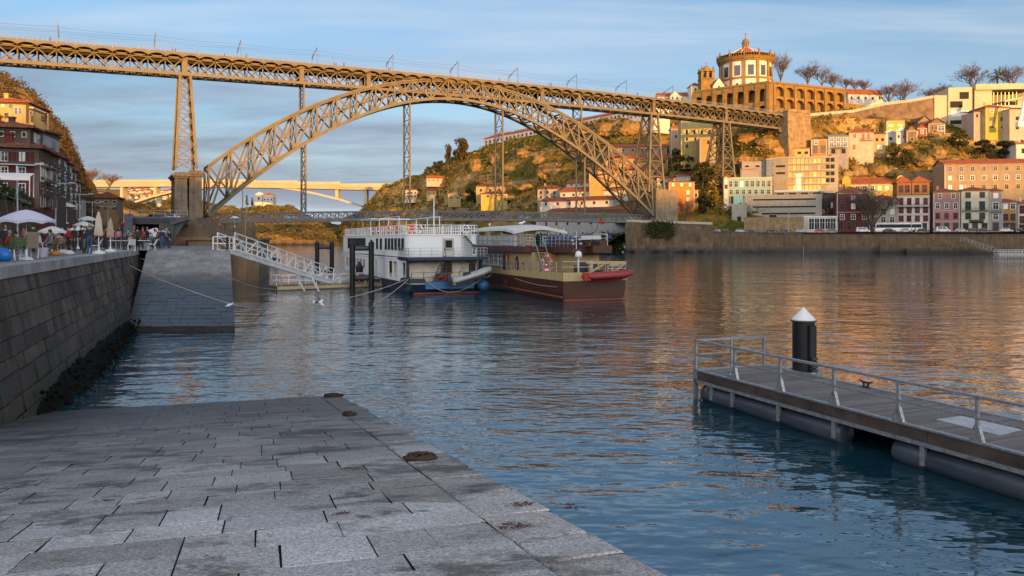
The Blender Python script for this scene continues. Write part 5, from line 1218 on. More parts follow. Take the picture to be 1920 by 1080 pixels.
for a in [('umbrella_pine', 'tall bushy pine standing out above the wooded slope', 866, 322, 261, 40, 590, 'pine'), ('slim_pine', 'slim ragged pine left of the tall bushy one', 840, 325, 272, 15, 600, 'pine', 1),
          ('round_tree', 'round dark tree below and left of the slim pine', 822, 330, 302, 24, 605, 'dark'), ('small_tree', 'small dark tree farthest left on the wooded skyline', 803, 336, 313, 18, 612, 'mid'),
          ('dark_tree', 'dark tree between the yellow houses on the wooded slope', 884, 388, 352, 30, 522, 'dark', 2), ('slope_tree', 'dark rounded tree left of the stepped cellars', 1090, 330, 300, 26, 430, 'dark', 1),
          ('evergreen_tree', 'dark evergreen beside the tall yellow block, left of the stone tower house', 1282, 334, 276, 50, 412, 'dark'), ('ivy_tree', 'dark tree mass below the stone tower house', 1318, 352, 304, 44, 402, 'dark', 1),
          ('shade_tree', 'dark leafy tree right of the orange house', 1322, 412, 366, 40, 372, 'dark', 2), ('road_tree', 'dark tree nearest the teal house on the bastion road', 1356, 412, 372, 34, 374, 'dark', 3),
          ('green_tree', 'large green tree on the slope below the museum', 1800, 282, 244, 46, 404, 'mid'), ('slope_oak', 'dark spreading tree under the yellow villa', 1845, 296, 262, 44, 398, 'dark', 1), ('villa_tree', 'dark tree at the right below the yellow villa', 1885, 300, 264, 40, 396, 'dark', 2),
          ('cliff_tree', 'leafy tree above the rocks right of the red shuttered house', 1698, 318, 280, 34, 396, 'mid', 2), ('rock_tree', 'dark tree growing beneath the white gabled pair', 1676, 300, 268, 26, 402, 'mid', 3),
          ('hill_conifer', 'pointed conifer on the far shore right of the stone bridge pier', 463, 392, 366, 10, 900, 'cone'), ('second_conifer', 'second pointed conifer, a little right of the first on the far shore', 473, 392, 370, 9, 900, 'cone', 1),
          ('skyline_tree', 'green round crowned tree at the arch foot below the long white building', 1128, 262, 232, 30, 470, 'mid', 1), ('left_cliff_tree', 'dark crowned tree on the left cliff beside the yellow villa', 48, 226, 196, 34, 160, 'mid', 1)]:
    leafy_tree(*a)
# palm
def palm(label, px, yb, yt, D, wpx):
    t = thing('palm_tree', label, 'tree', P(px, yb, D)); k = D / F; h = (yb - yt) * k; rg = random.Random(4); b = MB()
    b.tube([(0, 0, -2), (.1, 0, h * .3), (0, 0, h * .55)], [.6, .5, .55], 8); b.build('trunk', BARK, t); c = MB(); L = wpx * k / 2
    for i in range(46):
        a = rg.uniform(0, 6.28); el = rg.uniform(-.5, 1.35); d = Vector((math.cos(a) * math.cos(el), math.sin(a) * math.cos(el), math.sin(el))); p = Vector((0, 0, h * .55)); pts = []
        for j in range(7): pts.append(p.copy()); p = p + d * L / 6; d.z -= .16; d.normalize()
        for j in range(6):
            s_ = d.cross(Vector((0, 0, 1))).normalized() * (.55 * math.sin(math.pi * (j + 1) / 8) + .1); dr = Vector((0, 0, -.3))
            c.face([pts[j], pts[j + 1], pts[j + 1] + s_ + dr]); c.face([pts[j], pts[j + 1] - s_ + dr, pts[j + 1]])
    c.build('crown', LEAFM, t); return t
palm('spreading palm above the flat museum roof', 1870, 166, 127, 462, 42)
# scrub over the slopes: many leaf-sized faces, nobody could count the bushes
def scrub(name, grid, m, count, rr, lr, per, seed, j0, j1, dens=.0, skip=None):
    rg = random.Random(seed); b = MB(); n = 0
    while n < count:
        i = rg.randrange(len(grid) - 1); j = rg.randrange(j0, j1); u, v = rg.random(), rg.random()
        p = grid[i][j].lerp(grid[i + 1][j], u).lerp(grid[i][j + 1].lerp(grid[i + 1][j + 1], u), v)
        n += 1
        if NZ.fractal(p * .03, 1, 2, 3) + rg.uniform(-.25, .25) < dens: continue
        if skip and skip(p): continue
        R_ = rg.uniform(*rr) * (1.5 if rg.random() < .12 else 1)
        for _ in range(int(per * R_ * R_ / 2)):
            d = Vector((rg.gauss(0, 1), rg.gauss(0, 1), abs(rg.gauss(0, .8)))).normalized(); d *= R_ * rg.uniform(.4, 1)
            leaf(b, p + d, lr * rg.uniform(.6, 1.3), rg)
    setting(b.build(name, m), 'stuff')
SCR = leafmat('scrub_leaf', (.022, .030, .006), (.13, .11, .018), (.38, .23, .05))
SCL = leafmat('scrub_rust', (.035, .038, .016), (.085, .062, .028), (.15, .085, .042))
SCF = leafmat('scrub_far', (.045, .05, .018), (.12, .105, .035), (.22, .145, .055))
def inhouse(p): return False
scrub('scrub', GR, SCR, 9500, (.8, 2.4), .5, 13, 21, 18, 70, -.08)
scrub('scrub', GL, SCL, 3000, (.8, 2.0), .30, 16, 22, 14, 40, -.5)
scrub('scrub', GF1, leafmat('scrub_dim', (.02, .02, .012), (.06, .05, .025)), 1500, (1.5, 3.2), .8, 8, 23, 4, 36, -.3)
scrub('scrub', GF2, SCF, 2200, (1.5, 3.4), .9, 8, 24, 4, 40, -.3)
# ivy and shrubs hanging on the bastion and quay walls
rg = random.Random(31); b = MB()
for _ in range(900):
    x = 1236 + rg.gauss(0, 11); z = rg.uniform(6.2, 12); p = Vector((PX(x, bankD(x)), bankD(x) - 1.2 - (12 - z) * .14, z))
    for _ in range(5): leaf(b, p + Vector((rg.gauss(0, .5), rg.gauss(0, .3), rg.gauss(0, .5))), .35, rg)
for _ in range(1400):
    x = rg.uniform(1006, 1168); D = lerp(404, 338, (x - 1006) / 162); z = rg.uniform(-.3, 7.5); p = Vector((PX(x, D), D - 3 + rg.gauss(0, .6), z))
    for _ in range(7): leaf(b, p + Vector((rg.gauss(0, .9), rg.gauss(0, .5), rg.gauss(0, .8))), .55, rg)
setting(b.build('undergrowth', LEAFD), 'stuff')
H('red_roofed_terrace_house', 'white house with a long red roof beyond the niched walls', 1590, 1656, 500, 192, 176, 12, ('gableside', 12, ROOF), WHI, [(183, 5, 3, 5, 'd')], a=-8, base=10)
t = thing('far_viaduct_wall', 'low arched stone wall along the far shore seen past the mooring frames', 'wall', P(484, 458, 752)); t.location.z = 0
b = MB(); k = 752 / F; niche_wall(b, (0, 0, -1), (1, 0, 0), (0, -1, 0), 118 * k, 6, 6, [(1.2, 4.2)], 1.5, 6); b.build('face', EMB, t)
# ------------------------------------------------------------------ rock faces and terrace walls on the slope
ROCK = NT('hill_rock'); b_ = ROCK.b; co = ROCK.coord(); b_.inputs['Roughness'].default_value = .95; b_.inputs['Specular IOR Level'].default_value = .1
c = ROCK.mix(ROCK.ramp(ROCK.noise(co, .12, 8, .7), [(.35, 0.), (.65, 1.)]), (.12, .075, .028), (.42, .26, .09))
c = ROCK.mix(ROCK.ramp(ROCK.noise(ROCK.coord((1, 1, .3)), .5, 6, .7), [(.56, 0.), (.66, 1.)]), c, (.05, .035, .018)); ROCK.l(c, b_.inputs['Base Color']); ROCK.bump(ROCK.noise(ROCK.coord((1, 1, .5)), .5, 8, .75), 1.0, 1.6)
def rock(px, py, wpx, hpx, seed):
    wpx *= .82; hpx *= .78
    D = hitD(px, py + hpx * .4, 420); k = D / F; b = MB(); rows = []; n = 26
    for i in range(15):
        ph = -math.pi / 2 + math.pi * i / 14; r_ = []
        for j in range(n + 1):
            a = 2 * math.pi * (j % n) / n; v = Vector((math.cos(a) * math.cos(ph), math.sin(a) * math.cos(ph), math.sin(ph)))
            s_ = 1 + .38 * NZ.fractal(v * 1.7 + Vector((seed * 3.1, 0, 0)), 1, 2, 5) + .12 * NZ.noise(v * 6 + Vector((seed, 0, 0))); r_.append(Vector((v.x * wpx * k * .55, v.y * wpx * k * .35 + v.z * hpx * k * .3, v.z * hpx * k * .6)) * s_)
        rows.append(r_)
    b.grid(rows); p = P(px, py, D); p.y += wpx * k * .12; setting(b.build('rock', ROCK.m, loc=p))
for i, a in enumerate([(1035, 322, 58, 40), (1012, 300, 36, 22), (1060, 258, 40, 26), (1102, 252, 48, 30), (1140, 244, 60, 32), (1182, 240, 54, 34), (985, 286, 34, 20), (955, 318, 36, 18), (930, 300, 28, 22), (905, 336, 30, 18), (872, 366, 24, 16), (895, 312, 26, 26), (990, 352, 44, 18), (958, 372, 40, 16), (1402, 262, 50, 34), (1440, 268, 44, 30), (1395, 300, 40, 26), (1655, 322, 66, 30), (1610, 318, 40, 18), (1738, 304, 46, 26), (1762, 286, 34, 28), (1700, 276, 30, 16), (1790, 300, 30, 18), (790, 376, 22, 14), (830, 392, 26, 14), (740, 392, 26, 16), (712, 398, 20, 16), (762, 400, 26, 12), (690, 404, 14, 14)]): rock(*a, i)
def slope_wall(label, pts, hpx, m=None):
    n = max(6, int(abs(pts[-1][0] - pts[0][0]) / 4)); P_ = []
    for i in range(n + 1):
        x = lerp(pts[0][0], pts[-1][0], i / n); y = pw(x, pts); D = hitD(x, y, None)
        if D: P_.append(P(x, y, D - .3))
    if len(P_) < 3: return
    o = P_[0]; t = thing('terrace_wall', label, 'wall', o, 0, 'terrace walls on the slope'); b = MB(); hh = hpx * o.y / F
    for p, q_ in zip(P_, P_[1:]):
        p, q_ = p - o, q_ - o; k = Vector((0, .9, 0)); dn = Vector((0, 0, -2.5)); up = Vector((0, 0, hh)); b.hexa([p + dn, q_ + dn, q_ + k + dn, p + k + dn, p + up, q_ + up, q_ + k + up, p + k + up])
    b.build('stones', m or GRANITE, t)
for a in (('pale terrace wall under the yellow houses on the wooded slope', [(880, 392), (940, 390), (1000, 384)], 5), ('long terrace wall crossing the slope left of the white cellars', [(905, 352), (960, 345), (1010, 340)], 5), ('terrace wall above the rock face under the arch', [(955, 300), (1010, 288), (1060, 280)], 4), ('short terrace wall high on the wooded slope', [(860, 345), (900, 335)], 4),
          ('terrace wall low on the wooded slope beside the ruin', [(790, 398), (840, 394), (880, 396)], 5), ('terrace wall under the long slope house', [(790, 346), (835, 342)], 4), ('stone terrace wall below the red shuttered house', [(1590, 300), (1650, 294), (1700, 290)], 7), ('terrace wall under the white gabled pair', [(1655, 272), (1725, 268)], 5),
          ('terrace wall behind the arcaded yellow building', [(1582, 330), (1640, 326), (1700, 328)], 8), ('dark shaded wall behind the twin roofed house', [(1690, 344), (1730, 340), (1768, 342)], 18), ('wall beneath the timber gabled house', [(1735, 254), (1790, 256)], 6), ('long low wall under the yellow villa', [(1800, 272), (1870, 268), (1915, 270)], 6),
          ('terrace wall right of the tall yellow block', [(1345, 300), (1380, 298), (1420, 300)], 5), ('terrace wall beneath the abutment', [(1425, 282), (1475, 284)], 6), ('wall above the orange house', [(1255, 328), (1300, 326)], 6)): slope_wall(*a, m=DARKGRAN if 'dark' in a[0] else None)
# ------------------------------------------------------------------ boats: local x across the stern, y towards the bow, z up
BRZ2 = math.atan2(.37, .93)
NAVY = mat('navy_hull', (.015, .03, .065), .4, .3, .8, streak=.3)
BLUEP = plain('blue_paint', (.03, .14, .32), .4)
SHIPW = mat('ship_white', (.82, .82, .82), .45, .06, .5, streak=.10)
BOOT = plain('red_lead', (.22, .05, .03), .6)
REDP = plain('red_paint', (.55, .05, .03), .4)
ORANGE = plain('lifebuoy_orange', (.62, .10, .05), .5)
def rails(b, pts, h, rows=3, step=1.1, r=.03, m=0):
    for (a, c) in zip(pts, pts[1:]):
        a, c = Vector(a), Vector(c); n = max(1, round((c - a).length / step))
        for i in range(n + 1): q_ = a.lerp(c, i / n); b.bar(q_, q_ + Vector((0, 0, h)), r * 2, m=m)
        for j in range(1, rows + 1): k = Vector((0, 0, h * j / rows)); b.bar(a + k, c + k, r * 1.7, m=m)
def lifebuoy(label, loc, nrm, R_=.38, white=False, group='lifebuoys'):
    b = MB(); n_ = Vector(nrm).normalized(); x = n_.cross(Vector((0, 0, 1))).normalized(); y = x.cross(n_); N = 20
    for i in range(N):
        a0, a1 = 2 * math.pi * i / N, 2 * math.pi * (i + 1) / N
        pts = [(x * math.cos(a) + y * math.sin(a)) * R_ for a in (a0, a1)]
        b.tube(pts, .085, 6, 1 if i % 5 == 0 else 0, cap=False)
    o = b.build('lifebuoy', [ORANGE if not white else SHIPW, SHIPW if not white else ORANGE], smooth=True, loc=loc); return tag(o, label, 'lifebuoy', group)
def hullmesh(b, W_, L, zt, zb, rake=.0, stern_in=.0, m=0, bow=.35, boot=None):
    """ring sections from stern to bow"""
    st = []
    for i in range(15):
        y = L * i / 14; u = i / 14; k = 1 if u < 1 - bow else max(.02, 1 - ((u - 1 + bow) / bow) ** 2.2)
        s_ = stern_in * max(0, 1 - y / 3.0)
        hwid = W_ / 2 * k; z_ = zt + 1.0 * max(0, (u - .6) / .4) ** 2
        st.append([(W_ / 2 - hwid * (1 - s_ * .2), y - rake * 0 if i else -0.0, z_), (W_ / 2 - hwid * .97, y + (rake * .5 if not i else 0), (z_ + zb) * .5), (W_ / 2 - hwid * (.86 - s_ * .25), y + (rake if not i else 0), zb), (W_ / 2 + hwid * (.86 - s_ * .25), y + (rake if not i else 0), zb), (W_ / 2 + hwid * .97, y + (rake * .5 if not i else 0), (z_ + zb) * .5), (W_ / 2 + hwid * (1 - s_ * .2), y, z_)])
    b.grid(st, m); b.face(st[0][::-1], m)
    for r0, r1 in zip(st, st[1:]): b.face([r0[5], r1[5], r1[0], r0[0]], m)
# ---- white two-decked cruise ship
SO = Vector((-9.95, 77.6, 0)); SHZ = .955; SW, SL = 7.7, 40.0
SB = thing('cruise_ship', 'white two-decked river ship with a dark blue hull moored behind the mooring frames', 'ship', SO, BRZ2)
def sw(x, y, z): return SB.matrix_world @ Vector((x, y, z)) if False else SO + Vector((math.cos(BRZ2) * x - math.sin(BRZ2) * y, math.sin(BRZ2) * x + math.cos(BRZ2) * y, z * SHZ))
SB.scale = (1, 1, SHZ)
b = MB(); hullmesh(b, SW, SL, 1.15, -.5, .8, .6); b.build('hull', NAVY, SB)
b = MB(); b.box(1.6, 6.6, -.06, .12, .45, 1.2); b.build('stern_panel', BLUEP, SB)
b = MB(); b.box(.5, 7.2, .15, .75, -.1, .08); b.build('boot_line', BOOT, SB)
b = MB()                                    # bulwark at the stern quarters
b.hexa([(-.02, .2, 1.1), (.14, .2, 1.1), (.14, 3.6, 1.1), (-.02, 3.6, 1.1), (-.02, .2, 1.75), (.14, .2, 1.75), (.14, 3.6, 1.45), (-.02, 3.6, 1.45)]); b.box(-.02, 1.6, -.05, .1, 1.1, 1.55); b.build('bulwark', NAVY, SB)
b = MB(); b.box(6.4, SW + .02, -.05, .1, 1.1, 1.5); b.build('bulwark', NAVY, SB)
b = MB(); b.box(.1, SW - .1, 0, SL * .8, .95, 1.1); b.build('main_deck', TRIM, SB)
# lower house: port side wall with square openings, recessed cream aft wall
b = MB(); op = [(1.6, 3.1), (5.2, 7.1), (7.3, 9.2), (15, 16.2), (17.8, 19.3)]
y = .9; ys = []
for a, c in op: ys.append((y, a, None)); ys.append((a, c, 1)); y = c
ys.append((y, 36, None))
for y0, y1, o_ in ys:
    if o_ is None: b.box(0, .16, y0, y1, 1.1, 3.42)
    else: b.box(0, .16, y0, y1, 1.1, 1.35 if y0 < 10 else 1.12); b.box(0, .16, y0, y1, 3.15, 3.42)
b.box(SW - .16, SW, 2.2, 36, 1.1, 3.42); b.box(.16, SW - .16, 35.8, 36, 1.1, 3.42); b.build('lower_house', SHIPW, SB)
b = MB(); b.box(.3, SW - .3, 1.5, 1.7, 1.1, 3.42); b.box(.62, .7, 1.72, 30, 1.1, 3.42); b.build('aft_wall', plain('ship_cream', (.70, .62, .50), .5), SB)
aw = b
for x, z, w_, h_ in ((4.2, 2.55, .95, 1.0),): addwin(SB, x, 1.48, z, 'b', w_, h_)
b = MB(); b.tube([(6.9, 1.46, 1.5), (6.9, 1.46, 3.0)], .34, 10); b.build('oval_door', DARKM, SB)
b = MB()
for y0, y1 in op[:3]: rails(b, [(.08, y0 + .1, 1.36), (.08, y1 - .1, 1.36)], .45, 2, .4, .02)
b.build('opening_rail', WHITEP, SB)
b = MB(); b.box(-.02, .2, .8, 1.25, 1.2, 3.42); b.build('corner_post', NAVY, SB)
b = MB(); b.box(SW - .2, SW + .02, .6, 1.1, 1.2, 3.42); b.build('corner_post', NAVY, SB)
# upper deck ledge and upper house with rounded after corners
b = MB(); b.box(-.22, SW + .3, -.35, 4, 3.42, 3.72); b.build('upper_deck', NAVY, SB)
b = MB(); b.box(-.06, .12, 4.0, 37, 3.42, 3.6); b.build('rubbing_strake', SHIPW, SB)
def rounded(x0, x1, y0, y1, r, n=6):
    p = []
    for cx, cy, a0 in ((x0 + r, y0 + r, 180), (x1 - r, y0 + r, 270)):
        for i in range(n + 1): a = rad(a0 + 90 * i / n); p.append((cx + r * math.cos(a), cy + r * math.sin(a)))
    return p + [(x1, y1), (x0, y1)]
b = MB(); b.prism(rounded(.02, SW - .25, .9, 37, .9), (0, 0, 3.73), (1, 0, 0), (0, 1, 0), (0, 0, 2.25)); b.build('upper_house', SHIPW, SB)
b = MB(); b.prism(rounded(-.05, SW - .18, .82, 37, .9), (0, 0, 5.98), (1, 0, 0), (0, 1, 0), (0, 0, .14)); b.build('roof', SHIPW, SB)
for i, y in enumerate([2.6, 4.1, 5.6, 7.1, 8.6, 10.1, 12.6, 14.6] + [22 + 1.5 * j for j in range(8)]): addwin(SB, .02, y, 5.05, 'n', .62 if y < 20 else 1.0, 1.05, -math.pi / 2)
for i in range(7): addwin(SB, .0, 22 + 1.9 * i, 2.5, 'd', .55, .95, -math.pi / 2)
b = MB(); b.box(3.6, 4.75, .80, .9, 3.75, 5.75); d_ = b.build('door', plain('door_cream', (.60, .56, .48), .5), SB); addwin(d_, 4.2, .78, 5.05, 'd', .7, .85)
b = MB()                                    # ladder up to the roof
for x in (5.7, 6.55): b.bar((x, .55, 3.75), (x, .75, 6.5), .07)
for i in range(10): b.bar((5.7, .57 + .018 * i, 3.95 + .25 * i), (6.55, .57 + .018 * i, 3.95 + .25 * i), .14, .05)
b.build('ladder', GREYM, SB)
b = MB(); b.bar((5.75, .4, 5.95), (6.75, .2, 4.75), .17); b.bar((6.75, .2, 4.9), (6.7, .3, 4.0), .13); b.lathe([(.05, -.2), (.24, -.1), (.24, .2), (.05, .3)], (6.75, .2, 4.75), 8); b.build('davit', DARKM, SB)
b = MB(); rails(b, [(-.15, 3.9, 3.72), (-.15, -.3, 3.72), (SW + .22, -.3, 3.72), (SW + .22, 3.9, 3.72)], .95, 3, 1.2, .025); b.build('upper_rail', GREYM, SB)
b = MB(); rails(b, [(.2, -.02, 1.15), (SW - .2, -.02, 1.15)], 1.0, 2, 1.2, .028); b.build('stern_rail', DARKM, SB)
b = MB(); rails(b, [(.1, 36, 6.12), (.1, 1.2, 6.12), (SW - .35, 1.2, 6.12), (SW - .35, 36, 6.12)], .95, 3, .9, .035); b.build('roof_rail', WHITEP, SB)
b = MB(); b.tube([(3.1, 2.2, 6.1), (3.1, 2.2, 10.0)], [.07, .05], 6); b.build('mast', WHITEP, SB)
b = MB()                                    # awning frame and wheelhouse roof far forward
for y in (10, 15, 20, 25, 30):
    for x in (1.4, 6): b.bar((x, y, 6.12), (x, y, 8.2), .06)
for x in (1.4, 6): b.bar((x, 10, 8.2), (x, 30, 8.2), .06)
b.box(1.2, 6.2, 24, 31, 8.22, 8.32); b.build('awning_frame', WHITEP, SB)
b = MB()                                    # lattice gangway stowed upright at the stern
for x in (0, .5): b.bar((2.3 + x, -.1, 1.2), (3.4 + x * .5, -.1, 3.9), .08); b.bar((3.4 + x * .5, -.1, 3.9), (3.55, -.1, 4.8), .05)
for i in range(9): u = i / 9; b.bar((2.3 + 1.1 * u, -.1, 1.2 + 2.7 * u), (2.8 + .85 * (u + .1), -.1, 1.2 + 2.7 * (u + .1)), .06); b.bar((2.8 + .85 * u, -.1, 1.2 + 2.7 * u), (2.3 + 1.1 * (u + .1), -.1, 1.2 + 2.7 * (u + .1)), .05)
b.build('stowed_gangway', DARKM, SB)
b = MB(); b.box(2.9, 4.0, .5, 1.3, 1.1, 1.85); b.lathe([(.2, 0), (.42, .05), (.42, .5), (.2, .55)], (3.2, .4, 1.5), 10); b.build('winch', BOOT, SB)
b = MB(); b.lathe([(.1, 0), (.5, .15), (.62, .55), (.5, .95), (.1, 1.1)], (SW - .2, -.15, .2), 12); b.build('fender', BLUEP, SB, smooth=True)
lifebuoy('white lifebuoy on the roof railing of the white ship, left of its thin mast foot', sw(1.2, 1.1, 6.65), (-.37, -.93, 0), .4, True); lifebuoy('white lifebuoy on the roof railing right of the thin mast of the white ship', sw(6.1, 1.1, 6.65), (-.37, -.93, 0), .4, True)
lifebuoy('dull lifebuoy hanging on the cream aft wall of the white ship', sw(5.7, 1.4, 2.6), (-.37, -.93, 0), .36, True)
for i, y in enumerate((5, 9, 14, 17)): lifebuoy('orange lifebuoy lashed to the port roof railing of the white ship', sw(-.02, y, 6.6), (-1, -.1, 0), .36, False, 'orange lifebuoys on the white ship roof')
for i in range(7):
    b = MB(); b.bar((0, 0, .35), (0, .55, .35), .5, .05); b.bar((0, .55, .35), (0, .8, .95), .5, .05)
    for x in (-.22, .22): b.bar((x, .05, 0), (x, .05, .35), .05); b.bar((x, .5, 0), (x, .5, .35), .05)
    o = b.build('deck_chair', (REDP, plain('pale_canvas', (.6, .45, .36), .8))[i % 2], loc=sw(1.2 + .3 * (i % 3), 4 + 2.6 * i, 6.13), rz=i * .7); tag(o, ('red' if i % 2 == 0 else 'pale') + ' deck chair on the railed roof of the white ship', 'chair', 'deck chairs on the white ship roof')
def inflatable(name, label, loc, rz, L, W_, r, mt, mi, tilt=0, extra=True):
    t = thing(name, label, 'dinghy', loc, rz); t.rotation_euler = (0, tilt, rz); b = MB()
    path = [(0, -W_ / 2, 0)] + [(L * .72 * i / 6, -W_ / 2, .02 * i) for i in range(1, 7)] + [(L * .72 + L * .28 * math.sin(math.pi * k / 8), -W_ / 2 * math.cos(math.pi * k / 8), .12 + .16 * math.sin(math.pi * k / 8)) for k in range(1, 8)] + [(L * .72 * i / 6, W_ / 2, .02 * i) for i in range(6, -1, -1)]
    b.tube(path, [r * .55] + [r] * (len(path) - 2) + [r * .55], 10); b.build('tube', mt, t, smooth=True)
    b = MB(); b.grid([[(x, -W_ / 2 * k, -.05), (x, 0, -.5 * k), (x, W_ / 2 * k, -.05)] for x, k in ((.1, 1), (L * .5, 1), (L * .8, .7), (L * .95, .2))]); b.box(.1, .2, -W_ / 2, W_ / 2, -.35, .3); b.build('bottom', mi, t)
    if extra:
        b = MB(); b.box(L * .35, L * .5, -.3, .3, -.05, .5); b.build('console', DARKM, t); b = MB(); b.box(-.25, .1, -.16, .16, -.2, .75); b.tube([(-.1, 0, -.9), (-.1, 0, -.2)], .07, 6); b.build('outboard_motor', DARKM, t)
    return t
GREYR = plain('grey_rubber', (.38, .39, .42), .5)
inflatable('grey_dinghy', 'grey inflatable dinghy slung across the stern of the white ship', sw(3.9, -.95, 1.25), BRZ2, 4.2, 1.5, .24, GREYR, TRIM, -.22)
def rope(label, pts, r=.03, m=None, sag=0):
    p = [Vector(q_) for q_ in pts]; out = []
    for a, c in zip(p, p[1:]):
        for i in range(10): u = i / 10; q_ = a.lerp(c, u); q_.z -= sag * 4 * u * (1 - u); out.append(q_)
    out.append(p[-1]); b = MB(); b.tube(out, r, 5); o = b.build('rope', m or plain('rope_fibre', (.45, .42, .36), .9), smooth=True); return tag(o, label, 'rope')
rope('pale mooring rope running from the white ship quarter towards the mooring frame', [sw(.1, .6, 1.6), G(655, 558, .05)], .035, sag=.15)
rope('second pale mooring rope dropping into the water left of the white ship stern', [sw(.1, .4, 1.6), G(700, 570, .0)], .035, sag=.2)
rope('slack rope loop hanging under the blue stern panel of the white ship', [sw(1.5, -.1, 1.5), sw(4.0, -.35, .1), sw(7.2, -.4, 1.4)], .035, sag=.3)
rope('short mooring rope between the white ship and the brown boat', [sw(7.4, -.2, 1.7), sw(8.8, 1, 1.8)], .03, sag=.2)
# ---- brown and cream party boat
BA = math.atan2(.34, .94); PO = Vector((4.35, 68.4, 0)); PW, PL = 6.1, 34.0
PB = thing('passenger_boat', 'brown and cream passenger boat with a pale canopy, moored right of the white ship', 'boat', PO, BA)
def pwd(x, y, z): return PO + Vector((math.cos(BA) * x - math.sin(BA) * y, math.sin(BA) * x + math.cos(BA) * y, z))
BROWN = mat('brown_hull', (.075, .025, .013), .35, .2, .6, streak=.25); BROWN2 = mat('brown_band', (.075, .025, .02), .4, .2, 1)
PCREAM = plain('boat_cream', (.46, .34, .16), .45); BIMINI = plain('canopy_cloth', (.62, .60, .55), .8)
b = MB(); hullmesh(b, PW, PL, 1.75, -.5, .25, .1, bow=.3); b.build('hull', BROWN, PB)
b = MB(); b.box(.06, PW - .06, .0, .06, .02, .16); b.bar((-.05, 0, .35), (-.05, 26, .55), .12, .16); b.build('rubbing_strake', BOOT, PB)
b = MB()
for x0, x1 in ((-.04, .1), (PW - .1, PW + .04)): b.hexa([(x0, -.05, 1.72), (x1, -.05, 1.72), (x1, 24, 1.72), (x0, 24, 1.72), (x0, -.05, 2.45), (x1, -.05, 2.45), (x1, 24, 2.0), (x0, 24, 2.0)])
b.box(-.04, PW + .04, -.06, .08, 1.72, 2.45); b.build('bulwark', PCREAM, PB)
b = MB(); b.box(.1, PW - .1, .1, 28, 1.5, 1.72); b.build('main_deck', WOOD, PB)
b = MB(); b.box(.75, PW - .75, 9.0, 28, 1.72, 4.05); b.box(3.4, PW - .5, 4.5, 9.0, 1.72, 4.05); b.build('saloon', PCREAM, PB)
for i in range(5): addwin(PB, .75, 18.4 + 1.5 * i, 3.1, 'w', 1.1, 1.0, -math.pi / 2)
for y in (15.0, 11.6): b = MB(); b.tube([(.70, y, 2.9), (.78, y, 2.9)], .14, 10); b.build('porthole', DARKM, PB)
b = MB(); b.lathe([(.44, -.05), (.5, 0), (.44, .05)], (0, 0, 0), 18, 0, 1, 1.7); o = b.build('oval_door', plain('oval_dark', (.02, .02, .05), .25), PB); o.location = (.72, 13.3, 2.85); o.rotation_euler = (0, -math.pi / 2, 0); o.scale = (1.7, .6, 1); o.rotation_euler = (math.pi / 2, 0, math.pi / 2); o.scale = (1, .98, 1)
b = MB(); b.box(.70, .78, 16.9, 17.7, 1.75, 3.7); b.build('side_door', DARKM, PB)
b = MB(); b.box(.0, PW - .0, 9.2, 28, 4.05, 4.6); b.box(2.4, PW - .1, 3.4, 9.2, 4.05, 4.6); b.build('upper_deck', BROWN2, PB)
b = MB(); b.box(2.6, PW - .3, 3.2, 8.0, 4.62, 5.25); b.box(3.9, 5.8, 2.2, 3.2, 4.1, 4.75); b.build('wheelhouse', BROWN, PB)
b = MB(); b.box(2.9, 3.7, 3.1, 3.19, 4.75, 5.1, 0); b.box(4.2, 5.0, 3.1, 3.19, 4.8, 5.1, 0); b.build('wheelhouse_window', GLASS, PB)
b = MB(); rails(b, [(.2, 11.5, 4.6), (.2, 28, 4.6)], 1.15, 2, 1.6, .03); rails(b, [(PW - .2, 3.6, 4.6), (PW - .2, 28, 4.6)], 1.15, 2, 1.6, .03); b.build('upper_rail', GREYM, PB)
q = NT('screen_glass'); q.b.inputs['Base Color'].default_value = (.6, .66, .7, 1); q.b.inputs['Roughness'].default_value = .1; q.b.inputs['Alpha'].default_value = .38; q.b.inputs['Specular IOR Level'].default_value = .8
b = MB()
for i in range(10): b.box(.25, .28, 12 + 1.6 * i, 13.5 + 1.6 * i, 4.68, 5.72)
b.build('glass_screen', q.m, PB)
b = MB(); n = 10; rows = []
for i in range(13):
    u = i / 12; y = lerp(12.6, 29.5, u); dr = .34 * (max(0, abs(2 * u - 1) - .62) / .38) ** 1.3
    rows.append([(lerp(.1, PW - .1, j / n), y, 6.46 + .40 * math.sin(math.pi * j / n) - dr) for j in range(n + 1)])
b.grid(rows); b.grid([[(x, y, z - .07) for x, y, z in r_] for r_ in rows][::-1])
for r_ in (rows[0], rows[-1]):
    for p, q_ in zip(r_, r_[1:]): b.face([p, q_, (q_[0], q_[1], q_[2] - .26), (p[0], p[1], p[2] - .26)])
for k in (0, -1):
    for ra, rb_ in zip(rows, rows[1:]): p, q_ = ra[k], rb_[k]; b.face([p, q_, (q_[0], q_[1], q_[2] - .26), (p[0], p[1], p[2] - .26)])
b.build('canopy', BIMINI, PB, smooth=False)
b = MB()
for y in (12.9, 17, 21, 25, 29):
    for x in (.35, PW - .35): b.bar((x, y, 4.6), (x, y, 6.42), .07)
b.build('canopy_post', WHITEP, PB)
b = MB()                                    # aft stair with rails
for i in range(9): b.box(.95, 1.85, 7.0 + .24 * i, 7.28 + .24 * i, 1.9 + .29 * i, 1.96 + .29 * i)
b.build('stair', WOOD, PB)
b = MB()
for x in (.93, 1.87): b.bar((x, 6.9, 2.7), (x, 9.3, 5.6), .07); b.bar((x, 6.9, 1.75), (x, 6.9, 2.7), .06); b.bar((x, 9.3, 4.6), (x, 9.3, 5.7), .06)
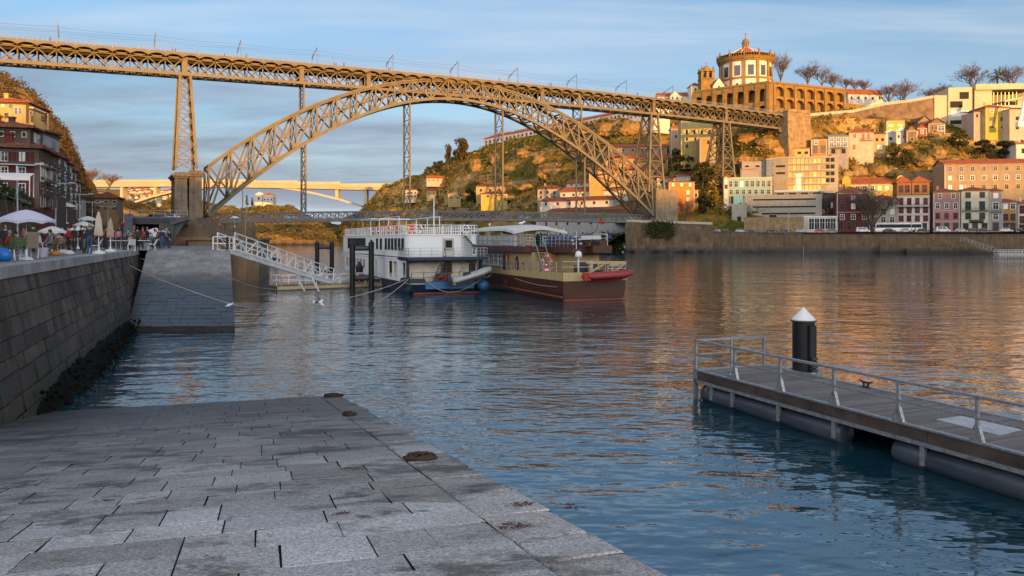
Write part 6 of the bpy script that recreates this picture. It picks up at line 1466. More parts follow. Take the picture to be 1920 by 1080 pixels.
rails(b, [(.2, 11.5, 4.6), (.2, 9.4, 4.6), (.9, 9.4, 4.6)], 1.15, 4, .5, .03); rails(b, [(2.0, 9.4, 4.6), (2.5, 9.4, 4.6), (2.5, 3.6, 4.6), (4.4, 3.5, 4.6)], 1.0, 3, 1, .03); rails(b, [(4.6, 3.3, 4.7), (PW - .2, 3.3, 4.7)], 1.1, 3, 1, .03); b.build('stair_rail', GREYM, PB)
b = MB(); rails(b, [(.05, 16, 2.1), (.05, .1, 2.45), (2.8, .0, 2.45)], .95, 2, 1.5, .028); rails(b, [(4.3, .05, 2.45), (PW - .05, .05, 2.45), (PW - .05, 12, 2.3)], .6, 2, 1.3, .028); b.build('main_rail', GREYM, PB)
b = MB(); b.lathe([(.1, 0), (.3, .05), (.3, .3), (.22, .52), (.02, .62)], (1.7, .5, 3.7), 12); b.bar((1.7, .5, 1.75), (1.7, .5, 3.75), .08); b.build('radar_dome', WHITEP, PB, smooth=True)
b = MB()
for x, z in ((2.2, 5.2), (2.5, 5.5), (2.9, 5.3), (2.3, 4.9), (3.0, 4.9)): b.lathe([(.05, -.15), (.17, -.05), (.17, .08), (.05, .15)], (x, 2.9, z), 8)
b.bar((2.6, 2.95, 4.4), (2.6, 2.95, 6.0), .07); b.bar((3.0, 2.95, 5.45), (5.0, 2.95, 5.5), .35); b.build('light_cluster', GREYM, PB)
b = MB()                                    # cream crane and gear on the stern
b.bar((2.9, .6, 1.75), (2.9, .6, 3.3), .3); b.bar((2.5, .6, 3.3), (6.2, .3, 3.25), .2, .24); b.bar((4.9, .4, 1.75), (4.9, .4, 3.1), .24); b.bar((3.0, .6, 2.5), (4.2, .5, 3.2), .16); b.bar((5.0, .4, 2.4), (6.0, .3, 3.1), .14); b.box(4.6, 5.4, .2, .8, 2.9, 3.3); b.build('crane', PCREAM, PB)
for a in ((2.0, 2.9, 1.2, 2.2, 1.75, 3.0), (3.4, 4.3, 1.0, 1.8, 1.75, 2.6), (3.6, 5.3, 4.2, 4.45, 1.75, 3.2)): b = MB(); b.box(*a); b.build('deck_locker', DARKM, PB)
b = MB(); b.box(5.6, 5.9, 2.4, 2.6, 5.4, 5.7); b.box(2.9, 4.6, 8.3, 10.5, 4.65, 5.6); b.build('tarpaulin', plain('blue_tarp', (.02, .05, .16), .6), PB)
b = MB(); fb = Vector((3.9, 3.0, 4.7)); ft = Vector((5.4, 3.0, 8.0)); b.tube([fb, ft], .04, 6); fp = b.build('flagpole', WOOD, PB)
b = MB(); rg = random.Random(2); c0 = fb.lerp(ft, .97); c1 = fb.lerp(ft, .62)
for u0, u1, m in ((0, .45, 0), (.45, 1, 1)):
    for k in range(4):
        a0, a1 = lerp(u0, u1, k / 4), lerp(u0, u1, (k + 1) / 4); f = lambda a, s_: c0.lerp(c1, a) + Vector((.06 + s_ * (.16 + .1 * math.sin(a * 9)), .06 * math.sin(a * 14 + s_ * 5), -.1 * s_))
        b.face([f(a0, 0), f(a1, 0), f(a1, .5), f(a0, .5)], m); b.face([f(a0, .5), f(a1, .5), f(a1, 1.3), f(a0, 1.3)], m)
b.build('flag', [plain('flag_green', (.02, .16, .05), .8), plain('flag_red', (.5, .03, .02), .8)], fp)
fc = bpy.data.curves.new('lettering', 'FONT'); fc.body = 'LA'; fc.size = .95; fc.extrude = .004; fo = bpy.data.objects.new('lettering', fc); COL.objects.link(fo)
lm = bpy.data.meshes.new_from_object(fo.evaluated_get(bpy.context.evaluated_depsgraph_get())); bpy.data.objects.remove(fo); lm.materials.clear(); lm.materials.append(plain('faded_letter', (.20, .13, .10), .6))
lt = put(lm, 'lettering', PB, (-.02, 15.2, .55)); lt.rotation_euler = Matrix(((0, 0, -1), (-1, 0, 0), (0, 1, 0))).to_euler()
inflatable('red_dinghy', 'red and black inflatable dinghy hung across the brown boat stern', pwd(1.75, -.75, 2.15), BA, 4.35, 1.3, .27, plain('red_rubber', (.30, .035, .035), .5), REDP, 0, False)
lifebuoy('orange lifebuoy on the after railing of the brown boat', pwd(.9, 5.7, 3.35), (-.3, -1, 0), .42); 
b = MB(); b.box(-.3, .3, -.04, .04, -.5, .5); b.box(-.06, .06, -.06, -.045, -.15, .35, 1); b.box(-.06, .06, -.06, -.045, -.34, -.22, 1); o = b.build('warning_sign', [REDP, WHITEP], loc=pwd(.66, 16.2, 3.3), rz=BA - math.pi / 2); tag(o, 'red sign with a white exclamation mark on the cream saloon side', 'sign')
b = MB(); b.box(-.3, .3, -.1, .1, -.3, .3); b.box(-.2, .2, -.12, -.105, -.1, .1, 1); b.box(-.24, .24, -.12, .12, .31, .37); o = b.build('life_raft_box', [REDP, WHITEP], loc=pwd(.9, 5.9, 2.5), rz=BA); tag(o, 'red box with a white label below the orange lifebuoy', 'box')
rope('thin rope along the cream bulwark of the brown boat', [pwd(-.1, 12, 1.5), pwd(-.1, 1, 1.2)], .02, sag=.2)
# ---- small craft and rocks by the old pier
WY = plain('boat_yellow', (.55, .38, .04), .5)
t = thing('wooden_rabelo_boat', 'old wooden river boat with black and yellow striped bow beside the second ramp', 'boat', (PX(455, 152), 152, 0), rad(20))
b = MB(); n = 12
for k in range(6):
    rows = [[((-2.6 + 5.2 * i / n) * (1 - .07 * (5 - k)), -.6 - 1.2 * math.sin(math.pi * i / n) * (k / 6), z - .0 + .5 * abs(2 * i / n - 1) ** 2) for i in range(n + 1)] for z in (-.2 + .28 * k, .06 + .28 * k)]
    b.grid(rows, k % 2)
b.grid([[(-2.6, -.6, 1.6), (2.6, -.6, 1.6)], [(-1.8, 12, 1.3), (1.8, 12, 1.3)]], 0); b.grid([[(-2.6, -.6, 1.6), (-1.8, 12, 1.3)], [(-2.2, -.6, -.3), (-1.6, 12, -.3)]], 0); b.grid([[(2.6, -.6, 1.6), (1.8, 12, 1.3)], [(2.2, -.6, -.3), (1.6, 12, -.3)]], 0)
b.build('hull', [BLACK, WY], t)
b = MB(); b.tube([(0, 3, 1.3), (.1, 3, 16.5)], [.14, .06], 6); b.build('mast', WOOD, t); b = MB(); b.tube([(0, -1.2, 1.2), (0, -1.7, 3.4)], .1, 6); b.build('stem_post', WHITEP, t)
rope('thin stay from the wooden boat mast head down to its bow', [t.location + Vector((0, 3, 16)), t.location + Vector((.6, -1, 2))], .03)
t = thing('dark_barge', 'low dark barge with a black deckhouse moored behind the striped wooden boat', 'boat', (PX(478, 172), 172, 0), rad(10))
b = MB(); b.hexa([(-5, 0, -.4), (4.4, 0, -.4), (3.8, 5, -.4), (-5, 5, -.4), (-5.2, -.3, 1.6), (5.4, -.3, 1.2), (4.6, 5.2, 1.2), (-5.2, 5.2, 1.6)]); b.build('hull', BLACK, t); b = MB(); b.box(-4.6, -1.5, .5, 4.5, 1.6, 2.7); b.box(-1.2, .6, .8, 3, 1.5, 2.1); b.tube([(1.5, 1, 1.4), (3.4, 1, 1.5)], .4, 8); b.build('deckhouse', DARKM, t)
# ------------------------------------------------------------------ mooring frames, gangway, pontoon
PILE = mat('black_pile', (.014, .014, .016), .35, .3, 2)
def frame(label, px0, px1, yw, ytop, lowbar=None):
    D = CH * F / (yw - HOR); t = thing('mooring_dolphin', label, 'mooring frame', (PX((px0 + px1) / 2, D), D, 0), rad(8), 'mooring frames'); hx = (px1 - px0) / 2 * D / F; zt = PZ(ytop, D); r = .30
    for x in (-hx, hx):
        b = MB(); b.lathe([(r, -2.5), (r, zt - .5), (r + .05, zt - .5), (r + .05, zt - .42), (.03, zt)], (x, 0, 0), 14); b.build('post', PILE, t, smooth=False)
    z = zt - .95; b = MB(); b.tube([(-hx + r, 0, z), (hx - r, 0, z)], .27, 10); b.build('crossbar', DARKM, t)
    if lowbar: b = MB(); b.tube([(-hx + r, 0, lowbar), (hx - r, 0, lowbar)], .26, 10); b.build('crossbar', DARKM, t)
frame('nearer black mooring frame of two tall posts beside the pontoon', 661, 696, 541, 449, 1.15); frame('farther black mooring frame standing behind the gangway', 595, 622, 521, 450.5, .9)
b = MB(); b.lathe([(.42, -2), (.42, 2.0), (.48, 2.0), (.48, 2.1), (.04, 2.8)], (0, 0, 0), 14); o = b.build('mooring_pile', PILE, loc=(PX(674, 92), 92, 0)); tag(o, 'short thick black pile with a pointed cap inside the nearer mooring frame', 'pile')
PA, PBb = G(520, 540, .3), G(705, 533, .3); pd = (PBb - PA); pl = pd.length; rz = math.atan2(pd.y, pd.x)
t = thing('pontoon', 'low grey landing pontoon with a white railing under the gangway foot', 'pontoon', (PA.x, PA.y, 0), rz)
b = MB(); b.box(.0, pl + 3, 0, 3.2, -.35, .28); b.box(-.18, 0, .25, 2.9, -.3, .26); b.build('float', mat('pontoon_grey', (.30, .27, .23), .7, .2, .8), t)
b = MB(); b.box(-.1, pl + 3.1, -.08, 3.28, .29, .45); b.build('deck', WOOD, t)
b = MB(); b.box(-.05, pl + 3, -.12, -.09, .1, .42); b.build('edge_strip', CREAM, t)
b = MB(); rails(b, [(pl + 2.6, .15, .45), (.5, .15, .45), (.5, 3.05, .45), (pl + 2.6, 3.05, .45)], 1.05, 2, 1.9, .04); b.build('railing', WHITEP, t)
def tw_(x, y, z): return Vector((PA.x + math.cos(rz) * x - math.sin(rz) * y, PA.y + math.sin(rz) * x + math.cos(rz) * y, z))
lifebuoy('red lifebuoy on the pontoon railing beside the nearer mooring frame', tw_(pl * .79, .05, .95), (math.sin(rz), -math.cos(rz), 0), .42)
# gangway
g0, g1 = P(424, 466, 60.8), P(626, 530, 83); g0.z = 4.55; g1.z = .75
t = thing('gangway', 'long white truss gangway sloping from the ramp head down to the pontoon', 'gangway', g0)
d = g1 - g0; sx = Vector((d.y, -d.x, 0)).normalized() * .7; up = Vector((0, 0, 1)); N = 12
b = MB()
for i in range(47): k = d * ((i + .5) / 47); b.bar(k - sx, k + sx, .12, .05)
b.build('walkway', WHITEP, t)
for s_ in (-1, 1):
    b = MB(); e = sx * s_; hgt = lambda u: up * (1.25 if u < .92 else 1.25 - (u - .92) * 6)
    b.bar(e, d + e, .11, .15); 
    for i in range(N):
        u, v = i / N, (i + 1) / N; a, c = e + d * u, e + d * v
        b.bar(a + hgt(u), c + hgt(v), .08); b.bar(a, a + hgt(u), .06); b.bar(a if i % 2 else a + hgt(u), c + hgt(v) if i % 2 else c, .06)
        for k in (.38, .7): b.bar(a + hgt(u) * k, c + hgt(v) * k, .035)
    b.bar(d + e, d + e + hgt(1), .09); b.build('side_truss', WHITEP, t)
b = MB(); k = d * .64; b.bar(k - sx, Vector((k.x + .9, k.y, .45 - g0.z)) - sx, .11); b.bar(k + sx, Vector((k.x + .9, k.y, .45 - g0.z)) + sx, .11); b.build('prop', WHITEP, t)
t = thing('landing_rail', 'short white railing at the head of the gangway on the second ramp', 'railing', P(412, 466, 60.4)); t.location.z = QZ
b = MB(); rails(b, [(-.5, 0, 0), (.55, 0, 0), (.55, 1.4, 0)], 1.0, 2, 1.1, .04); b.build('rail', WHITEP, t)
# ropes on the quay and second ramp
for lab, pts, sag in (('mooring rope slanting from the quay wall across the second ramp', [P(226, 487, 55), P(272, 512, 52.6), P(322, 532, 50.8), P(436, 571, 48)], .05),
                      ('upper mooring rope from the quay corner across the second ramp', [P(262, 484, 60), P(300, 492, 58.3), P(428, 524, 57)], .05),
                      ('dark rope from the second ramp edge to the pontoon end', [P(432, 521, 57), G(515, 541, .3)], .25), ('dark slack rope lying over the water off the second ramp', [P(437, 571, 47.8), G(500, 578, .05), G(575, 575, .05)], .1)):
    rope(lab, pts, .035, sag=sag)
# ------------------------------------------------------------------ floating dock on the right
DA = Vector((6.06, 26.6, 0)); DD = Vector((4.16, -10.4, 0)).normalized(); DU = Vector((-DD.y, DD.x, 0)); DRZ = math.atan2(DD.y, DD.x)
if DU.x < 0: DU = -DU
DKL, DKW, DKZ = 22.0, 2.88, .97
DOCK = thing('floating_dock', 'timber floating dock with a grey steel railing and long pipe floats', 'dock', DA, DRZ)
sgn = 1 if (Matrix.Rotation(DRZ, 3, 'Z') @ Vector((0, 1, 0))).dot(DU) > 0 else -1      # local y that points across the dock
PLK = NT('dock_planks'); b_ = PLK.b; co = PLK.coord(); b_.inputs['Roughness'].default_value = .7
c = PLK.mix(PLK.ramp(PLK.noise(PLK.coord((12, .8, 1)), 2.0, 5), [(.3, 0.), (.7, 1.)]), (.12, .098, .088), (.21, .18, .16))
c = PLK.mix(1., c, PLK.ramp(PLK.island(), [(0, .72), (1, 1.25)]), 'MULTIPLY'); PLK.l(c, b_.inputs['Base Color']); PLK.bump(PLK.noise(PLK.coord((25, 1.5, 1)), 2, 4), .3, .01)
GALV = mat('galvanised', (.36, .37, .39), .45, .18, 3, metal=.55, fine=18)
FASC = mat('dock_fascia', (.085, .06, .048), .7, .45, 1.2, zs=2, streak=.5)
S = lambda y: y * sgn
def dbox(b, x0, x1, y0, y1, z0, z1, m=0): b.box(x0, x1, min(S(y0), S(y1)), max(S(y0), S(y1)), z0, z1, m)
b = MB(); x = .22; RR = random.Random(9)
while x < DKL: dbox(b, x + .004, x + .138, .1, DKW - .1, DKZ - .04 + RR.uniform(-.004, .004), DKZ); x += .142
b.build('deck_boards', PLK.m, DOCK)
b = MB(); dbox(b, .2, DKL, .12, DKW - .12, DKZ - .22, DKZ - .07); b.build('subframe', DARKM, DOCK)
b = MB()
for y0, y1 in ((0, .09), (DKW - .09, DKW)):
    xx = .2
    while xx < DKL: dbox(b, xx + .004, min(DKL, xx + 2.95), y0, y1, DKZ - .30, DKZ - .02); xx += 2.96
b.build('fascia', FASC, DOCK)
b = MB()
for y0, y1 in ((-.03, .10), (DKW - .10, DKW + .03)): dbox(b, .0, DKL, y0, y1, DKZ - .015, DKZ + .03); dbox(b, 0, DKL, y0, y1 - .02, DKZ - .40, DKZ - .305)
dbox(b, -.02, .19, -.03, DKW + .03, DKZ - .42, DKZ + .028); b.build('edge_beam', GALV, DOCK)
rb = MB(); posts = [0.05 + 2.05 * i for i in range(11)]
for i, x in enumerate(posts):
    b = MB(); dbox(b, x - .035, x + .035, .0, .07, DKZ + .03, DKZ + .95)
    if i: b.prism([(-.16, 0), (.16, 0), (.05, .34), (-.05, .34)], (x, S(.035) - .045, DKZ + .03), (1, 0, 0), (0, 0, 1), (0, .09, 0))
    b.build('railing_post', GALV, DOCK)
for y, x in ((DKW * .5, .03), (DKW - .08, .03)):
    b = MB(); dbox(b, x, x + .07, y - .035, y + .035, DKZ + .03, DKZ + .95); b.build('railing_post', GALV, DOCK)
b = MB(); dbox(b, -.02, DKL, -.02, .10, DKZ + .951, DKZ + 1.01); b.build('handrail', GALV, DOCK)
b = MB(); dbox(b, 0, DKL, .018, .052, DKZ + .50, DKZ + .545); b.build('midrail', GALV, DOCK)
b = MB(); dbox(b, -.02, .11, .10, DKW - .02, DKZ + .952, DKZ + 1.008); dbox(b, .035, .07, .1, DKW - .1, DKZ + .50, DKZ + .545); b.build('end_rail', GALV, DOCK)
FLT = mat('pipe_float', (.06, .072, .092), .35, .2, 1.5)
def flt(x0, x1, y):
    b = MB(); b.tube([(x0, S(y), .22), (x0 + .05, S(y), .22), (x1 - .05, S(y), .22), (x1, S(y), .22)], [.24, .30, .30, .24], 20); b.build('float', FLT, DOCK, smooth=True)
for x0, x1 in ((.25, 1.95), (2.0, 4.05), (4.1, 6.35), (8.0, 8.9), (8.95, 12.0), (12.05, 15.5), (15.55, 19)):
    flt(x0, x1, .32)
    flt(x0, x1, DKW - .32)
for x in (.9, 1.97, 4.07, 6.2, 8.93, 12.03, 15.5, 19):
    b = MB(); dbox(b, x - .06, x + .06, .0, .1, .12, DKZ - .41); b.build('float_bracket', GALV, DOCK)
b = MB(); dbox(b, -.03, .05, -.02, .12, -.3, DKZ - .43); b.bar((.0, S(.05), -.2), (.7, S(.1), DKZ - .43), .07); b.build('corner_strut', GALV, DOCK)
for x, y in ((4.6, DKW - .12), (10.2, DKW - .12), (1.6, .28), (15.0, .3)):
    b = MB(); o = thing('mooring_cleat', ['dark steel mooring cleat on the outer dock edge, the farther one', 'dark steel mooring cleat on the outer dock edge, the nearer one', 'small grey cleat on the dock near its far railing corner', 'small grey cleat on the dock near the steel plate'][[4.6, 10.2, 1.6, 15.0].index(x)], 'cleat', DA + DD * x + DU * y + Vector((0, 0, DKZ + .03)), DRZ, 'cleats on the dock')
    b.bar((-.06, 0, 0), (-.09, 0, .12), .05); b.bar((.06, 0, 0), (.09, 0, .12), .05); b.tube([(-.26, 0, .17), (-.12, 0, .13), (.12, 0, .13), (.26, 0, .17)], [.02, .035, .035, .02], 6); b.box(-.14, .14, -.05, .05, -.02, .012); b.build('body', DARKM if y > 1 else GALV, o)
pc = [G(1755, 787, DKZ), G(1812, 779, DKZ), G(1921, 805, DKZ), G(1873, 817, DKZ)]
pc = [Vector((p.x, p.y, DKZ + .012)) for p in pc]; c0 = sum(pc, Vector()) / 4
b = MB(); b.hexa([p - c0 - Vector((0, 0, .01)) for p in pc][::-1] + [p - c0 for p in pc][::-1]); o = b.build('steel_plate', mat('worn_plate', (.52, .52, .52), .5, .25, 2.5, metal=.2, fine=30), loc=c0); tag(o, 'worn pale steel plate lying on the dock boards', 'plate')
# mooring pile with white cone
pp = DA + DD * 1.5 + DU * (DKW + .36)
t = thing('guide_pile', 'thick black guide pile with a white conical cap beside the dock', 'pile', (pp.x, pp.y, 0), DRZ); r = .355
pz = lambda y: PZ(y, pp.y)
b = MB(); b.lathe([(r, -3), (r, pz(602))], n=28); b.box(.2, r + .10, -.13, .13, -1, pz(608)); b.build('shaft', mat('pile_black', (.012, .012, .014), .42, .25, 1.5), t)
b = MB(); b.lathe([(r + .06, pz(602.5)), (r + .06, pz(600))], n=28); b.build('collar', DARKM, t)
b = MB(); b.lathe([(r + .02, pz(600) + .002), (r + .02, pz(598)), (.03, pz(577)), (.005, pz(576.6))], n=28); b.build('cone_cap', mat('cap_white', (.80, .80, .78), .5, .06, 2, streak=.15), t)
b = MB(); n = 16
for i in range(14): z = -.3 + .13 * i; b.box(r + .12, r + .19, -.11, .11, z, z + .08)
b.build('rack', DARKM, t)
b = MB()
for i in range(n):
    a0, a1 = 2 * math.pi * i / n, 2 * math.pi * (i + 1) / n; b.bar((.52 * math.cos(a0), .52 * math.sin(a0), DKZ - .03), (.52 * math.cos(a1), .52 * math.sin(a1), DKZ - .03), .14, .1)
o = b.build('guide_ring', GALV, DOCK); o.location = (1.5, S(DKW + .36), 0)
# ------------------------------------------------------------------ things on the near ramp
for lab, px, py, s_ in (('coil of old brown rope at the ramp edge', 788, 862, 1.0), ('dark lump of weedy rope at the far tip of the ramp', 626, 744, 1.3), ('small dark weedy ring at the ramp edge near its tip', 655, 779, .6)):
    D = 26.0
    for _ in range(30): z = RSL * (-(Vector((PX(px, D), D, 0)) - RA).dot(RV)) + .05; D = (CH - z) * F / (py - HOR)
    p = Vector((PX(px, D), D, z)); rg = random.Random(px); b = MB()
    for k in range(5):
        R0 = rg.uniform(.12, .22) * s_ * .85; pts = [(R0 * math.cos(a) * 1.25 + rg.gauss(0, .015), R0 * math.sin(a) * .8 + rg.gauss(0, .015), .02 + .010 * k + rg.gauss(0, .01)) for a in np.linspace(0, 6.1, 18)]
        b.tube(pts, .028, 6)
    o = b.build('rope_coil', mat('old_rope', (.055, .036, .02), .9, .5, 9) if s_ == 1 else mat('weedy_rope', (.03, .024, .014), .7, .4, 6), loc=p, smooth=True); tag(o, lab, 'rope')
rg = random.Random(77); n = 0
def rampz(x, y): return RSL * (-(Vector((x, y, 0)) - RA).dot(RV)) + .05
b = MB()
for px, py in ((970, 950), (985, 945), (1075, 955), (1062, 948), (975, 990), (955, 992), (960, 985), (640, 965), (655, 880), (200, 640 + 300)):
    D = 8
    for _ in range(30): z = rampz(PX(px, D), D); D = (CH - z) * F / (py - HOR)
    for _ in range(28):
        q_ = Vector((PX(px, D) + rg.gauss(0, .06), D + rg.gauss(0, .025), 0)); q_.z = rampz(q_.x, q_.y) + .01; d_ = Vector((rg.gauss(0, 1), rg.gauss(0, 1), .35)).normalized() * rg.uniform(.02, .06); s_ = d_.orthogonal().normalized() * .006
        b.face([q_ - s_, q_ + s_, q_ + d_])
setting(b.build('moss', mat('dry_moss', (.10, .035, .025), .9, .3, 5)), 'stuff')
# gulls
def gull(label, loc, rz, s_=1.0, fly=False):
    t = thing('seagull', label, 'bird', loc, rz, 'gulls'); b = MB()
    b.tube([(-.22, 0, .02), (-.12, 0, .08), (0, 0, .10), (.12, 0, .12), (.17, 0, .18), (.22, 0, .19), (.27, 0, .18)], [.012, .05, .075, .06, .04, .038, .01], 8)
    for y in (-1, 1):
        if fly: b.face([(.1, y * .04, .12), (-.1, y * .04, .12), (-.02, y * .32, .24), (.06, y * .32, .24)]); b.face([(.06, y * .32, .24), (-.02, y * .32, .24), (-.14, y * .66, .16)])
        else: b.face([(.08, y * .07, .13), (-.26, y * .03, .06), (-.1, y * .085, .04)]); b.bar((.0, y * .03, -.06), (.0, y * .03, .05), .012)
    b.build('body', [plain('gull_white', (.75, .75, .76), .7)], t, smooth=False); t.scale = (s_,) * 3; t.location.z += .06 * s_
    b = MB(); b.lathe([(.014, 0), (.003, .06)], n=6); o = b.build('beak', WY, t); o.location = (.265, 0, .18); o.rotation_euler = (0, math.pi / 2, 0); return t
gull('white gull standing near the lower right corner of the second ramp', P(430, 577, 47.4), .8, 1.05); gull('gull gliding low over the water left of the white ship', G(598, 578, .5), 2.9, 1.9, True)
gull('gull perched on the boat canopy, the left one of two', pwd(2.0, 26, 6.8), 1.5, 1.6); gull('gull perched on the boat canopy, the right one of two', pwd(3.0, 18, 6.84), .3, 1.6)
gull('gull standing on the roof of the far upper canopy edge', pwd(4.5, 29, 6.4), 2.2, 1.4)
# ------------------------------------------------------------------ people: one skinned body per pose, clothes recoloured per person
SKIN = plain('skin', (.45, .26, .18), .6); TOPM = plain('cloth_top', (.03, .03, .035), .85); LEGM = plain('cloth_legs', (.03, .04, .07), .85); SHOE = plain('shoe', (.03, .025, .02), .6); HAIRM = plain('hair', (.04, .025, .015), .7)
def body(pose):
    v = []; e = []; r = []; mt = []
    def add(p, rr, m, par=None):
        v.append(Vector(p)); r.append(rr if isinstance(rr, tuple) else (rr, rr)); mt.append(m)
        if par is not None: e.append((par, len(v) - 1))
        return len(v) - 1
    sit = pose == 'sit'; zp = .50 if sit else .95; dy = .0
    lean = {'stand': 0, 'walk': .04, 'sit': .05, 'bend': .28}[pose]
    pel = add((0, 0, zp), (.15, .11), 2); sp = add((0, lean * .4, zp + .24), (.135, .10), 1, pel); ch = add((0, lean, zp + .42), (.165, .11), 1, sp)
    nk = add((0, lean * 1.25, zp + .55), .055, 0, ch); hd = add((0, lean * 1.4 + .015, zp + .64), (.075, .085), 0, nk); hc = add((0, lean * 1.4 + .01, zp + .73), (.07, .085), 0, hd); add((0, lean * 1.4, zp + .785), .035, 0, hc)
    for s in (-1, 1):
        fw = {'stand': .05, 'walk': .16 * s, 'sit': .2, 'bend': .2}[pose]
        sh = add((.18 * s, lean, zp + .46), .062, 1, ch); el = add((.235 * s, lean + fw * .4 - .03, zp + .20), .046, 1, sh)
        wr = add((.23 * s, lean + fw + .09, zp - .02 + (.12 if sit or pose == 'bend' else 0)), .031, 1, el); c = v[wr]; pm = add(c + Vector((0, .03, -.075)), (.022, .036), 0, wr)
        for k, L in enumerate((.075, .085, .08, .062)): f0 = add(c + Vector((-.004 * s, .002 + .017 * k, -.125 - .005 * (k == 1))), .0095, 0, pm); add(c + Vector((-.012 * s, .008 + .018 * k, -.13 - L)), .008, 0, f0)
        th = add(c + Vector((-.02 * s, .075, -.075)), .011, 0, pm); add(c + Vector((-.03 * s, .09, -.115)), .009, 0, th)
        st_ = {'stand': 0, 'walk': -.2 * s, 'sit': 0, 'bend': .03 * s}[pose]
        hp = add((.09 * s, 0, zp - .05), .095, 2, pel)
        if sit: kn = add((.11 * s, .42, .50), .065, 2, hp); an = add((.11 * s, .40, .10), .045, 2, kn); add((.12 * s, .53, .04), .042, 3, an)
        else: kn = add((.10 * s, st_ * .55 + .03, .50), .064, 2, hp); an = add((.10 * s, st_ - .02, .09), .045, 2, kn); add((.115 * s, st_ + .12, .04), .042, 3, an)
    me = bpy.data.meshes.new('sk'); me.from_pydata([tuple(p) for p in v], e, []); o = bpy.data.objects.new('sk', me); COL.objects.link(o)
    md = o.modifiers.new('s', 'SKIN'); md.branch_smoothing = .4
    if not me.skin_vertices: bpy.context.view_layer.objects.active = o
    sv_ = me.skin_vertices[0].data if me.skin_vertices else None
    for i, d in enumerate(sv_): d.radius = r[i]; d.use_root = (i == 0)
    su = o.modifiers.new('u', 'SUBSURF'); su.levels = 1
    dg = bpy.context.evaluated_depsgraph_get(); ev = o.evaluated_get(dg); nm = bpy.data.meshes.new_from_object(ev); bpy.data.objects.remove(o); nm.name = 'body'
    for m in (SKIN, TOPM, LEGM, SHOE): nm.materials.append(m)
    for f in nm.polygons:
        c = f.center; best = 9
        for i, (a, b_) in enumerate(e):
            pa, pb = v[a], v[b_]; ab = pb - pa; t = max(0, min(1, (c - pa).dot(ab) / max(1e-9, ab.length_squared))); d = (c - (pa + ab * t)).length - r[b_][0] * .3
            if d < best: best = d; f.material_index = mt[b_ if t > .35 else a]
        f.use_smooth = True
    hb = MB(); hb.lathe([(.06, -.10), (.085, -.03), (.092, .04), (.07, .10), (.02, .125)], (0, 0, 0), 10, 0, .92, 1.05); hm = hb.mesh('hair', HAIRM, True)
    return nm, hm, Vector((0, lean * 1.4 - .012, zp + .715)), Vector((0, lean * 1.4 + .1, zp + .665))
POSE = {k: body(k) for k in ('stand', 'walk', 'sit', 'bend')}
nb = MB(); nb.lathe([(.004, -.02), (.016, 0), (.004, .03)], n=5); NOSE = nb.mesh('nose', SKIN)
CL = {n: plain('cloth_' + n, c, .85) for n, c in {'black': (.012, .012, .014), 'dark': (.03, .03, .04), 'navy': (.02, .03, .08), 'red': (.42, .02, .025), 'grey': (.20, .20, .21), 'jeans': (.06, .10, .20), 'maroon': (.16, .02, .03), 'beige': (.42, .34, .25), 'white': (.65, .63, .6), 'pink': (.5, .16, .2), 'teal': (.03, .22, .28), 'brown': (.13, .07, .04), 'green': (.06, .12, .05), 'orange': (.5, .18, .03)}.items()}
HR = [HAIRM, plain('hair_brown', (.10, .05, .02), .7), plain('hair_grey', (.3, .29, .28), .7), plain('hair_black', (.012, .01, .01), .6)]
def person(label, loc, rz, top, legs, pose='stand', h=1.0, hair=0, group='people on the quay'):
    me, hm, hp, np_ = POSE[pose]; o = put(me, 'person', None, loc, rz, (h,) * 3); tag(o, label, 'person', group)
    for i, m in ((1, CL[top]), (2, CL[legs])): o.material_slots[i].link = 'OBJECT'; o.material_slots[i].material = m
    k = put(hm, 'hair', o, hp); k.material_slots[0].link = 'OBJECT'; k.material_slots[0].material = HR[hair % 4]
    return o
def Q(px, py, z=QZ): return G(px, py, z)
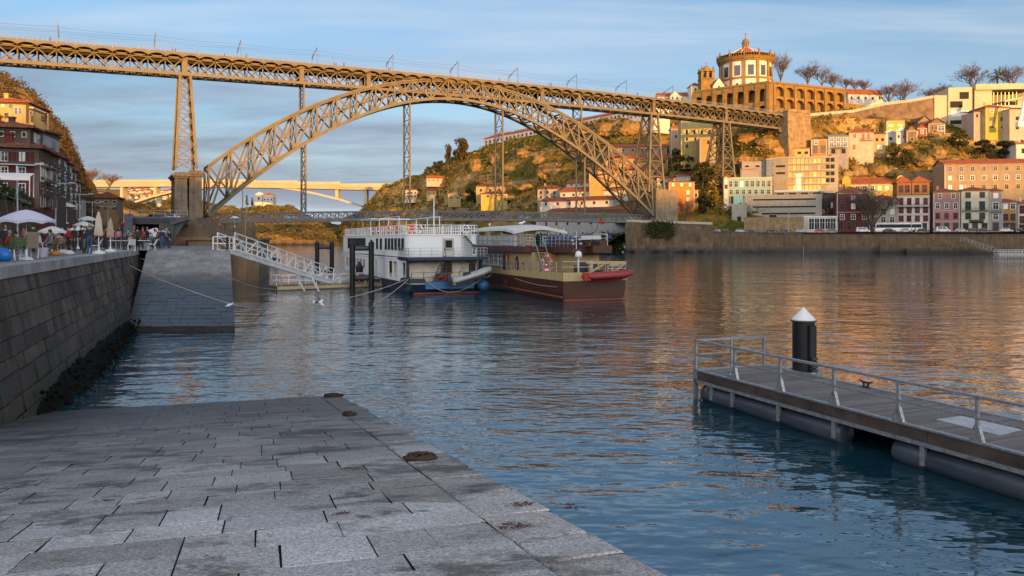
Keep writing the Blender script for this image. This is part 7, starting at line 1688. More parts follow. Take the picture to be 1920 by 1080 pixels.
QP = [(129, 472, 'red', 'black', 'walk', 'person in a bright red jacket and black trousers seen from behind', 3.0), (140, 472, 'dark', 'dark', 'stand', 'person in dark clothes at the right shoulder of the red jacket', 2.7), (168, 475, 'dark', 'jeans', 'stand', 'man in a dark jacket and blue jeans standing left of the closed parasols', .9),
      (96, 478, 'grey', 'dark', 'sit', 'person in a hooded grey jacket sitting on the wooden folding chair', 2.6), (200, 469, 'maroon', 'dark', 'stand', 'person in maroon between the two closed parasols', 1.5), (232, 469, 'grey', 'dark', 'bend', 'person in a grey hooded top bending forward', -1.2),
      (246, 469, 'beige', 'dark', 'sit', 'person in beige sitting under the small white parasols', 1), (258, 469, 'dark', 'black', 'walk', 'person in dark clothes striding below the small parasols', .4), (268, 469, 'red', 'dark', 'stand', 'person in a red top among the crowd by the quay corner', 2), (276, 468, 'black', 'dark', 'stand', 'tall person in black at the quay corner', -1.6),
      (283, 468, 'teal', 'beige', 'sit', 'person in teal sitting near the quay corner', 2.2), (290, 467, 'white', 'dark', 'stand', 'person in a white top near the tunnel mouth', .2), (297, 467, 'brown', 'dark', 'stand', 'person in brown near the tunnel mouth', 2.9), (304, 467, 'navy', 'jeans', 'stand', 'person in navy near the tunnel mouth', 1.1), (311, 466, 'grey', 'dark', 'walk', 'person in grey walking at the right end of the crowd', -1.3), (317, 466, 'black', 'navy', 'stand', 'last dark figure at the right end of the crowd', 3),
      (222, 467, 'pink', 'dark', 'stand', 'person in pink behind the closed parasols', .7), (214, 466, 'navy', 'dark', 'stand', 'person in navy just right of the second closed parasol', 2.3), (240, 464, 'black', 'dark', 'stand', 'person in black behind the bending person', .9), (253, 464, 'orange', 'dark', 'stand', 'person in an orange top deep in the crowd', 1.9), (263, 463, 'green', 'dark', 'stand', 'person in a green top deep in the crowd', -2), (272, 463, 'white', 'jeans', 'stand', 'person in white and jeans deep in the crowd', 1.2), (112, 474, 'beige', 'dark', 'sit', 'person in beige sitting left of the red jacket', .9), (118, 471, 'black', 'dark', 'stand', 'person in black standing behind the seated beige one', 2), (152, 470, 'black', 'navy', 'stand', 'person in black beside the bicycle', 2.5), (157, 467, 'maroon', 'dark', 'stand', 'person in maroon partly behind the man in jeans', .5),
      (20, 478, 'red', 'dark', 'sit', 'person in red sitting beside the green lounge chairs', 1.5), (32, 474, 'black', 'dark', 'sit', 'person in black sitting under the big parasol', 2), (62, 474, 'dark', 'dark', 'stand', 'dark figure standing behind the beige garden chair', 1.2), (76, 473, 'white', 'dark', 'sit', 'person in white sitting behind the big parasol stand', 2.2), (10, 474, 'dark', 'dark', 'stand', 'dark figure at the left picture edge under the big parasol', .8), (44, 471, 'pink', 'dark', 'stand', 'person in pink behind the big parasol pole', 2.8), (86, 470, 'maroon', 'black', 'stand', 'person in maroon behind the seated hooded person', .2), (104, 469, 'grey', 'navy', 'stand', 'person in grey behind the folding chair', 1)]
for i, (x, y, a, c, ps, lab, rz) in enumerate(QP): person(lab, Q(x, y), rz, a, c, ps, .94 + .02 * (i % 5), i)
RG = random.Random(41)
for i in range(46):
    x = RG.uniform(70, 322); y = RG.uniform(460.5, 465.5) if x > 150 else RG.uniform(463, 469); D_ = (CH - QZ) * F / (y - HOR)
    if PX(x, D_) < terrace(D_) + 1.5: continue
    person('small dark figure in the packed crowd at the back of the quay', Q(x, y), RG.uniform(0, 6.3), RG.choice(('black', 'dark', 'navy', 'maroon', 'grey', 'brown', 'red', 'dark')), RG.choice(('dark', 'black', 'navy')), RG.choice(('stand', 'stand', 'walk', 'sit', 'bend')), RG.uniform(.92, 1.04), i, 'crowd at the back of the quay')
# ------------------------------------------------------------------ parasols and chairs
CLOTHL = mat('parasol_cloth', (.62, .60, .70), .8, .06, 1); CLOTHW = mat('parasol_white', (.70, .68, .64), .8, .06, 1)
def parasol(label, base, h, R_, m=None, n=8, group='open parasols', tilt=0):
    t = thing('parasol', label, 'parasol', base, R_, group); t.rotation_euler = (tilt, 0, R_); b = MB(); b.tube([(0, 0, .05), (0, 0, h - .02)], .025, 6); b.build('pole', WHITEP, t)
    b = MB(); b.lathe([(.26, 0), (.24, .05), (.06, .14), (.05, .3), (.03, .32)], n=12); b.build('base', WHITEP, t)
    b = MB(); rows = []
    for k in range(5):
        u = k / 4; row = []
        for j in range(n * 4 + 1):
            a = 2 * math.pi * j / (n * 4); s_ = (j % 4) / 4; dip = -.10 * R_ * math.sin(math.pi * s_) * u; rr = R_ * u * (1 - .03 * math.sin(math.pi * s_))
            row.append((rr * math.cos(a), rr * math.sin(a), h - .42 * R_ * u ** 1.4 - dip * .35))
        rows.append(row)
    b.grid(rows); rim = rows[-1]; b.grid([rim, [(x, y, z - .13 + .04 * math.sin(math.pi * ((j % 4) / 4))) for j, (x, y, z) in enumerate(rim)]]); b.build('canopy', m or CLOTHW, t, smooth=True)
    b = MB()
    for j in range(n): a = 2 * math.pi * j / n; b.bar((0, 0, h - .06), (R_ * .98 * math.cos(a), R_ * .98 * math.sin(a), h - .44 * R_), .02)
    b.build('ribs', GREYM, t); return t
parasol('large lavender white parasol near the left edge, biggest on the quay', Q(49, 487), 1.98, 1.06, CLOTHL)
def closed_parasol(label, base, h, col):
    t = thing('closed_parasol', label, 'parasol', base, 0, 'closed parasols'); b = MB(); b.tube([(0, 0, .1), (0, 0, h)], .03, 6); b.build('pole', WHITEP, t)
    b = MB(); b.lathe([(.33, 0), (.33, .12), (.05, .2), (.05, .3)], n=12); b.build('base', WHITEP, t); b = MB(); n = 20
    rows = [[(r * (1 + .22 * math.cos(5 * a)) * math.cos(a), r * (1 + .22 * math.cos(5 * a)) * math.sin(a), z) for a in np.linspace(0, 2 * math.pi, n + 1)] for r, z in ((.15, h * .42), (.21, h * .46), (.17, h * .6), (.13, h * .8), (.06, h * .96), (.01, h * 1.0))]
    b.grid(rows); b.build('cloth', col, t, smooth=True)
closed_parasol('tall closed cream parasol, the left one of two on the quay', Q(185, 476), 2.35, mat('cream_cloth', (.62, .55, .42), .85, .15, 3)); closed_parasol('closed beige parasol with tied cloth, right one of two', Q(207, 472), 2.2, mat('beige_cloth', (.45, .36, .25), .85, .2, 3))
for x, yt, D, R_, lab in ((235, 431, 100, 1.2, 'white parasol, left one of three by the tunnel'), (263, 430, 104, 1.1, 'white parasol, middle one of three by the tunnel'), (292, 427, 95, 1.25, 'white parasol, right one of three by the tunnel'),
                          (164, 405, 88, 1.0, 'white parasol higher up behind the man in jeans'), (156, 415, 82, 1.0, 'low white parasol behind the man in jeans'), (125, 380, 100, 1.1, 'white parasol on the upper terrace by the pale house'), (146, 424, 70, .8, 'small white parasol half hidden behind the bicycle'), (98, 424, 46, .75, 'pale parasol right of the large lavender one')):
    zt = PZ(yt, D); zb = QZ if zt < 8 else zt - 2.6; parasol(lab, Vector((PX(x, D), D, zb)), zt - zb, R_)
def chair(label, base, rz, kind):
    m = {'beige': CL['beige'], 'green': plain('chair_green', (.07, .13, .035), .6), 'wood': WOOD, 'white': WHITEP}[kind]; t = thing('chair', label, 'chair', base, rz, 'chairs on the quay'); hb = {'beige': 1.12, 'green': .98, 'wood': .9, 'white': .82}[kind]
    b = MB(); b.box(-.24, .24, -.22, .24, .42, .455); b.build('seat', m, t); b = MB()
    if kind in ('wood', 'green'):
        for i in range(4): b.box(-.22, .22, -.27, -.24, .55 + .09 * i, .61 + .09 * i)
        b.bar((-.22, -.2, .4), (-.22, -.27, hb), .035); b.bar((.22, -.2, .4), (.22, -.27, hb), .035)
    else: b.hexa([(-.24, -.24, .46), (.24, -.24, .46), (.24, -.21, .46), (-.24, -.21, .46), (-.22, -.42, hb), (.22, -.42, hb), (.22, -.39, hb), (-.22, -.39, hb)])
    b.build('backrest', m, t)
    for x in (-.21, .21):
        for y0, y1 in ((.2, .26 if kind != 'wood' else -.25), (-.2, -.28 if kind != 'wood' else .25)): b = MB(); b.bar((x, y1, 0), (x, y0, .42), .032); b.build('leg', WHITEP if kind != 'wood' else WOOD, t)
    if kind in ('beige', 'green'):
        for x in (-.25, .25): b = MB(); b.bar((x, .2, .44), (x, .22, .66), .03); b.bar((x, .24, .66), (x, -.3, .66), .045, .03); b.build('armrest', WHITEP if kind == 'beige' else m, t)
for a in (('beige high backed garden chair right of the big parasol', Q(65, 484), .25, 'beige'), ('green lounge chair, nearer of two, facing away under the big parasol', Q(32, 488), 1.0, 'green'), ('green lounge chair, farther of two, under the big parasol', Q(22, 484), 1.1, 'green'), ('wooden folding chair of the hooded person', Q(97, 479), 2.6, 'wood'),
          ('white garden chair left of the quay corner', Q(246, 471), .6, 'white'), ('white garden chair below the tunnel parasols', Q(284, 469), 2.2, 'white'), ('white garden chair beside the closed parasols', Q(178, 474), 1.9, 'white'), ('wooden chair behind the red seated person', Q(20, 479), 1.5, 'wood'), ('wooden chair of the beige seated person', Q(112, 475), .9, 'wood'), ('wooden chair under the figure in black', Q(32, 475), 2.0, 'wood'), ('wooden chair under the figure in white', Q(76, 474), 2.2, 'wood')): chair(*a)
def table(label, base, m):
    t = thing('table', label, 'table', base, .3, 'tables on the quay'); b = MB(); b.box(-.4, .4, -.4, .4, .70, .735); b.build('tabletop', m, t); b = MB()
    b.tube([(0, 0, .03), (0, 0, .7)], .04, 6); b.lathe([(.28, 0), (.26, .03), (.05, .05)], n=10); b.build('pedestal', GREYM, t)
for lab, x, y, m in (('small table beside the folding chair', 108, 477, WOOD), ('white table right of the second closed parasol', 217, 471, WHITEP), ('white table in front of the bending person', 226, 470, WHITEP), ('dark table under the large parasol', 40, 479, WOOD), ('white table at the quay corner', 270, 469, WHITEP)): table(lab, Q(x, y), m)
b = MB(); b.lathe([(.16, 0), (.21, .30), (.22, .42), (.19, .43)], n=12); o = b.build('bucket', plain('lilac_plastic', (.5, .48, .62), .4), loc=Q(81, 482)); tag(o, 'lilac plastic bucket beside the beige garden chair', 'bucket')
b = MB(); b.lathe([(.2, 0), (.3, .1), (.29, .3), (.17, .46), (.05, .5)], n=10, sx=1.1, sy=.8); o = b.build('bag', plain('blue_plastic', (.01, .16, .55), .4), loc=Q(5, 490), smooth=True); tag(o, 'bright blue plastic bag on the quay at the left edge', 'bag')
for lab, x, y, c in (('red bag lying behind the lounge chairs', 12, 483, 'red'), ('white cloth bundle in front of the red jacket', 128, 478, 'white'), ('orange bag beside the folding chair', 103, 479, 'orange'), ('pale folded sheet on the quay behind the seated beige person', 118, 476, 'white')):
    b = MB(); b.lathe([(.2, 0), (.28, .06), (.22, .18), (.06, .24)], n=9, sx=1.2, sy=.8); o = b.build('bag', CL[c], loc=Q(x, y), smooth=True); tag(o, lab, 'bag')
t = thing('bicycle', 'bicycle with a yellowish frame parked left of the man in jeans', 'bicycle', Q(158, 475), .4); YF = plain('bike_yellow', (.35, .32, .08), .4)
for y in (-.52, .52):
    b = MB(); pts = [(0, y + .33 * math.cos(a), .34 + .33 * math.sin(a)) for a in np.linspace(0, 2 * math.pi, 21)]; b.tube(pts, .022, 5, cap=False)
    for a in np.linspace(0, math.pi, 6)[:-1]: b.bar((0, y + .32 * math.cos(a), .34 + .32 * math.sin(a)), (0, y - .32 * math.cos(a), .34 - .32 * math.sin(a)), .006)
    b.build('wheel', BLACK, t)
b = MB()
for p, q_ in (((-.52, .34), (-.15, .3)), ((-.15, .3), (.38, .82)), ((-.15, .3), (-.2, .85)), ((-.2, .78), (.36, .78)), ((-.52, .34), (-.2, .78)), ((.52, .34), (.36, .95))): b.tube([(0, *p), (0, *q_)], .018, 6)
b.build('frame', YF, t); b = MB(); b.bar((-.27, .36, .98), (.27, .36, .98), .025); b.build('handlebar', DARKM, t); b = MB(); b.box(-.07, .07, -.32, -.08, .86, .91); b.build('saddle', BLACK, t)
# ------------------------------------------------------------------ street lamps with twin arms
def street_lamp(label, px, D, yt, zb=QZ):
    p = Vector((PX(px, D), D, zb)); h = PZ(yt, D) - zb; t = thing('street_lamp', label, 'street lamp', p, .5, 'twin armed lamps'); b = MB(); b.tube([(0, 0, 0), (0, 0, 1), (0, 0, h - .2)], [.13, .10, .07], 8); b.build('pole', GREYM, t)
    b = MB(); b.bar((-1.25, 0, h - .1), (1.25, 0, h - .1), .07); b.build('arm', GREYM, t)
    for x in (-1, 1): b = MB(); b.hexa([(x * 1.5 - .35, -.14, h - .06), (x * 1.5 + .35, -.14, h - .06), (x * 1.5 + .35, .14, h - .06), (x * 1.5 - .35, .14, h - .06), (x * 1.5 - .28, -.1, h + .07), (x * 1.5 + .28, -.1, h + .07), (x * 1.5 + .28, .1, h + .07), (x * 1.5 - .28, .1, h + .07)]); b.build('lamp_head', GREYR, t)
for a in (('nearest twin armed street lamp in front of the red house', 32, 62, 306), ('second twin armed street lamp in front of the dark house row', 104, 84, 342), ('third twin armed street lamp above the crowd', 149, 118, 363), ('fourth twin armed street lamp behind the man in jeans', 173, 146, 378), ('farthest twin armed street lamp by the tunnel stairs', 202, 200, 387)): street_lamp(*a)
# ------------------------------------------------------------------ terrace arcade and the old houses over it
T0, T1 = Vector((terrace(4), 4, QZ)), Vector((terrace(132), 132, QZ)); u = (T1 - T0).normalized(); n_ = Vector((u.y, -u.x, 0))
t = thing('arcade_wall', 'long dark terrace wall of low arches behind the quay crowd', 'wall', T0); b = MB(); TL = (T1 - T0).length
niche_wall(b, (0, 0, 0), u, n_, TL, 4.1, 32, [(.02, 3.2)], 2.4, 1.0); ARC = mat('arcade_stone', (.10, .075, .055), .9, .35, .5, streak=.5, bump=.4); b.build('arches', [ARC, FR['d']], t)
b = MB(); e = u * TL; k = Vector((0, 0, 4.11)); b.hexa([n_ * .2 + k, e + n_ * .2 + k, e - n_ * 12 + k, -n_ * 12 + k] + [p + Vector((0, 0, .25)) for p in (n_ * .2 + k, e + n_ * .2 + k, e - n_ * 12 + k, -n_ * 12 + k)]); b.build('terrace', PAVE, t)
b = MB(); rails(b, [Vector((0, 0, 4.37)), e + Vector((0, 0, 4.37))], 1.0, 3, 1.5, .03); b.build('railing', DARKM, t)
rg = random.Random(8); b = MB()
for _ in range(2600):
    p = T0 + u * rg.uniform(54, TL) + n_ * rg.uniform(-.3, .35) + Vector((0, 0, 4.3 + rg.uniform(-.5, .7))); leaf(b, p, .16, rg)
setting(b.build('ivy', LEAFD), 'stuff')
DTRIM = M_('dark_trim', (.13, .095, .075))
def LH(name, label, px0, px1, D, pyb, pye, dep, roof, wm, rows, sider=(), a=-20, **k):
    k.setdefault('trim', DTRIM)
    r = H(name, label, px0, px1, D, pyb, pye, dep, roof, wm, rows, a=a, **k); t, w, h, zb = r
    for y, n, w_, h_, kind in sider:
        for i in range(n):
            wn = addwin(t, w, dep * (i + .5) / n, PZ(y, D) - zb, kind, w_, h_, math.pi / 2)
            if i % 3 == 1: bb = MB(); bb.box(0, .8, -.9, .9, -h_ / 2 - .12, -h_ / 2); rails(bb, [(.75, -.9, -h_ / 2), (.75, .9, -h_ / 2)], .9, 2, .3, .02); bo = bb.build('balcony', DARKM, t); bo.location = (w, dep * (i + .5) / n, PZ(y, D) - zb)
    return r
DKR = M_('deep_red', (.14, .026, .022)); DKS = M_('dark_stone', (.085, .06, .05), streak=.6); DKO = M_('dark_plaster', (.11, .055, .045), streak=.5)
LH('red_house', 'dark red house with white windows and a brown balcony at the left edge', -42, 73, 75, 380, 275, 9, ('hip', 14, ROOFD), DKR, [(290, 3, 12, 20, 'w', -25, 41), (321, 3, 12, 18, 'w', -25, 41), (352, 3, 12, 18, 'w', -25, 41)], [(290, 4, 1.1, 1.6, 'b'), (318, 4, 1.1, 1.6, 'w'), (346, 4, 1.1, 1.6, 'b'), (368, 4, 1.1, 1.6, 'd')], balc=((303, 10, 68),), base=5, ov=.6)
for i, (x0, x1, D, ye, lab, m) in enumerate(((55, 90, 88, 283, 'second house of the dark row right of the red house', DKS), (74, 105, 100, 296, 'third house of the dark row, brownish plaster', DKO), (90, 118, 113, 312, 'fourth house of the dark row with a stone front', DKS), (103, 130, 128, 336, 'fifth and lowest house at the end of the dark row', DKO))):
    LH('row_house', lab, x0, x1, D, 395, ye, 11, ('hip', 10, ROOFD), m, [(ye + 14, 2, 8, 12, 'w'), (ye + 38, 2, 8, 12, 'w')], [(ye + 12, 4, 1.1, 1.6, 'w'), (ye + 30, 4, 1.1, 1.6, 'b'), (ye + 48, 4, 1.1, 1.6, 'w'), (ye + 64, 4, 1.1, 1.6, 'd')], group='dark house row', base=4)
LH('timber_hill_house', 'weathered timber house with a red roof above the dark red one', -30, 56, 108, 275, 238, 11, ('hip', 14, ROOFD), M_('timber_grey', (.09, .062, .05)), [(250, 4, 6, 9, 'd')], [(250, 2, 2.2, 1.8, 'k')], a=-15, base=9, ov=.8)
LH('pale_shed_house', 'pale blue grey lean-to joined to the weathered timber house', 54, 80, 112, 272, 246, 8, ('shed', 6, ROOFD), M_('bluegrey', (.40, .42, .44)), [(256, 2, 6, 7, 'w')], a=-15, base=9)
LH('sunlit_yellow_villa', 'sunlit yellow villa with an orange roof high on the left cliff', -35, 53, 150, 224, 190, 11, ('hip', 13, ROOF), M_('villa_yellow', (.64, .46, .16)), [(197, 4, 5, 6, 'y', -25, 20), (206, 2, 6, 12, 'w', 30, 38), (215, 3, 5, 8, 'b', -20, 12)], [(205, 3, 1.2, 2, 'd')], a=-12, base=9)
LH('villa_terrace', 'small yellow terrace wing at the right end of the cliff villa', 48, 62, 152, 224, 203, 6, ('flat', 2, WHI), M_('villa_yellow', (.64, .46, .16)), [(212, 2, 3, 6, 'd')], a=-12, base=8)
LH('cliff_end_house', 'pale building with a dull red roof under the end of the concrete bridge', 176, 222, 225, 398, 371, 12, ('hip', 12, ROOFD), BRN, [(378, 3, 7, 4, 'd'), (389, 3, 8, 4, 'b')], a=-20, base=8, cat='building')
LH('quay_end_house', 'small pale house with a white door at the end of the terrace', 128, 146, 140, 412, 368, 9, ('shed', 5, ROOFD), M_('pale_grey', (.42, .38, .34)), [(380, 1, 8, 10, 'w'), (398, 1, 6, 14, 'k')], a=-20, base=4)
for i, (x, y, D) in enumerate(((84, 320, 91), (108, 335, 110), (107, 354, 111))):
    b = MB(); b.lathe([(.02, 0), (.3, .04), (.52, .14), (.5, .16), (.28, .07), (.02, .03)], n=14); o = b.build('satellite_dish', WHITEP, loc=P(x, y, D - 4), smooth=True); o.rotation_euler = (rad(80), 0, rad(40)); tag(o, ['white satellite dish on the second dark house', 'white satellite dish, upper one on the third dark house', 'white satellite dish, lower one on the third dark house'][i], 'satellite dish')
t = thing('awning', 'white scalloped awning on the terrace at the left edge', 'awning', P(-20, 350, 61), .35); b = MB(); b.grid([[(0, 0, 1.1), (3.0, 0, 1.1)], [(0, -1.4, .75), (3.0, -1.4, .75)], [(0, -1.45, .45), (3.0, -1.45, .45)]]); b.build('cloth', CLOTHW, t); b = MB()
for x in (.05, 2.95): b.bar((x, -1.4, -.75), (x, -1.4, .75), .06); b.bar((x, 0, -.75), (x, 0, 1.1), .06)
b.build('frame', WHITEP, t)
# ------------------------------------------------------------------ tunnel mouth, brick abutment, stairs
TN = thing('road_tunnel', 'dark concrete road deck over a wide tunnel mouth at the quay end', 'tunnel', (0, 0, 0)); SLATE = mat('slate_concrete', (.10, .10, .105), .7, .25, .4); BRK = mat('brown_brick', (.22, .155, .10), .85, .35, .7, streak=.4, bump=.4, bscale=2.5)
def pl3(px, py, D): return P(px, py, D)
a0, a1 = pl3(245, 407.5, 100), pl3(352, 408.5, 100); c0, c1 = pl3(248, 405.5, 240), pl3(392, 408, 240)
b = MB(); k = Vector((0, 0, -.85)); b.hexa([a0 + k, a1 + k, c1 + k, c0 + k, a0, a1, c1, c0])
for i in range(4): z = Vector((0, 0, -.15 - .2 * i)); b.bar(a0 + z + Vector((0, -.06, 0)), a1 + z + Vector((0, -.06, 0)), .08, .1)
b.build('deck', SLATE, TN)
b = MB(); rails(b, [a0, a1], .9, 2, 1.5, .03); b.build('railing', GREYM, TN)
b = MB(); q0, q1, q2 = pl3(322, 419, 99.5), pl3(353, 409, 99.5), pl3(316, 463, 99.5)
b.face([q0, q1, q2, q2 - Vector((1.2, 0, 0)), q0 - Vector((1.6, 0, 0))])
for p, q_ in ((q1, q0), (q0, q2)): b.bar(p, q_, .9, .5)
b.build('wing_wall', SLATE, TN)
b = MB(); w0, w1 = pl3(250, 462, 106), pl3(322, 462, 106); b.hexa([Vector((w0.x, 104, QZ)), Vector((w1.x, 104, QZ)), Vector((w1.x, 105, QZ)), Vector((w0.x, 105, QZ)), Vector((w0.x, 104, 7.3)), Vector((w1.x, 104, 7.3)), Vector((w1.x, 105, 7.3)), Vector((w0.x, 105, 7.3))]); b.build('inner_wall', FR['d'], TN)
b = MB(); s0 = pl3(242, 410, 100.2); b.bar(s0, pl3(238, 462, 92), .9, 1.2); b.build('side_wall', SLATE, TN)
t = thing('brick_abutment', 'brown stepped brick block between the tunnel mouth and the stone bridge pier', 'building', (PX(329, 104), 104, QZ), rad(6)); kk = 104 / F; b = MB()
b.box(0, 58 * kk, 0, 12, -1.5, 2.0); b.box(0, 34 * kk, .1, 12, 2.0, 3.7); b.box(34 * kk, 46 * kk, .15, 12, 2.0, 2.9); b.build('wall', BRK, t)
b = MB(); b.box(-.4, 25 * kk, -1.2, 0, -.2, 1.15); b.build('pink_wall', M_('pink_wall', (.42, .20, .15)), t); b = MB(); b.box(25.3 * kk, 60 * kk, -1.1, -.02, -.2, .9); b.box(24.9 * kk, 60.4 * kk, -1.2, .02, .91, 1.05); b.build('pale_base', M_('stone_base', (.34, .28, .22)), t)
addwin(t, 29 * kk, -1.12, .35, 'd', .9, .8)
t = thing('stone_pier_base', 'low stone quay block by the water beside the brick abutment', 'quay', (PX(352, 100), 100, 0), rad(14)); b = MB(); b.box(0, 8.5, 0, 26, -1, 5.2); b.box(-.3, 8.8, -.3, 26, 5.21, 5.5); b.build('block', DARKGRAN, t)
t = thing('round_pier', 'round stone pier standing in the water under the lower bridge deck end', 'pier', (PX(448, 205), 205, 0)); b = MB(); b.lathe([(4.6, -2), (4.4, 5), (4.5, 5.05), (4.5, 6), (4.1, 6.1), (4.0, 9.4)], n=18); b.build('shaft', DARKGRAN, t)
b = MB(); rg = random.Random(12)
for _ in range(140):
    x = rg.uniform(388, 500); D = rg.uniform(168, 200); p = Vector((PX(x, D), D, rg.uniform(-.5, 2.2) * (1 - (x - 388) / 150))); r_ = rg.uniform(.5, 1.6); b.lathe([(r_ * .4, -r_ * .7), (r_, -r_ * .1), (r_ * .7, r_ * .5), (r_ * .1, r_ * .7)], p, 6, 0, rg.uniform(.7, 1.4), rg.uniform(.7, 1.4), rg.random())
setting(b.build('rubble', DARKGRAN), 'stuff')
parasol('white canopy on the old pier right of the iron bridge springing', Vector((PX(440, 196), 196, PZ(416, 196) - 1.2)), PZ(405, 196) - PZ(416, 196) + 1.2, 1.1)
t = thing('stairway', 'stone stairway with people climbing beside the tunnel mouth', 'stairs', (PX(228, 96), 96, QZ), .3); b = MB()
for i in range(14): b.box(-.9, .9, .32 * i, .32 * i + .34, -.5, .17 + .2 * i)
b.build('steps', BEI, t)
for i, (k, c) in enumerate(((6, 'red'), (10, 'pink'), (12, 'black'))): person(['person in red low on the stairway', 'person in pink high on the stairway', 'dark figure at the top of the stairway'][i], t.location + Matrix.Rotation(.3, 3, 'Z') @ Vector((-.3 + .3 * i, .32 * k + .15, .17 + .2 * k)), 3 + i, c, 'dark', 'stand', 1, i)
# ------------------------------------------------------------------ cars, bus, vans
def paint(n, c): return plain('paint_' + n, c, .3, spec=.6)
CAR0 = paint('base', (.4, .4, .42)); TYRE = plain('tyre', (.02, .02, .02), .8); LAMPR = plain('tail_lamp', (.35, .02, .02), .3)
def car_proto(L, W_, hb, ht, cab, name='parked_car', cat='car'):
    t = thing(name, 'x', cat); b = MB(); x0, x1 = -L / 2, L / 2
    prof = [(x0, .28), (x1, .28), (x1 + .02, .55), (x1 - .12, hb * .8), (x1 - L * .24, hb), (x0 + .3, hb + .02), (x0 + .02, hb * .9), (x0 - .02, .5)]
    b.prism(prof, (0, -W_ / 2, 0), (1, 0, 0), (0, 0, 1), (0, W_, 0)); c = cab
    b.hexa([(c[0], -W_ / 2 + .06, hb), (c[3], -W_ / 2 + .06, hb), (c[3], W_ / 2 - .06, hb), (c[0], W_ / 2 - .06, hb), (c[1], -W_ / 2 + .22, ht), (c[2], -W_ / 2 + .22, ht), (c[2], W_ / 2 - .22, ht), (c[1], W_ / 2 - .22, ht)]); b.build('body', CAR0, t)
    g = MB(); k = .03
    for s in (-1, 1):
        ya, yb = s * (W_ / 2 - .05), s * (W_ / 2 - .20); f = lambda x, u: lerp(x[0], x[1], u)
        for xa, xb in ((.12, .5), (.54, .9)):
            p = [(lerp(c[0], c[3], xa), lerp(ya, yb, .12), lerp(hb, ht, .12)), (lerp(c[0], c[3], xb), lerp(ya, yb, .12), lerp(hb, ht, .12)), (lerp(c[1], c[2], xb), lerp(ya, yb, .88), lerp(hb, ht, .88)), (lerp(c[1], c[2], xa), lerp(ya, yb, .88), lerp(hb, ht, .88))]
            g.face([(x, y + s * k, z) for x, y, z in (p if s < 0 else p[::-1])])
    for xa, xb, sg in ((c[0], c[1], -1), (c[3], c[2], 1)): g.face([(lerp(xa, xb, .12) + sg * k, -W_ / 2 + .2, lerp(hb, ht, .12)), (lerp(xa, xb, .12) + sg * k, W_ / 2 - .2, lerp(hb, ht, .12)), (lerp(xa, xb, .88) + sg * k, W_ / 2 - .3, lerp(hb, ht, .88)), (lerp(xa, xb, .88) + sg * k, -W_ / 2 + .3, lerp(hb, ht, .88))])
    g.build('window', GLASS, t)
    for x in (x0 + L * .19, x1 - L * .2):
        for s in (-1, 1): w_ = MB(); y = s * (W_ / 2 - .1); w_.tube([(x, y - .11, .32), (x, y + .11, .32)], .32, 12); w_.tube([(x, y - .12, .32), (x, y + .12, .32)], .19, 8, 1); w_.build('wheel', [TYRE, GREYM], t)
    l_ = MB(); l_.box(x0 - .04, x0 + .05, -W_ / 2 + .1, -W_ / 2 + .4, hb * .7, hb * .85); l_.box(x0 - .04, x0 + .05, W_ / 2 - .4, W_ / 2 - .1, hb * .7, hb * .85); l_.build('tail_lamp', LAMPR, t); return t
SED = car_proto(4.3, 1.75, .85, 1.45, (-1.9, -1.2, .45, 1.15)); VAN = car_proto(4.9, 1.9, 1.0, 1.95, (-2.4, -2.3, 1.1, 1.75), 'parked_van', 'van')
PC = {n: paint(n, c) for n, c in {'white': (.7, .7, .7), 'silver': (.42, .43, .45), 'black': (.012, .012, .015), 'navy': (.02, .03, .07), 'red': (.35, .02, .02), 'grey': (.12, .12, .13), 'maroon': (.09, .015, .02)}.items()}
def car(label, px, D, z, col, rz, src=None, group='cars along the far riverside road'): return dup(src or SED, (PX(px, D), D, z), rz, label, group, None, {'paint_base': PC[col]})
CRZ = -rad(15)
for px, col, lab in ((1447, 'black', 'black car at the left end of the low embankment road'), (1473, 'navy', 'dark blue car right of the black one below the car park wall'), (1503, 'silver', 'silver car in front of the stone retaining wall'), (1538, 'red', 'red car in front of the glass shop'), (1560, 'grey', 'dark grey car beside the red one'), (1668, 'black', 'black car in front of the white coach'), (1699, 'silver', 'silver car at the coach rear'), (1731, 'black', 'black car between coach and white van'), (1802, 'silver', 'silver car right of the white van'), (1826, 'maroon', 'maroon car in front of the cream green house'), (1845, 'navy', 'dark blue car right of the maroon one'), (1886, 'white', 'white car in front of the ochre house'), (1912, 'black', 'black car at the right picture edge')):
    car(lab, px, bankD(px) + 6.5, 8.1, col, CRZ)
car('white van in front of the pink tiled house', 1768, bankD(1768) + 6.5, 8.1, 'white', CRZ, VAN); car('white van parked left of the white coach under the bare plane tree', 1618, bankD(1618) + 8, 8.1, 'white', CRZ, VAN)
for px, col, lab in ((1338, 'maroon', 'maroon car on the bastion end'), (1346, 'silver', 'silver car behind the bastion parapet end'), (1362, 'black', 'dark car right of the bastion parapet'), (1389, 'silver', 'pale car on the rising road left of the car park'), (1408, 'navy', 'dark car on the rising road before the car park'), (1424, 'grey', 'grey car right of the pale one on the rising road')): car(lab, px, bankD(px) + 7, 8.1 + max(0, (1345 - px) * .02), col, CRZ)
drop_later = [SED, VAN]
t = thing('coach', 'long white coach with dark windows parked before the white house', 'bus', (PX(1684, bankD(1684) + 11), bankD(1684) + 11, 8.1), CRZ); L = 16.6
b = MB(); b.prism([(-L / 2, .35), (L / 2, .35), (L / 2 + .05, 1.5), (L / 2 - .1, 3.3), (L / 2 - .5, 3.5), (-L / 2 + 1.0, 3.5), (-L / 2 + .2, 3.1), (-L / 2 - .1, 1.4)], (0, -1.25, 0), (1, 0, 0), (0, 0, 1), (0, 2.5, 0)); b.build('body', WHITEP, t)
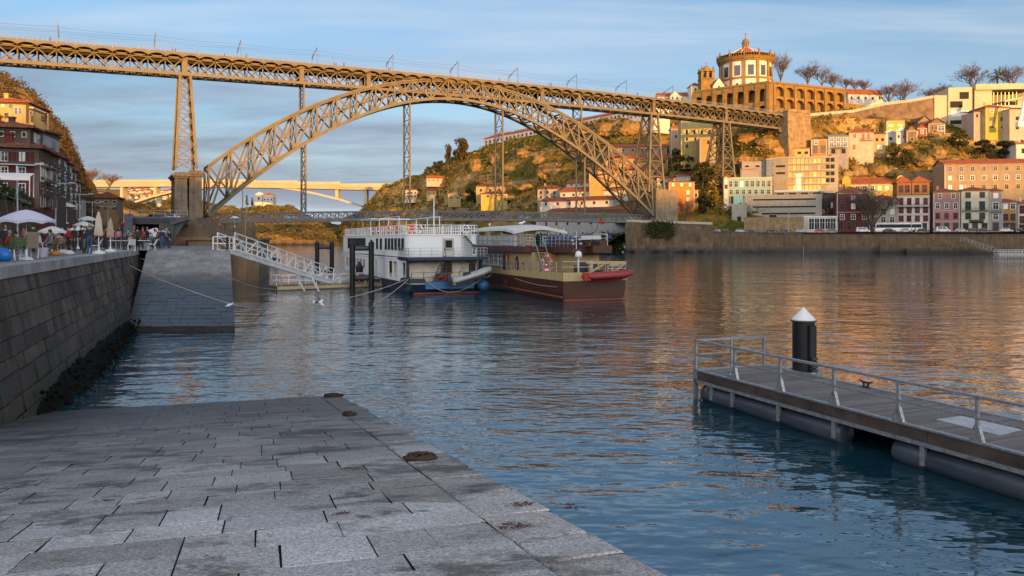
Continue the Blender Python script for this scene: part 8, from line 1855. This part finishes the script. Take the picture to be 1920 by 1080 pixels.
b = MB(); b.box(-L / 2 + 1.3, L / 2 - .3, -1.28, -1.24, 1.75, 3.05); b.prism([(-L / 2 + .1, 1.7), (-L / 2 + 1.25, 1.75), (-L / 2 + 1.25, 3.05), (-L / 2 + .55, 3.05)], (0, -1.29, 0), (1, 0, 0), (0, 0, 1), (0, .05, 0)); b.box(-L / 2 - .06, -L / 2 + .1, -1.1, 1.1, 1.6, 2.9); b.build('window', GLASS, t)
for x in (-L * .32, L * .22, L * .32): b = MB(); b.tube([(x, -1.27, .5), (x, -.95, .5)], .5, 14); b.build('wheel', TYRE, t)
for px, D, z, col, rz, lab in ((287, 205, 10.35, 'navy', 2.6, 'dark car parked first on the deck above the tunnel'), (297, 206, 10.4, 'grey', 2.6, 'grey car second on the deck above the tunnel'), (308, 207, 10.45, 'silver', 2.6, 'silver car third on the deck above the tunnel'), (321, 208, 10.5, 'white', 2.9, 'white car last on the deck above the tunnel')): car(lab, px, D, z, col, rz, group='cars above the tunnel')
for i, px in enumerate((545, 575, 668, 742, 815, 905, 985)):
    s_, z_ = bs(px, 408, 3.5); p = bw(s_, 3.5, az(lbot, s_) + .93); c_ = ('white', 'silver', 'navy', 'red', 'white', 'grey', 'silver')[i]
    dup(SED, p, BRZ, c_ + ' car on the lower bridge deck, ' + ('between the first two hangers, left one', 'between the first two hangers, right one', 'midway between the first and second hanger', 'just left of the second hanger', 'above the white ship stern', 'just left of the third hanger', 'right of the third hanger')[i], 'cars on the lower deck', None, {'paint_base': PC[c_]})
for o in drop_later: drop(o)
# far-bank pedestrians, lamps, people on the upper deck
for i, (px, n) in enumerate(((1240, 'left'), (1256, 'second'), (1268, 'third'), (1284, 'fourth'))): person(f'dark figure on the bastion pavement, {n} of four', Vector((PX(px, bankD(px) + 5), bankD(px) + 5, pw(px, [(1172, 12.3), (1336, 11.1)]) + .02)), i, 'dark', 'black', 'stand', 1.0, 3, 'people on the bastion')
for i, px in enumerate((1576, 1710, 1716, 1750)): person(['dark figure by the maroon house door', 'figure in red walking beside the silver car, left of a pair', 'dark figure of a pair beside the silver car', 'dark figure left of the white van'][i], Vector((PX(px, bankD(px) + 4.6), bankD(px) + 4.6, 8.09)), i, ('dark', 'red', 'black', 'navy')[i], 'dark', 'walk', 1.0, i, 'people on the far road')
for i, (px, c, lab) in enumerate(((94, 'maroon', 'lone figure in maroon on the upper deck left of the first mast'), (324, 'red', 'figure in red, left of a pair above the left tower'), (329, 'black', 'dark figure, right of a pair above the left tower'), (421, 'beige', 'figure in beige on the upper deck between second and third mast'), (462, 'dark', 'dark figure just right of the third mast'), (626, 'brown', 'figure in brown, left of a pair by the fourth mast'), (630, 'orange', 'figure in orange, right of a pair by the fourth mast'), (645, 'dark', 'lone dark figure right of the fourth mast'), (729, 'maroon', 'figure in maroon, left of a pair under the fifth mast'), (732, 'dark', 'dark figure, right of a pair under the fifth mast'), (936, 'grey', 'grey figure on the upper deck before the seventh mast'), (1029, 'maroon', 'figure in maroon, left of a pair before the eighth mast'), (1033, 'black', 'dark figure, right of a pair before the eighth mast'), (1195, 'dark', 'dark figure on the upper deck near the ninth mast'))):
    s_ = bs(px, 100, .4)[0]; person(lab, bw(s_, .4, dz(s_) + .02), i, c, 'dark', 'walk', 1.02, i, 'people on the upper deck')
for i, px in enumerate((1478, 1709, 1852)):
    D = bankD(px) + 3.2; t = thing('far_street_lamp', ['slim lamp post by the stone retaining wall on the far road', 'slim lamp post before the white house and coach', 'slim lamp post before the cream green house'][i], 'street lamp', (PX(px, D), D, 8.05), 0, 'far bank lamps'); b = MB(); b.tube([(0, 0, 0), (0, 0, 7.5)], .09, 6); b.build('pole', GREYM, t); b = MB(); b.bar((0, 0, 7.5), (0, -1.3, 7.7), .08); b.box(-.15, .15, -1.8, -1.2, 7.62, 7.78); b.build('lamp_head', GREYM, t)
